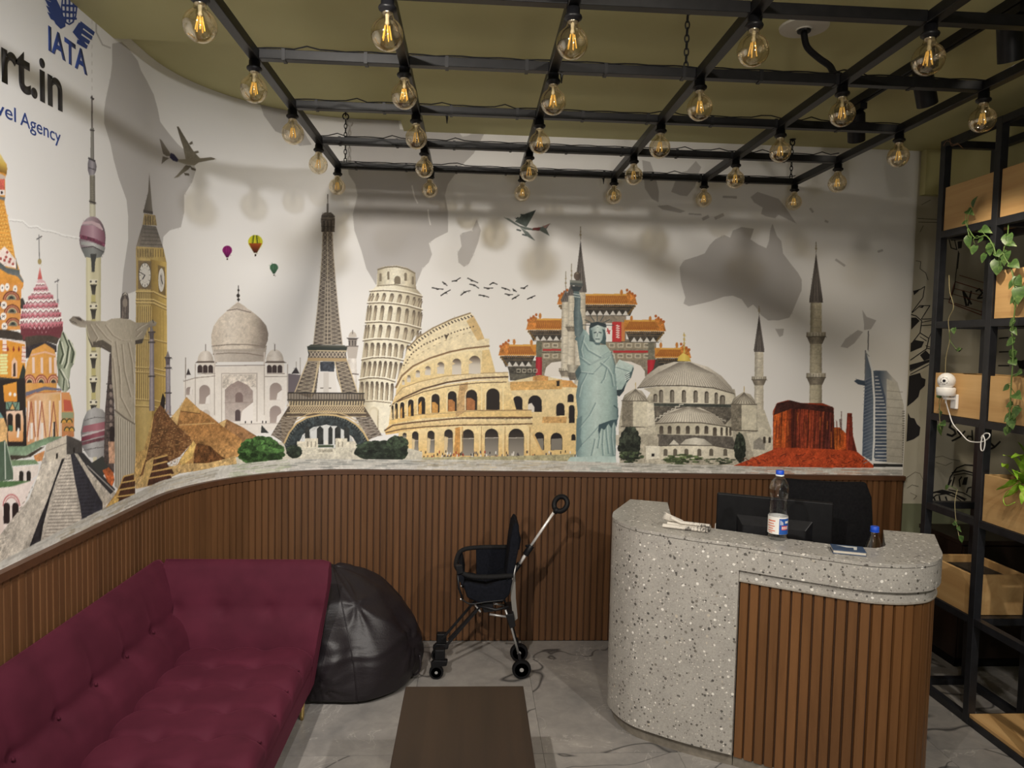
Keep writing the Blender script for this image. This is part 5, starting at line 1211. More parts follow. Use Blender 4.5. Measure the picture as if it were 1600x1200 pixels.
for j, y in enumerate(GY):
    for i, x in enumerate(GX):
        b = thing('filament_bulb', 'amber globe bulb on the %s, %s' % (GRPX[i], ROWN[j]), 'bulb', (x, y-.004, GZ-.0175), rnd.uniform(0, 3), 'globe bulbs of the lamp grid')
        b.rotation_euler[0] = R(rnd.uniform(-2, 2)); b.rotation_euler[1] = R(rnd.uniform(-2, 2))
        linked('socket', sock_me, b); g = linked('glass_globe', bulb_me, b); linked('metal_cap', neck_me, b)
        linked('glass_stem', stem_me, g); linked('filament', fil_me, g)

# ---- chains
lk = []
n_ = 14
for k in range(n_):
    a = 2*PI*k/n_; lk.append((.0075*math.cos(a), 0, .0145*math.sin(a)))
link_me = MB().tube(lk, .0026, 6, closed=True).mesh('link', M['black_metal'], True)
hook_me = MB().tube([(.016*math.cos(R(a)), 0, .016*math.sin(R(a))) for a in range(-70, 251, 20)], .004, 6).mesh('hook', M['black_metal'], True)
def chain(x, y, z1, where):
    c = thing('hanging_chain', 'black chain holding up the lamp grid, %s' % where, 'chain', (x, y, GZ+.019), 0, 'chains of the lamp grid')
    h = z1-(GZ+.019); m = int((h-.03)/.0235)
    for k in range(m): linked('link', link_me, c, (0, 0, .012+k*.0235), (0, 0, (k % 2)*PI/2))
    linked('hook', hook_me, c, (0, 0, .012+m*.0235+.006), (0, 0, .3))
    MB().lathe([(.012,0),(.012,.004),(.004,.006),(.004,.03)][::-1] if False else [(.004, .02+m*.0235), (.004, h-.004), (.018, h-.004), (.018, h)], 10).build('ceiling_plate', M['black_metal'], c)
chain(.745, GY[1], Z_CEIL, 'near the middle of the ceiling')
chain(-.725, GY[4], Z_REC, 'at its left back corner')
chain(1.83, GY[4], Z_CEIL, 'at its right back corner')

# ---- ceiling rose with black hose
rose = thing('ceiling_rose', 'round white ceiling rose with a black corrugated hose', 'ceiling rose', (1.225, 2.70, Z_CEIL))
MB().lathe([(.090,-.002),(.088,-.010),(.030,-.014),(.028,-.018)], 32, (0,0,0)).build('disc', mat('off_white_plastic', srgb(206,202,190), .5), rose, smooth=True, angle=30)
MB().lathe([(.026,-.012),(.024,-.024),(.012,-.026)], 16).build('collar', M['plastic'], rose)
hp = local(rose, [(1.225,2.70,2.985),(1.235,2.69,2.93),(1.265,2.66,2.88),(1.295,2.63,2.84),(1.300,2.605,2.805),(1.315,2.585,2.788)])
def spline(pts, k=6):
    pts = [Vector(p) for p in pts]; o = []
    for i in range(len(pts)-1):
        p0, p1, p2, p3 = pts[max(i-1,0)], pts[i], pts[i+1], pts[min(i+2, len(pts)-1)]
        for j in range(k):
            t_ = j/k; o.append(.5*((2*p1)+(p2-p0)*t_+(2*p0-5*p1+4*p2-p3)*t_**2+(3*p1-p0-3*p2+p3)*t_**3))
    o.append(pts[-1]); return o
MB().tube(spline(hp), .012, 10).build('hose', M['plastic_matte'], rose, smooth=True)

# ---- lighting track with three spot heads
track = thing('lighting_track', 'black lighting track on the ceiling above the right side', 'track', (1.83, 2.3, Z_CEIL))
MB().box(-.018, .018, -1.6, 1.28, -.036, 0).build('rail', M['plastic'], track)
MB().box(-.006, .006, -1.6, 1.27, -.040, -.036).build('groove', M['plastic_matte'], track)
MB().box(-.021, .021, 1.26, 1.30, -.038, 0).build('end_cap', M['plastic'], track)
for y, tgt, nm, pw in ((2.43, (2.5, 3.05, .9), 'nearest the camera', 45), (2.90, (2.55, 3.45, 1.5), 'in the middle of the track', 45), (3.42, (2.30, 4.15, 1.55), 'nearest the mural', 9)):
    hd = thing('track_spotlight', 'black cylinder spotlight on the ceiling track, the one %s' % nm, 'spotlight', (1.83, y, Z_CEIL-.0405), 0, 'spotlights on the track')
    MB().box(-.017, .017, -.06, .06, -.028, 0).build('adapter', M['plastic'], hd)
    MB().tube([(0,0,-.026),(0,0,-.075)], .009, 10).build('swivel', M['plastic'], hd)
    piv = Vector((0,0,-.085)); d_ = (Vector(tgt)-(Vector(hd.location)+piv)).normalized()
    MB().lathe([(.0005,-.058),(.034,-.056),(.040,-.048),(.040,.080),(.036,.080),(.033,.060),(.0005,.058)], 24, piv, d_).build('lamp_body', M['plastic'], hd, smooth=True, angle=35)
    lens = MB().lathe([(.0005,.064),(.030,.064),(.030,.068),(.0005,.068)], 20, piv, d_).build('lens', mat('lamp_lens', (.9,.88,.8,1), .3, Emission_Color=(1,.9,.75,1), Emission_Strength=6.0), hd)
    s_ = spot('track_lamp_light', Vector(hd.location)+piv+d_*.085, tgt, pw, 70, .7, .025, (1,.86,.66)); s_.parent = hd; s_.matrix_parent_inverse = Matrix.Translation(-Vector(hd.location))

# ================================================================== RECEPTION DESK
mt = mat('grey_terrazzo', srgb(160,156,148), .35, spec=.45); t = NT(mt)
vec = t.coord((1,1,1)); wob = t.noise(vec, 60, 2, .5)
base = t.ramp(t.noise(vec, 9, 4, .6), [(.3, srgb(156,153,148)), (.7, srgb(176,173,167))])
base = t.mix(.35, base, t.ramp(t.noise(vec, 140, 3, .7), [(.35, srgb(128,124,118)), (.65, srgb(188,183,175))]))
def chips(base, scale, thr, colr, seed, soft=.03):
    v = t.coord((1,1,1), loc=(seed, seed*.7, seed*1.3)); ds = t.n('ShaderNodeTexNoise'); ds.inputs['Scale'].default_value = scale*.9; t.l(v, ds.inputs['Vector'])
    mxv = t.n('ShaderNodeMix', data_type='VECTOR'); mxv.inputs[0].default_value = .016*20/scale; t.l(v, mxv.inputs[4]); t.l(ds.outputs['Color'], mxv.inputs[5])
    vo = t.n('ShaderNodeTexVoronoi'); vo.inputs['Scale'].default_value = scale; vo.inputs['Randomness'].default_value = 1; t.l(mxv.outputs[1], vo.inputs['Vector'])
    sp = t.n('ShaderNodeSeparateColor'); t.l(vo.outputs['Color'], sp.inputs[0])
    th = t.n('ShaderNodeMath', operation='MULTIPLY'); t.l(sp.outputs[0], th.inputs[0]); th.inputs[1].default_value = thr
    lt = t.n('ShaderNodeMath', operation='LESS_THAN'); t.l(vo.outputs['Distance'], lt.inputs[0]); t.l(th.outputs[0], lt.inputs[1])
    pick = t.n('ShaderNodeMath', operation='GREATER_THAN'); t.l(sp.outputs[1], pick.inputs[0]); pick.inputs[1].default_value = .22
    fa = t.n('ShaderNodeMath', operation='MULTIPLY'); t.l(lt.outputs[0], fa.inputs[0]); t.l(pick.outputs[0], fa.inputs[1])
    return t.mix(fa.outputs[0], base, t.ramp(sp.outputs[2], colr))
base = chips(base, 95, .42, [(.2, srgb(112,108,104)), (.8, srgb(204,199,190))], 3.1)
base = chips(base, 56, .38, [(.0, srgb(80,78,76)), (.62, srgb(120,115,108)), (.70, srgb(222,218,210)), (1., srgb(234,231,226))], 7.7)
base = chips(base, 33, .25, [(.0, srgb(78,76,74)), (.7, srgb(104,100,95)), (.9, srgb(190,182,168))], 11.9)
t.l(base, t.b.inputs['Base Color'])
M['terrazzo'] = mt

def catmull(pts, k=6):
    return [(p.x, p.y) for p in spline([(a, b, 0) for a, b in pts], k)]
curve_front = [(0.865,3.762)] + catmull([(0.715,3.47),(0.690,3.33),(0.752,3.165),(0.885,3.055),(1.011,2.975),(1.139,2.907)], 8)
i_joint = len(curve_front)-1
curve_right = catmull([(1.139,2.907),(1.25,2.834),(1.419,2.729),(1.535,2.664),(1.62,2.640),(1.716,2.636),(1.826,2.669),(1.918,2.755),(1.985,2.87)], 8)[1:] + [(2.102,3.082)]
outer = curve_front + curve_right
inner = [(1.907,3.155)] + catmull([(1.790,2.945),(1.762,2.895),(1.705,2.860),(1.635,2.862),(1.55,2.902)], 5) + [(1.312,3.035),(0.955,3.262),(1.048,3.692)]
def offset(pl, d):
    """shift an open polyline sideways (positive = to its left)"""
    o = []
    for i, p in enumerate(pl):
        a = Vector(pl[max(i-1, 0)]); b = Vector(pl[min(i+1, len(pl)-1)]); q = (b-a).normalized(); o.append((p[0]-q.y*d, p[1]+q.x*d))
    return o
desk = thing('reception_desk', 'curved grey terrazzo reception desk with brown slatted front', 'desk', (1.35, 3.05, 0))
def dl(pl): return [(p[0]-1.35, p[1]-3.05) for p in pl]
MB().prism(dl(outer + inner), .962, .976).build('countertop', mt, desk)
J = Vector(outer[i_joint]); into = Vector((.53,.85))
MB().prism(dl(offset(outer, .002) + inner), .9592, .9618).build('joint_line', mat('dark_joint', srgb(70,66,60), .7), desk)
left_poly = curve_front + [tuple(J + into*.155)] + [(1.262,3.066),(0.955,3.262),(1.048,3.692)]
MB().prism(dl(left_poly), .062, .9590).build('terrazzo_body', mt, desk)
kick = offset(curve_front, .030)
MB().prism(dl(kick + [tuple(J + into*.150)] + [(1.25,3.06),(0.965,3.25),(1.03,3.68)]), 0, .0615).build('kick_plinth', m_noise('dark_terrazzo', srgb(112,106,96), srgb(134,127,116), 40, .4), desk)
rp_ = [outer[i_joint]] + curve_right
in_r = [(1.907,3.155)] + inner[1:6] + [(1.312,3.035), tuple(J + into*.155)]
MB().prism(dl(rp_ + in_r), .864, .9590).build('apron', mt, desk)
off1 = offset(rp_, .016); off2 = offset(rp_, .034)
MB().prism(dl(off1 + in_r), .818, .8635).build('lower_band', mt, desk)
MB().prism(dl(offset(rp_, .011) + in_r), .813, .8178).build('edge_strip', m_noise('terrazzo_edging', srgb(140,135,126), srgb(160,154,145), 60, .4), desk)
MB().prism(dl(off2 + in_r), .045, .8128).build('slat_backing', M['slat_back'], desk)
MB().prism(dl(offset(rp_, .030) + in_r), 0, .0448).build('kick_plinth', bpy.data.materials['dark_terrazzo'], desk)
# slats along the right-hand front
def walk(pl, pitch):
    out = []; carry = pitch/2
    for a, b in zip(pl[:-1], pl[1:]):
        a = Vector(a); b = Vector(b); ln = (b-a).length; d_ = (b-a)/max(ln, 1e-9); s_ = carry
        while s_ < ln: out.append((a+d_*s_, math.atan2(d_.y, d_.x))); s_ += pitch
        carry = s_-ln
    return out
sl = MB(); w = .0375; d = .014
sl.add([(-w/2,0,0),(w/2,0,0),(w/2-.003,-d,0),(-w/2+.003,-d,0),(-w/2,0,1),(w/2,0,1),(w/2-.003,-d,1),(-w/2+.003,-d,1)],
       [(0,3,2,1),(4,5,6,7),(0,1,5,4),(1,2,6,5),(2,3,7,6),(3,0,4,7)])
dslat = sl.mesh('slat', M['slat_desk'])
for p, a in walk(off2, .0415): linked('slat', dslat, desk, (p.x-1.35, p.y-3.05, .047), (0,0,a), (1,1,.765))
# the inner working top
M['worktop'] = m_noise('grey_laminate', srgb(120,116,110), srgb(134,130,122), 20, .5)
wt = [(0.985,3.27),(1.32,3.045),(1.635,2.870),(1.705,2.868),(1.757,2.900),(1.785,2.952),(1.890,3.150),(1.60,3.38),(1.06,3.66)]
MB().prism(dl(wt), .722, .745).build('worktop', M['worktop'], desk)

# ---- things on and behind the desk
DT = .976
np_ = thing('newspaper', 'rolled black and white newspaper lying on the terrazzo counter', 'newspaper', (.985, 3.150, DT), R(-27))
mnp = mat('newsprint', srgb(190,184,174), .8); t = NT(mnp); v = t.coord((1,1,1))
f1 = t.noise(t.coord((120,18,60)), 1, 3, .7); f2 = t.noise(v, 14, 2, .5)
ml = t.n('ShaderNodeMath', operation='MULTIPLY'); t.l(f1, ml.inputs[0]); t.l(f2, ml.inputs[1])
t.l(t.ramp(ml.outputs[0], [(.22, srgb(206,200,190)), (.30, srgb(196,190,180)), (.36, srgb(96,92,88))]), t.b.inputs['Base Color'])
for k, (dy, z0, ln, rr) in enumerate(((-.028,.010,.20,.0100),(.004,.013,.19,.0125),(-.010,.028,.17,.0075))):
    ring = []
    for q in range(13):
        x = -ln/2+ln*q/12+(.01*k); fl = 1+.35*max(0, 4-q)/4*(k == 2)
        ring.append([(x, dy+rr*1.5*fl*math.cos(2*PI*a/12), z0+rr*fl*math.sin(2*PI*a/12)*(1 if k else .9)+(.018*max(0, 3-q)/3 if k == 2 else 0)) for a in range(12)])
    MB().loft(ring).build('paper_roll', mnp, np_, smooth=True, angle=50)
for k in range(5):
    a = .1+k*.13; x0 = -.075
    MB().add([(x0,-.015+k*.008,.030),(x0+.06,-.018+k*.008,.032),(x0+.052,-.014+k*.008,.0335),(x0-.03*math.cos(a),-.02+k*.009,.034+.035*math.sin(a)+.004),(x0-.032*math.cos(a),-.018+k*.009,.036+.035*math.sin(a)+.004)],[(0,1,2,4,3)]).build('loose_page', mnp, np_)

clear = bpy.data.materials.new('clear_plastic'); clear.use_nodes = True
nt = clear.node_tree; nt.nodes.remove(nt.nodes['Principled BSDF']); out = nt.nodes['Material Output']
tr = nt.nodes.new('ShaderNodeBsdfTransparent'); tr.inputs[0].default_value = (.93,.94,.95,1)
gl = nt.nodes.new('ShaderNodeBsdfGlossy'); gl.inputs['Roughness'].default_value = .06
lw = nt.nodes.new('ShaderNodeLayerWeight'); lw.inputs[0].default_value = .3
rm = nt.nodes.new('ShaderNodeMapRange'); rm.inputs[3].default_value = .06; rm.inputs[4].default_value = .6
mx = nt.nodes.new('ShaderNodeMixShader'); nt.links.new(lw.outputs['Facing'], rm.inputs[0]); nt.links.new(rm.outputs[0], mx.inputs[0])
nt.links.new(tr.outputs[0], mx.inputs[1]); nt.links.new(gl.outputs[0], mx.inputs[2]); nt.links.new(mx.outputs[0], out.inputs[0])
water = bpy.data.materials.new('water'); water.use_nodes = True
wb = water.node_tree.nodes['Principled BSDF']; wb.inputs['Base Color'].default_value = (.9,.94,.95,1); wb.inputs['Transmission Weight'].default_value = 1; wb.inputs['Roughness'].default_value = .02; wb.inputs['IOR'].default_value = 1.2
M['cap_blue'] = mat('blue_cap', srgb(24,78,200), .4)
def bottle(o, h, r, small=False):
    pr = [(.001,0),(r*.86,.001),(r*.98,.006),(r,.016)]
    if not small:
        for k in range(4): pr += [(r, .020+k*.022*1.0) if False else (r*(1 if k % 2 else .985), .020+k*.022)]
        pr += [(r*.99,.100)]
        for k in range(7): pr += [(r*(.90 if k % 2 else .98)*(1-.01*k), .108+k*.012)]
        pr += [(r*.97,.197),(r*1.0,.212),(r*.98,.228),(r*.80,.252),(r*.48,.268),(r*.34,.276),(r*.34,h-.004)]
    else:
        pr += [(r,.03),(r*1.0,.12),(r*1.05,.145),(r*1.0,.182),(r*.80,.215),(r*.52,.245),(r*.36,.262),(r*.35,h-.004)]
    MB().lathe(pr, 28).build('bottle_body', clear, o, smooth=True)
    cr = r*.42; cp = [(cr,h-.016),(cr,h-.002),(cr*.92,h),(.001,h)]
    MB().lathe(cp, 20).build('screw_cap', M['cap_blue'], o, smooth=True, angle=40)
    MB().lathe([(r*.40,h-.024),(r*.44,h-.023),(r*.44,h-.019),(r*.40,h-.018)], 20).build('neck_ring', M['cap_blue'] if small else mat('clear_ring', (.8,.82,.85,1), .3), o)
b1 = thing('water_bottle', 'tall clear plastic water bottle with blue cap and red and blue label', 'bottle', (1.333, 2.985, DT))
bottle(b1, .300, .0405)
# label: a ring split into white, blue and red fields with printed blocks
ang0 = math.atan2(-2.985, -1.333)
def ring_patch(o, name, a0, a1, z0, z1, rr, m, n=10):
    vv = []; ff = []
    for k in range(n+1):
        a = ang0+R(a0+(a1-a0)*k/n); vv += [(rr*math.cos(a), rr*math.sin(a), z0), (rr*math.cos(a), rr*math.sin(a), z1)]
    for k in range(n): ff.append((2*k, 2*k+2, 2*k+3, 2*k+1))
    m_ = MB(); m_.add(vv, ff); return m_.build(name, m, o, smooth=True)
lab_w = mat('label_white', srgb(228,226,222), .4); lab_b = mat('label_blue', srgb(34,84,164), .4); lab_r = mat('label_red', srgb(196,36,48), .4); lab_o = mat('label_orange_print', srgb(214,120,92), .5)
lb = ring_patch(b1, 'label', -180, 180, .030, .104, .0414, lab_w, 48)
ring_patch(lb, 'blue_panel', 8, 78, .0305, .098, .0418, lab_b, 14); ring_patch(lb, 'red_panel', 22, 66, .050, .068, .0421, lab_r, 10)
for q, (a0, a1, z0, z1) in enumerate(((-62,-14,.084,.089),(-62,-22,.073,.077),(-66,-16,.062,.066),(-60,-26,.052,.056),(-64,-14,.042,.046),(-58,-30,.035,.038))): ring_patch(lb, 'printed_line', a0, a1, z0, z1, .0418, lab_o, 8)
for q in range(5): ring_patch(lb, 'printed_letter', 24+q*9, 29+q*9, .053, .065, .0424, lab_w, 3)
for q in range(4): ring_patch(lb, 'printed_mark', 14+q*5, 16.5+q*5, .072, .092-q*.003, .0422, lab_w, 2)
ring_patch(lb, 'printed_mark', 44, 72, .078, .088, .0422, lab_w, 6)

b2 = thing('water_bottle', 'small clear plastic bottle with blue cap behind the counter', 'bottle', (1.742, 2.945, .7455))
bottle(b2, .300, .042, True)

pp = thing('passport_booklet', 'dark blue booklet with a white printed emblem on the counter', 'booklet', (1.545, 2.795, DT), R(-20))
M['navy'] = m_noise('navy_cover', srgb(40,62,92), srgb(52,76,108), 40, .5)
MB().box(-.062,.062,-.044,.044,.0005,.0035).build('cover', M['navy'], pp, bevel=.001)
MB().box(-.059,.060,-.041,.041,.0036,.014).build('pages', mat('page_edges', srgb(196,190,178), .8), pp)
MB().box(-.062,.062,-.044,.044,.0141,.0170).build('cover', M['navy'], pp, bevel=.001)
em = MB()
em.add([(-.040,.030,.0173),(.038,.030,.0173),(.030,-.020,.0173),(.018,-.024,.0173),(.022,.012,.0173),(-.004,.006,.0173),(-.024,.020,.0173)], [(0,6,5,4,3,2,1)])
em.build('printed_emblem', mat('silver_print', srgb(206,208,206), .5), pp)

mon = thing('computer_monitor', 'black computer monitor seen from behind on the inner desk', 'monitor', (1.45, 3.29, .7455), R(-24))
MB().box(-.265,.255,-.004,.026,.030,.345).build('screen_case', M['plastic_matte'], mon, bevel=.006)
MB().add([(-.17,-.004,.05),(.17,-.004,.05),(.17,-.004,.25),(-.17,-.004,.25),(-.14,-.045,.07),(.14,-.045,.07),(.14,-.035,.21),(-.14,-.035,.21)],[(0,1,5,4),(1,2,6,5),(2,3,7,6),(3,0,4,7),(4,5,6,7)]).build('rear_housing', M['plastic'], mon, bevel=.004)
MB().box(-.03,.03,-.065,-.040,.0,.20).build('stand_neck', M['plastic'], mon, bevel=.004)
MB().prism([(-.12,-.12),(.12,-.12),(.14,.06),(-.14,.06)], 0, .012).build('stand_foot', M['plastic'], mon, bevel=.003)
MB().box(-.262,.252,.0262,.0275,.035,.34).build('screen', mat('dark_screen', (.02,.02,.022,1), .15), mon)
MB().box(-.2695,-.2655,.002,.024,.11,.19).build('side_strip', mat('pale_strip', srgb(206,202,194), .4), mon)

chair = thing('office_chair', 'black high back office chair behind the monitor', 'chair', (1.82, 3.62, 0), R(-12))
cv = MB(); rings = []
for k in range(9):
    z_ = .58+.56*k/8; hw = .225*(1-.04*(k/8)**3)-(.02 if k in (0,8) else 0); by = .16+.05*math.sin(k/8*PI)
    rings.append([(-hw,by-.02,z_),(-hw*.5,by+.012,z_),(0,by+.022,z_),(hw*.5,by+.012,z_),(hw,by-.02,z_),(hw,by-.06,z_),(hw*.5,by-.035,z_),(0,by-.028,z_),(-hw*.5,by-.035,z_),(-hw,by-.06,z_)])
CHR = m_noise('black_chair_fabric', (.004,.004,.005,1), (.008,.008,.009,1), 90, .85, spec=.12)
for rg in rings:
    for i, p in enumerate(rg): rg[i] = (p[0], -p[1], p[2])
cv.loft(rings).build('backrest', CHR, chair, smooth=True, bevel=.01)
MB().box(-.235,.235,-.20,.24,.46,.53).build('seat', CHR, chair, bevel=.03, seg=3)
MB().tube([(0,-.19,.72),(0,-.23,.60),(0,-.16,.44),(0,0,.42)], .02, 8).build('back_bracket', M['plastic'], chair, smooth=True)
MB().tube([(0,0,.10),(0,0,.46)], .025, 10).build('gas_lift', M['plastic'], chair)
for k in range(5):
    a = 2*PI*k/5+.3; q = (.27*math.cos(a), .27*math.sin(a))
    MB().tube([(0,0,.10),(q[0],q[1],.075)], [.022,.014], 8).build('base_arm', M['plastic'], chair)
    ca = MB().lathe([(.001,-.02),(.022,-.018),(.027,-.008),(.027,.008),(.022,.018),(.001,.02)], 12, (q[0],q[1],.028), (-math.sin(a),math.cos(a),0)).build('caster', M['plastic'], chair, smooth=True)
for s_ in (-1, 1):
    MB().tube(spline([(s_*.235,.02,.50),(s_*.285,.02,.52),(s_*.290,.02,.66)], 4), .013, 8).build('arm_post', M['plastic'], chair, smooth=True)
    MB().box(s_*.290-.03,s_*.290+.03,-.10,.14,.66,.685).build('arm_pad', M['plastic'], chair, bevel=.01)
ph = thing('desk_gadget', 'small black rounded device on the desk behind the newspaper', 'device', (1.165, 3.24, .7455), R(-30))
MB().lathe([(.001,.17),(.025,.168),(.036,.155),(.034,.14),(.010,.13),(.010,.02),(.045,.012),(.045,0)], 18).build('body', M['plastic'], ph, smooth=True)
MB().lathe([(.001,.0),(.014,.0),(.012,.004),(.001,.004)], 14, (0,0,.168)).build('top_button', M['grey_metal'], ph)

# ================================================================== SOFA
mv = mat('burgundy_velvet', srgb(78,25,42), .8, spec=.15); t = NT(mv)
t.b.inputs['Sheen Weight'].default_value = .14; t.b.inputs['Sheen Roughness'].default_value = .45; t.b.inputs['Sheen Tint'].default_value = srgb(190,90,120)
f = t.noise(t.coord(), 5, 4, .6); t.l(t.ramp(f, [(.3, srgb(64,21,34)), (.7, srgb(78,28,43))]), t.b.inputs['Base Color'])
M['velvet'] = mv
sofa = thing('velvet_sofa', 'long burgundy velvet sofa with buttoned back and seat along the left wall', 'sofa', (-1.05, 2.2, 0))
SX, SY = -1.05, 2.2
YN, YF = 1.05, 3.25                       # near and far end of the seat
def gsurf(nu, nv, fn, cap_ends=True):
    """closed tube surface: fn(i/nu along, k/nv around) -> point"""
    rings = [[fn(i/nu, k/nv) for k in range(nv)] for i in range(nu+1)]
    return MB().loft(rings, cap=cap_ends)
def poly_at(pl, t_):
    q = lerp(pl, t_); return float(q[0]), float(q[1])
# backrest: cross-section in x,z swept along y
bp = [(-1.245,.36),(-1.262,.44),(-1.300,.51),(-1.312,.535),(-1.330,.555),(-1.360,.65),(-1.395,.73),(-1.428,.762),(-1.456,.750),(-1.462,.70),(-1.455,.40),(-1.440,.16),(-1.300,.16)]
bpc = bp + [bp[0]]
def back_fn(u, v):
    y = YN+(YF+.11-YN)*u; x, z_ = poly_at(bpc, v)
    # buttons along the middle seam pull the cover in
    g = math.exp(-((z_-.53)/.022)**2)*(x < -1.24)*(1 if z_ > .4 and x > -1.42 else 0)
    ph_ = ((y-1.2) % .235)/.235; dip = .020+.014*math.exp(-((min(ph_, 1-ph_))/.16)**2)
    g2 = math.exp(-((z_-.53)/.10)**2)*math.exp(-((min(ph_, 1-ph_))/.10)**2)*.012*(x > -1.40)
    puff = .010*math.sin(PI*min(1, max(0, ph_)))*math.exp(-((z_-.66)/.08)**2)*(x > -1.44)
    return (x-g*dip-g2+puff-SX, y-SY, z_)
gsurf(120, 96, back_fn).build('backrest', mv, sofa, smooth=True)
for k in range(9):
    y = 1.2+.235*(k+0); 
    if y < YF: MB().lathe([(.001,.004),(.006,.003),(.007,-.002)], 10, (-1.334-SX, y-SY, .530), (.9,0,.4)).build('button', mv, sofa, smooth=True)
# far arm: same height, turned across the end
ap = [(3.255,.36),(3.262,.44),(3.282,.52),(3.292,.555),(3.310,.66),(3.335,.735),(3.362,.760),(3.395,.752),(3.408,.70),(3.402,.40),(3.392,.15),(3.270,.15)]
apc = ap + [ap[0]]
def arm_fn(u, v):
    y, z_ = poly_at(apc, v); xr = -.722+.075*min(1, max(0, (z_-.15)/.5)); x = -1.40+(xr+1.40)*u
    g = math.exp(-((z_-.545)/.03)**2)*(1 if y < 3.35 else 0); ph_ = ((x+.70) % .21)/.21
    dip = .004+.014*math.exp(-((min(ph_, 1-ph_))/.15)**2)
    e = max(0, (u-.93)/.07); rnd_ = .012*e*e
    return (x-SX, y-SY+g*dip, z_-rnd_*(z_ > .7))
arm_ = gsurf(60, 72, arm_fn).build('arm', mv, sofa, smooth=True, angle=50); 
# seat: buttoned top
def seat_top(x, y):
    px_ = ((x+.72) % .18)/.18; py = ((y-1.02) % .185)/.185; a = min(px_, 1-px_); b = min(py, 1-py)
    btn = math.exp(-((a/.20)**2+(b/.20)**2)); seam = math.exp(-(b/.07)**2)*(.5+.5*math.exp(-(a/.25)**2))
    ex = min(1, (x+1.27)/.05) if x < -1.22 else min(1, max(0, (-.700-x)/.035)); ey = min(1, max(0, (YF+.01-y)/.05))
    edge = 1-(1-max(0, ex))**2; edge2 = 1-(1-ey)**2
    return .405-.026*btn-.015*seam-.030*(1-edge)-.02*(1-edge2)
nx, ny = 60, 190
vv = []; ff = []
for i in range(ny+1):
    y = YN+(YF+.005-YN)*i/ny
    for j in range(nx+1):
        x = -1.27+(.57)*j/nx; vv.append((x-SX, y-SY, seat_top(x, y)))
for i in range(ny):
    for j in range(nx): a = i*(nx+1)+j; ff.append((a, a+1, a+nx+2, a+nx+1))
n0 = len(vv)
for i in range(ny+1):
    y = YN+(YF+.005-YN)*i/ny; vv += [(-.697-SX, y-SY, .345), (-.700-SX, y-SY, .30)]
for i in range(ny):
    a = i*(nx+1)+nx; b = (i+1)*(nx+1)+nx; c_ = n0+2*i; ff += [(a, c_, c_+2, b), (c_, c_+1, c_+3, c_+2)]
MB().add(vv, ff).build('seat_cushion', mv, sofa, smooth=True)
for yk in range(12):
    for xk in range(3):
        x, y = -1.08+.18*xk, 1.02+.185*(yk+1)
        if y < YF-.03: MB().lathe([(.001,.004),(.006,.003),(.007,-.002)], 8, (x-SX, y-SY, .372)).build('button', mv, sofa, smooth=True)
# seat rail in front and under
fr = MB(); prf = [(-.702,.335),(-.708,.25),(-.722,.155),(-.742,.145),(-1.30,.145),(-1.30,.335)]
fr.loft([[(x-SX, y-SY, z_) for x, z_ in prf] for y in (YN, YF+.10)]); fr.build('seat_rail', mv, sofa)
for x, y in ((-.767,3.34),(-1.38,3.34),(-.767,1.15),(-1.38,1.15)):
    MB().lathe([(.008,0),(.011,.02),(.014,.10),(.016,.147)], 12, (x-SX, y-SY, 0)).build('leg', M['gold'], sofa, smooth=True)

# ================================================================== BEAN BAG
ml_ = mat('black_brown_leather', (.012,.009,.011,1), .47, spec=.35); t = NT(ml_)
cc = t.coord((1,1,1)); f1 = t.noise(cc, 120, 2, .5); f2 = t.noise(t.coord((1,1,2.5)), 5.5, 4, .55, 1.4)
s_ = t.n('ShaderNodeMath', operation='MULTIPLY_ADD'); t.l(f2, s_.inputs[0]); s_.inputs[1].default_value = 5; t.l(f1, s_.inputs[2]); t.bump(s_.outputs[0], .08, .010)
bean = thing('bean_bag', 'large black leather bean bag behind the sofa end', 'bean bag', (-.62, 3.80, 0))
FOLDS = [(R(-118), .34, .020, 4.5, .17, .4), (R(-104), .12, .016, 6.5, .10, 1.1), (R(-60), .46, .012, 3.5, .16, 2.0), (R(-20), .22, .012, 4.0, .14, .2)]
def bean_fn(th, fz):
    # fz: 0 floor centre .. 1 crown ; profile radius/height
    prf_ = [(0,.0),(.29,.0),(.365,.03),(.395,.11),(.400,.20),(.380,.29),(.325,.39),(.25,.48),(.16,.545),(.07,.578),(0,.583)]
    r_, h_ = poly_at(prf_, fz); k = h_/.583
    cx = -.10*k**1.5; cy = .03*k
    wr = 1+.018*math.sin(5*th+6*k)+.014*math.sin(9*th-9*k+1)+.016*math.sin(3*th+2+3*k)*k
    gor = -.03*math.exp(-((((th-R(-75)+PI) % (2*PI))-PI)/.16)**2)*math.sin(PI*min(1, k*1.1))-.022*math.exp(-((((th-R(-20)+PI) % (2*PI))-PI)/.14)**2)*math.sin(PI*min(1,k*1.2))
    for t0, h0, am, nf, ln, p0 in FOLDS:
        aa = (((th-t0+PI) % (2*PI))-PI)*.38; bb = h_-h0; dd = math.hypot(aa, bb); wv = math.sin(nf*math.atan2(bb, aa)+p0)
        gor += am*(1-abs(wv)*1.6)*math.exp(-dd/ln)*min(1, dd/.05)*min(1, h_/.06)
    x = cx+(r_*wr+gor*(r_ > .05))*math.cos(th); y = cy+(r_*wr+gor*(r_ > .05))*math.sin(th)
    ridge = .012*math.exp(-((k-(.50+.10*math.cos(th-1.2)))/.03)**2)*(r_ > .1)
    return (x*(1+ridge/.4), min(y*(1+ridge/.4), .425), max(h_+.006*math.sin(7*th+12*k)*(h_ > .05), 0))
rings = []
for i in range(91): rings.append([bean_fn(2*PI*k/200, .012+.976*i/90) for k in range(200)])
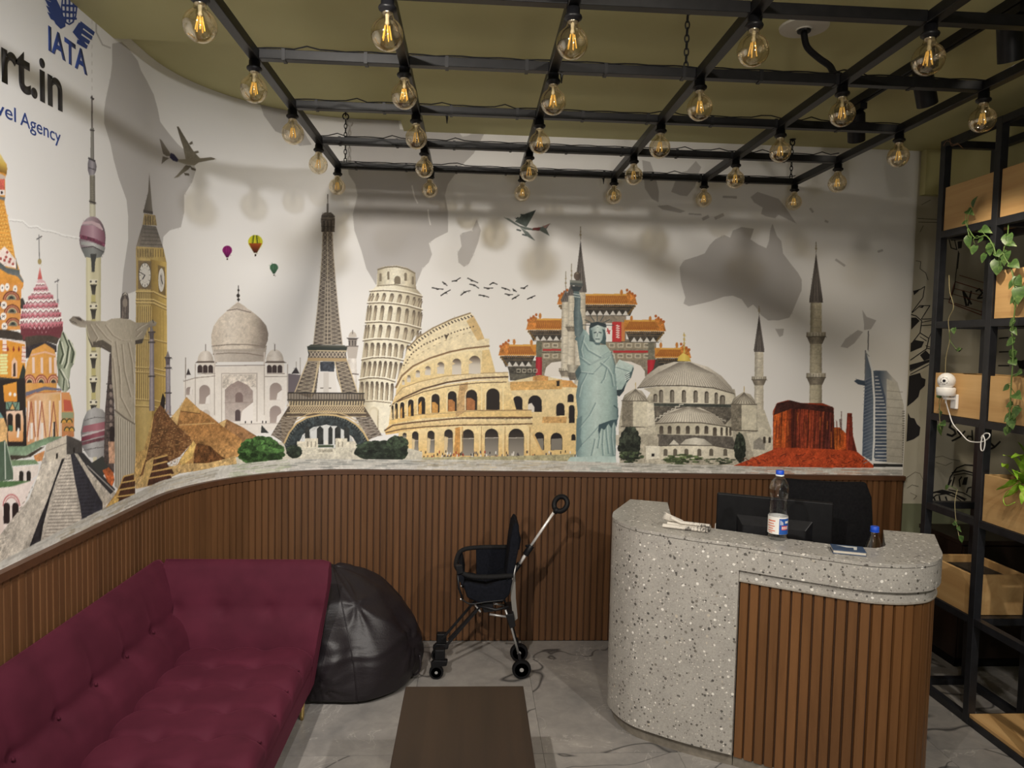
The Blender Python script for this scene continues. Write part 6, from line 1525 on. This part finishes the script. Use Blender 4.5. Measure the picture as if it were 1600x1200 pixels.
MB().loft(rings).build('leather_cover', ml_, bean, smooth=True)
for a_ in (R(-75), R(35)):
    pts = [Vector(bean_fn(a_, .16+.78*i/24)) for i in range(25)]; MB().tube([p+Vector((math.cos(a_), math.sin(a_), .3)).normalized()*.001 for p in pts], .0035, 5).build('piping', ml_, bean, smooth=True)
pts = [Vector(bean_fn(R(-12), .30)) + Vector((.003,0,0)), Vector(bean_fn(R(-12), .34))+Vector((.02,-.01,0)), Vector(bean_fn(R(-12), .38))+Vector((.02,-.01,0)), Vector(bean_fn(R(-12), .42))+Vector((.003,0,0))]
MB().tube(spline(pts, 4), .006, 6).build('carry_loop', ml_, bean, smooth=True)

# ================================================================== COFFEE TABLE
tb = thing('coffee_table', 'dark walnut rectangular coffee table on the tiled floor', 'coffee table', (0, 2.28, 0))
MB().box(-.236,.232,-.52,.505,.392,.430).build('tabletop', M['table'], tb, bevel=.003)
MB().box(-.205,.200,-.49,.475,.335,.392).build('apron', M['table'], tb)
for x in (-.19, .185):
    for y in (-.46, .445): MB().lathe([(.016,0),(.026,.335)], 4, (x, y, 0)).build('leg', M['table'], tb)

# ================================================================== TODDLER STROLLER
st = thing('toddler_stroller', 'small black folding toddler stroller with a silver push pole by the slatted wall', 'stroller', (.10, 3.84, 0))
def sp(x, y, dy=0.0):
    """measured side-view point of the stroller, dy metres behind its near side"""
    p = px(x, y, Y=3.75); return Vector((p.x-.10, p.y+dy-3.84, p.z))
WD = .21                                    # width between the near and far side
NV_ = m_noise('navy_black_fabric', (.005,.006,.009,1), (.009,.010,.015,1), 80, .9, spec=.12)
# seat tub
def tub(name, near, dy0, dy1, m, bevel=.012):
    n_ = len(near); a = [sp(*p, dy0) for p in near]; b = [sp(*p, dy1) for p in near]
    return MB().loft([a, b]).build(name, m, st, bevel=bevel, seg=3)
tub('seat', [(722,912),(730,936),(748,944),(785,944),(797,930),(802,905),(795,902),(760,918),(735,912)], .01, WD-.01, NV_)
tub('seat_side', [(744,872),(790,870),(800,882),(800,905),(788,932),(745,925)], WD-.005, WD+.012, NV_, .004)
tub('backrest', [(806,815),(811,822),(812,850),(806,882),(800,905),(790,908),(793,880),(797,845),(801,824)], -.002, WD+.002, NV_, .012)
tub('back_pad', [(811,838),(815,845),(812,862),(806,860)], .03, WD-.03, NV_, .004)
tub('lap_skirt', [(716,885),(722,878),(726,900),(724,918),(715,905)], .005, WD-.005, NV_, .006)
# armrest hoop
hoop = spline([sp(802,899,0), sp(770,901,-.004), sp(735,900,-.002), sp(716,893,.03), sp(712,887,WD/2), sp(720,876,WD-.03), sp(745,873,WD), sp(795,872,WD)], 8)
MB().tube(hoop, .0125, 10).build('armrest_hoop', m_noise('foam_grip', (.008,.008,.009,1), (.012,.012,.013,1), 120, .8, spec=.2), st, smooth=True)
tub('hoop_clip', [(712,883),(722,882),(724,895),(714,897)], -.01, .02, M['plastic'], .003)
MB().tube([sp(715,897,.01), sp(717,920,.01), sp(723,938,.012)], .006, 8).build('hoop_support', M['plastic'], st, smooth=True)
MB().tube([sp(715,897,WD-.01), sp(717,920,WD-.01), sp(723,938,WD-.012)], .006, 8).build('hoop_support', M['plastic'], st, smooth=True)
MB().tube(spline([sp(722,936,-.005), sp(735,943,-.005), sp(760,940,-.005), sp(788,937,-.005)], 5), .0045, 8).build('seat_rim', M['plastic'], st, smooth=True)
for dy in (.0, WD): MB().lathe([(.001,-.008),(.006,-.006),(.006,.006),(.001,.008)], 10, sp(720,936,dy), (0,1,0)).build('rivet', M['chrome'], st, smooth=True)
# push pole
mid = WD/2
MB().tube([sp(870,806,mid), sp(829,866,mid)], .0075, 12).build('push_pole', M['aluminium'], st, smooth=True)
MB().tube([sp(831,864,mid), sp(812,893,mid)], .0092, 12).build('push_pole_sleeve', M['aluminium'], st, smooth=True)
MB().tube([sp(833,861,mid), sp(823,876,mid)], .018, 12).build('clamp', M['plastic'], st, smooth=True, bevel=.003)
MB().tube([sp(823,862,mid), sp(836,860,mid)], .006, 8).build('clamp_lever', M['plastic'], st, smooth=True)
MB().tube([sp(814,890,mid), sp(803,905,mid)], .015, 10).build('pole_socket', M['plastic'], st, smooth=True)
cH = sp(880,794,mid); up_ = (sp(870,806,mid)-sp(829,866,mid)).normalized(); sd_ = (Vector((0,.55,0))+up_.cross(Vector((0,1,0)))*.9).normalized()
ringp = [cH+up_*(.040*math.sin(2*PI*k/28)*(1.05 if math.sin(2*PI*k/28) < 0 else 1))+sd_*(.036*math.cos(2*PI*k/28)) for k in range(28)]
MB().tube(ringp, .0145, 10, closed=True).build('handle_grip', M['plastic_matte'], st, smooth=True)
MB().tube([cH-up_*.032, cH-up_*.062], [.020,.012], 10).build('handle_neck', M['plastic_matte'], st, smooth=True)
# legs and links
for dy in (.02, WD-.02):
    MB().bar(sp(750,950,dy), Vector((sp(682,1035,dy).x+.02, sp(682,1035,dy).y, .135)), .012, .014).build('front_leg', M['plastic'], st, bevel=.002)
    MB().tube([sp(790,955,dy), sp(800,985,dy), sp(811,1025,dy)], .0058, 8).build('rear_leg', M['grey_metal' if dy < .1 else 'plastic'], st, smooth=True)
    MB().bar(sp(742,946,dy), sp(751,958,dy), .012, .008).build('side_link', M['grey_metal'], st)
    MB().tube([sp(790,925,dy), sp(803,902,dy), sp(806,885,dy)], .0055, 8).build('back_tube', M['grey_metal'], st, smooth=True)
    MB().tube([sp(765,962,dy), sp(792,966,dy)], .006, 8).build('brace', M['grey_metal'], st, smooth=True)
    MB().tube([sp(745,948,dy), sp(775,955,dy), sp(795,950,dy)], .008, 8).build('seat_rail', M['plastic'], st, smooth=True)
MB().bar(sp(752,955,mid), Vector((sp(682,1035,mid).x+.06, sp(682,1035,mid).y, .17)), .010, .012).build('footrest_bar', M['plastic'], st)
tub('strap', [(799,905),(806,903),(807,940),(810,972),(803,978),(799,940)], .05, .075, mat('grey_webbing', srgb(120,118,114), .8), .002)
tub('folding_hub', [(752,946),(770,944),(772,958),(756,960)], .02, WD-.02, M['plastic'], .004)
tub('rear_joint', [(790,962),(803,960),(806,980),(797,984)], .01, WD-.01, M['plastic'], .004)
# wheels
def wheel(c, r_, w_, spokes=True):
    g = MB().lathe([(r_*.72,-w_/2),(r_*.95,-w_/2),(r_,-w_*.3),(r_,w_*.3),(r_*.95,w_/2),(r_*.72,w_/2),(r_*.70,0),(r_*.72,-w_/2)], 26, c, (0,1,0)).build('wheel', M['plastic_matte'], st, smooth=True, angle=40)
    MB().lathe([(.001,-w_*.52),(r_*.22,-w_*.5),(r_*.24,w_*.5),(.001,w_*.52)], 14, c, (0,1,0)).build('hub', M['grey_metal'], g, smooth=True, angle=40)
    for k in range(5):
        a = 2*PI*k/5+.2; d_ = Vector((math.cos(a), 0, math.sin(a))); MB().bar(Vector(c)+d_*r_*.2, Vector(c)+d_*r_*.74, w_*.5, r_*.2, (0,1,0)).build('spoke', M['plastic'], g)
yn = 3.75-3.84
for dy in (0, WD):
    c = sp(815,1040,dy); c.z = .051; wheel(c, .051, .026)
    MB().tube([sp(811,1022,dy), Vector((c.x, c.y, c.z))], .008, 8).build('axle_post', M['plastic'], st)
    cf = sp(682,1035,dy); cf.z = .038; wheel(cf, .038, .024)
    hx = cf.x
    MB().add([(hx-.028,cf.y-.016,.062),(hx+.055,cf.y-.016,.075),(hx+.060,cf.y-.016,.105),(hx-.010,cf.y-.016,.108),(hx-.030,cf.y-.016,.09),
              (hx-.028,cf.y+.016,.062),(hx+.055,cf.y+.016,.075),(hx+.060,cf.y+.016,.105),(hx-.010,cf.y+.016,.108),(hx-.030,cf.y+.016,.09)],
             [(0,1,2,3,4),(9,8,7,6,5),(0,5,6,1),(1,6,7,2),(2,7,8,3),(3,8,9,4),(4,9,5,0)]).build('wheel_fork', M['plastic_matte'], st, bevel=.005)
    MB().tube([Vector((hx,cf.y,.070)), Vector((hx+.01,cf.y,.040))], .010, 8).build('fork_leg', M['plastic_matte'], st)
    MB().box(hx-.01,hx+.045,cf.y-.02,cf.y+.02,.108,.165).build('pivot_block', M['plastic_matte'], st, bevel=.006)
cA, cB = sp(815,1040,0), sp(815,1040,WD); MB().tube([Vector((cA.x,cA.y,.051)), Vector((cB.x,cB.y,.051))], .005, 8).build('axle', M['grey_metal'], st)

# ================================================================== PLANT RACK
RX0, RX1 = 2.45, 2.725; RYS = [3.665, 3.265, 2.865, 2.465, 2.065]; RZ = [.019, .506, .984, 1.460, 1.942, 2.411, 2.880]
rack = thing('plant_rack', 'tall open black metal rack holding wooden planter boxes', 'rack', (2.45, 2.865, 0))
def rk(x, y, z_): return Vector((x-2.45, y-2.865, z_))
PW = .038
for y in RYS:
    for x in (RX0, RX1): MB().bar(rk(x,y,0), rk(x,y,RZ[-1]+.019), PW, PW, (0,1,0)).build('post', M['rack_metal'], rack, bevel=.002)
for z_ in RZ:
    for y0, y1 in zip(RYS[1:], RYS[:-1]):
        for x in (RX0, RX1): MB().bar(rk(x,y0+.0185,z_), rk(x,y1-.0185,z_), PW*.92, PW*.92).build('rail', M['rack_metal'], rack)
    for y in RYS: MB().bar(rk(RX0+.0185,y,z_), rk(RX1-.0185,y,z_), PW*.92, PW*.92).build('cross_rail', M['rack_metal'], rack)

def planter(level, y0, y1, h, label, soil=True):
    z0 = RZ[level]+.0178; o = thing('planter_box', label, 'planter', (RX0, (y0+y1)/2, z0), 0, 'wooden boxes of the plant rack')
    a = (y1-y0)/2-.004; X0, X1 = -.008, RX1-RX0+.0
    n_ = 1
    for k in range(n_):
        zb, zt = h*k/n_+.001, h*(k+1)/n_-.001
        MB().box(X0, X0+.016, -a, a, zb, zt).build('front_board', M['pine'], o, bevel=.0015)
        MB().box(X1-.016, X1, -a, a, zb, zt).build('back_board', M['pine'], o, bevel=.0015)
        for s_ in (-1, 1): MB().box(X0+.0165, X1-.0165, s_*a-(.014 if s_ > 0 else 0), s_*a+(.014 if s_ < 0 else 0), zb, zt).build('end_board', M['pine'], o, bevel=.0015)
    MB().box(X0+.0165, X1-.0165, -a+.0145, a-.0145, .001, .014).build('bottom_board', M['pine'], o)
    if soil: MB().box(X0+.017, X1-.017, -a+.015, a-.015, .0145, h-.04).build('soil', M['soil'], o)
    return o
G1 = .0195
planter(5, 3.265+G1, 3.665-G1, .225, 'topmost pine planter box at the mural end of the rack')
planter(5, 2.865+G1, 3.265-G1, .225, 'topmost pine planter box nearer the camera')
planter(4, 2.865+G1, 3.265-G1, .225, 'pine planter box in the second tier, partly covered by trailing vine')
planter(3, 3.265+G1, 3.665-G1, .215, 'pine planter box behind the white security camera')
planter(3, 2.865+G1, 3.265-G1, .215, 'pine planter box in the middle tier, nearer than the security camera')
planter(2, 2.865+G1, 3.265-G1, .225, 'pine planter box holding the bright green spider plant')
planter(1, 3.265+G1, 3.665-G1, .200, 'low pine box just behind the end of the desk')
bd = tag(MB().box(RX0-.012, RX1+.012, 2.865+.0195, 3.265-.0195, RZ[0]+.0178, RZ[0]+.036).build('shelf_board', M['pine'], None, bevel=.002), 'flat pine board lying on the bottom rails of the rack', 'board')

# ---- low dark cabinet in the alcove
cbn = thing('low_cabinet', 'dark brown low cabinet in the alcove behind the plant rack', 'cabinet', (3.22, 4.02, 0))
M['espresso'] = m_wood('espresso_wood', srgb(30,20,16), srgb(44,30,24), .6, rnd=False)
MB().box(-.44,.44,-.18,.18,.06,.72).build('body', M['espresso'], cbn, bevel=.003); MB().box(-.42,.42,-.15,.17,0,.06).build('plinth', M['plastic_matte'], cbn)
MB().box(-.45,.45,-.20,.19,.7205,.745).build('top', M['espresso'], cbn, bevel=.002)
for k in range(2):
    dr = MB().box(-.435+.4375*k, -.0025+.4375*k, -.198, -.1805, .07, .712).build('door', M['espresso'], cbn, bevel=.002)
    MB().tube([(-.06+.12*k, -.21, .36), (-.06+.12*k, -.21, .48)], .005, 8).build('handle', M['grey_metal'], dr)

# ---- trailing plants
def leaf_mat(name, c1, c2, vein):
    m = mat(name, c1, .42, spec=.4); t = NT(m); f = t.noise(t.coord((1,1,1)), 26, 4, .6, .8)
    t.l(t.ramp(f, [(.35, c1), (.55, c2), (.72, vein)]), t.b.inputs['Base Color']); t.b.inputs['Subsurface Weight'].default_value = .0
    return m
M['leaf'] = leaf_mat('pothos_leaf', srgb(54,80,40), srgb(76,106,54), srgb(142,158,92))
M['leaf_lime'] = leaf_mat('spider_leaf', srgb(120,164,44), srgb(150,196,62), srgb(206,220,120))
M['stem'] = mat('green_stem', srgb(92,120,60), .5)
M['stem_dry'] = mat('pale_dry_stem', srgb(150,140,104), .6)
def leaf_mesh(name, m, ln=.062, wd=.044, fold=.25, droop=.35):
    prof_ = [(0,0),(.04,.30),(.16,.47),(.34,.5),(.55,.42),(.75,.26),(.9,.11),(1,0)]; vv = []; ff = []
    for u, hw in prof_:
        x = u*ln; z_ = -droop*ln*u*u
        vv += [(x, 0, z_), (x-(.10*ln if .03 < u < .1 else 0), hw*wd, z_+fold*hw*wd), (x-(.10*ln if .03 < u < .1 else 0), -hw*wd, z_+fold*hw*wd)]
    for i in range(len(prof_)-1):
        a, b = 3*i, 3*i+3; ff += [(a, b, b+1, a+1), (a, a+2, b+2, b)]
    mb = MB(); mb.v = vv; mb.f = ff; return mb.mesh(name, m, True, fix=False)
lf = [leaf_mesh('leaf', M['leaf'], .066, .052, .25, .35), leaf_mesh('leaf', M['leaf'], .056, .040, .4, .55), leaf_mesh('leaf', M['leaf'], .050, .044, .15, .2)]
rl = random.Random(11)
def vine(name, label, path, leaves, m_stem=None, r_=.0028):
    """path: measured points (pixel x, y) on the plane x = depth; leaves: (x, y, size, heading in the picture plane)"""
    pts = [px(a, b, X=c) for a, b, c in path]; o = thing(name, label, 'plant', tuple(pts[0]), 0, 'plants on the rack')
    MB().tube(spline(local(o, pts), 5), r_, 6).build('stem', m_stem or M['stem'], o, smooth=True)
    for (a, b, c, sz, ang) in leaves:
        p = local(o, [px(a, b, X=c)])[0]
        # nearest point of the stem gives the leaf stalk its root
        q = min(local(o, pts), key=lambda s_: (s_-p).length)
        d_ = Vector((-.35+rl.uniform(-.2,.2), -math.cos(R(ang)), -math.sin(R(ang)))).normalized()
        base = p-d_*.03*sz
        x_ax = d_; up = Vector((-.8, -.25+rl.uniform(-.2,.2), .45)); y_ax = up.cross(x_ax).normalized(); z_ax = x_ax.cross(y_ax)
        mtx = Matrix((x_ax, y_ax, z_ax)).transposed().to_4x4(); 
        lo = linked('leaf', lf[rl.randrange(3)], o); lo.matrix_local = Matrix.Translation(base) @ mtx @ Matrix.Scale(sz, 4)
        if (base-q).length > .008: MB().tube(spline([q, (q+base)/2+Vector((-.012,0,.010)), base], 4), .0014, 5).build('leaf_stalk', M['stem'], o, smooth=True)
    return o
XF = 2.405
vine('trailing_pothos', 'pothos vine with broad leaves spilling from the top planter box past the corner post',
     [(1518,352,2.46),(1516,372,2.415),(1512,356,XF),(1524,372,XF),(1540,368,XF),(1552,384,XF),(1556,400,XF)],
     [(1514,330,XF,.9,20),(1521,316,XF,.8,-60),(1505,348,XF,.6,170),(1512,378,XF,1.0,80),(1520,392,XF,.9,100),(1538,358,XF,1.1,10),(1546,392,XF,1.15,95),(1535,405,XF,.9,110),(1556,414,XF,1.0,75),(1560,396,XF,.9,20),(1530,376,XF,.7,150)])
vine('trailing_pothos', 'long pothos vine hanging in front of the nearer planter boxes down to the third tier',
     [(1576,345,2.46),(1574,372,2.415),(1568,396,XF),(1580,420,XF),(1586,450,XF),(1586,480,XF),(1582,520,XF),(1583,560,XF),(1580,600,XF),(1578,640,XF),(1574,676,XF)],
     [(1574,374,XF,1.0,60),(1579,380,XF,.8,10),(1570,402,XF,1.0,100),(1584,412,XF,.9,20),(1558,424,XF,.9,95),(1590,440,XF,1.0,60),(1578,446,XF,.9,120),(1592,458,XF,1.25,80),(1584,470,XF,1.0,100),(1582,468,XF,.7,140),(1580,504,XF,.7,150),(1584,516,XF,.7,30),(1577,534,XF,.9,165),(1580,556,XF,1.0,120),(1584,566,XF,.9,30),(1592,582,XF,1.0,350),(1568,606,XF,.9,175),(1588,617,XF,.9,10),(1575,633,XF,.7,150),(1586,645,XF,1.0,120),(1572,654,XF,1.0,130),(1580,660,XF,.8,60),(1572,675,XF,.8,95)])
vine('trailing_pothos', 'sparse dry vine with few leaves hanging beside the corner post of the rack',
     [(1483,430,2.44),(1484,455,XF),(1490,480,XF),(1482,500,XF),(1484,530,XF),(1478,560,XF),(1476,600,XF),(1468,640,XF),(1470,672,XF)],
     [(1497,546,XF,.55,-20),(1466,618,XF,.8,170),(1468,648,XF,.6,120),(1474,662,XF,.9,10),(1468,672,XF,1.0,100),(1490,516,XF,.5,60)], M['stem_dry'], .0018)
vine('trailing_pothos', 'short leafy vine low on the rack behind the desk end',
     [(1496,765,2.46),(1492,785,2.43),(1494,815,2.42),(1500,845,2.41)],
     [(1478,762,2.42,.5,150),(1490,818,2.41,.5,170),(1498,826,2.41,.5,30),(1502,842,2.41,.5,80)], M['stem_dry'], .0016)

# spider plant with arching blades
spd = thing('spider_plant', 'bright lime green spider plant arching out of a planter box', 'plant', (2.53, 3.06, RZ[2]+.0178+.186), 0, 'plants on the rack')
def blade(pts, w_):
    pts = spline(pts, 4); vv = []; ff = []; m_ = len(pts)
    for i, p in enumerate(pts):
        d_ = (pts[min(i+1, m_-1)]-pts[max(i-1, 0)]).normalized(); s_ = d_.cross(Vector((.25,.1,1))).normalized(); ww = w_*math.sin(PI*min(1, .18+.82*i/(m_-1)))**.7*(1 if i < m_-1 else .05)
        vv += [p+s_*ww/2+Vector((0,0,.15*ww)), p, p-s_*ww/2+Vector((0,0,.15*ww))]
    for i in range(m_-1):
        a, b = 3*i, 3*i+3; ff += [(a, b, b+1, a+1), (a+1, b+1, b+2, a+2)]
    return MB().add(vv, ff)
def bl_(pix, w_):
    pts = [Vector((0,0,0))] + local(spd, [px(a, b, X=c) for a, b, c in pix]); blade(pts, w_).build('leaf', M['leaf_lime'], spd, smooth=True)
bl_([(1590,722,2.47),(1575,713,2.43),(1568,712,2.40)], 0.037); bl_([(1597,715,2.50),(1590,712,2.45),(1580,716,2.40)], 0.034)
bl_([(1592,750,2.43),(1575,760,2.41),(1556,766,2.40)], 0.041); bl_([(1596,745,2.43),(1588,738,2.42),(1586,736,2.41),(1590,750,2.40)], 0.037)
bl_([(1596,755,2.43),(1580,772,2.41),(1568,778,2.40)], 0.031); bl_([(1600,735,2.45),(1605,720,2.42),(1615,712,2.40)], 0.037)
bl_([(1600,760,2.43),(1598,775,2.41),(1596,788,2.40)], 0.034); bl_([(1606,730,2.55),(1600,705,2.55),(1590,690,2.55)], 0.034); bl_([(1575,735,2.50),(1570,725,2.47),(1566,730,2.44)], 0.031)
bl_([(1610,745,2.45),(1625,740,2.41),(1640,752,2.40)], 0.037)
MB().tube(spline([Vector((0,0,0))] + local(spd, [px(1580,765,X=2.42), px(1568,778,X=2.41), px(1572,790,X=2.40), px(1586,785,X=2.40)]), 5), .0022, 5).build('runner', M['leaf_lime'], spd, smooth=True)
MB().lathe([(.0005,.03),(.012,.02),(.02,-.01),(.0005,-.02)], 10).build('crown', M['leaf_lime'], spd, smooth=True)

# ---- white security camera on its bracket
sc_p = px(1478, 612, X=2.385)
sec = thing('security_camera', 'white dome security camera on a wall bracket in front of the planter box', 'camera', (sc_p.x, sc_p.y, sc_p.z-.018))
MB().lathe([(.001,-.002),(.038,-.002),(.042,.004),(.044,.034),(.040,.040),(.001,.041)], 28).build('base', M['white_plastic'], sec, smooth=True, angle=40)
hc = Vector((0,0,.072)); hd_ = MB().lathe([(.0005,-.041)]+[(.041*math.sin(R(a)), -.041*math.cos(R(a))) for a in range(12, 180, 12)]+[(.0005,.041)], 28, hc).build('dome_head', M['white_plastic'], sec, smooth=True)
ld = (Vector((0,0,CAM_H))-Vector((sc_p.x,sc_p.y,sc_p.z))).normalized(); ld = (ld+Vector((-.35,.25,0))*.6).normalized()
MB().lathe([(.0005,.0405),(.016,.0375),(.019,.036),(.019,.031)][::-1], 22, hc, ld).build('lens_ring', M['plastic'], hd_, smooth=True)
MB().lathe([(.0005,.0425),(.007,.0415),(.007,.039)][::-1], 16, hc, ld).build('lens', mat('lens_glass', (.01,.012,.02,1), .05), hd_, smooth=True)
MB().tube([(0,0,-.002),(0,0,-.012)], .016, 14).build('mount_screw', M['white_plastic'], sec)
br = local(sec, [px(1488,615,X=2.40), px(1502,612,X=2.42)])
MB().box(-.005,.052,-.016,.016,-.022,-.010).build('bracket_arm', M['white_plastic'], sec, bevel=.003)
MB().box(.040,.0555,-.022,.022,-.068,.006).build('bracket_plate', M['white_plastic'], sec, bevel=.004)
cb = [px(1478,628,X=2.40), px(1483,645,X=2.41), px(1489,662,X=2.415), px(1500,675,X=2.418), px(1512,688,X=2.418), px(1524,691,X=2.418), px(1536,690,X=2.415), px(1545,684,X=2.412), px(1546,678,X=2.412), px(1538,678,X=2.412), px(1533,690,X=2.412), px(1533,703,X=2.412), px(1537,703,X=2.412), px(1539,690,X=2.412), px(1536,680,X=2.412), px(1533,685,X=2.412)]
cab = thing('camera_cable', 'white looped cable hanging from the security camera across the rack', 'cable', tuple(cb[0]))
MB().tube(spline(local(cab, cb), 5), .0028, 6).build('cord', M['white_plastic'], cab, smooth=True)
MB().tube(local(cab, [px(1478,622,X=2.40), px(1478,630,X=2.40)]), .004, 8).build('plug', M['white_plastic'], cab)
# loose wires at the top corner of the rack
wr_ = [px(1474,228,X=2.425), px(1480,220,X=2.425), px(1490,226,X=2.42), px(1498,226,X=2.42), px(1505,232,X=2.42)]
lw_ = thing('loose_wires', 'thin bare wires curling over the top corner of the rack', 'wires', tuple(wr_[0]))
MB().tube(spline(local(lw_, wr_), 5), .0012, 4).build('wire', mat('copper_wire', srgb(150,110,84), .5), lw_)
MB().tube(spline(local(lw_, [px(1484,217,X=2.425), px(1487,228,X=2.42), px(1496,224,X=2.42), px(1502,230,X=2.42)]), 5), .0012, 4).build('wire', mat('copper_wire', srgb(150,110,84), .5), lw_)
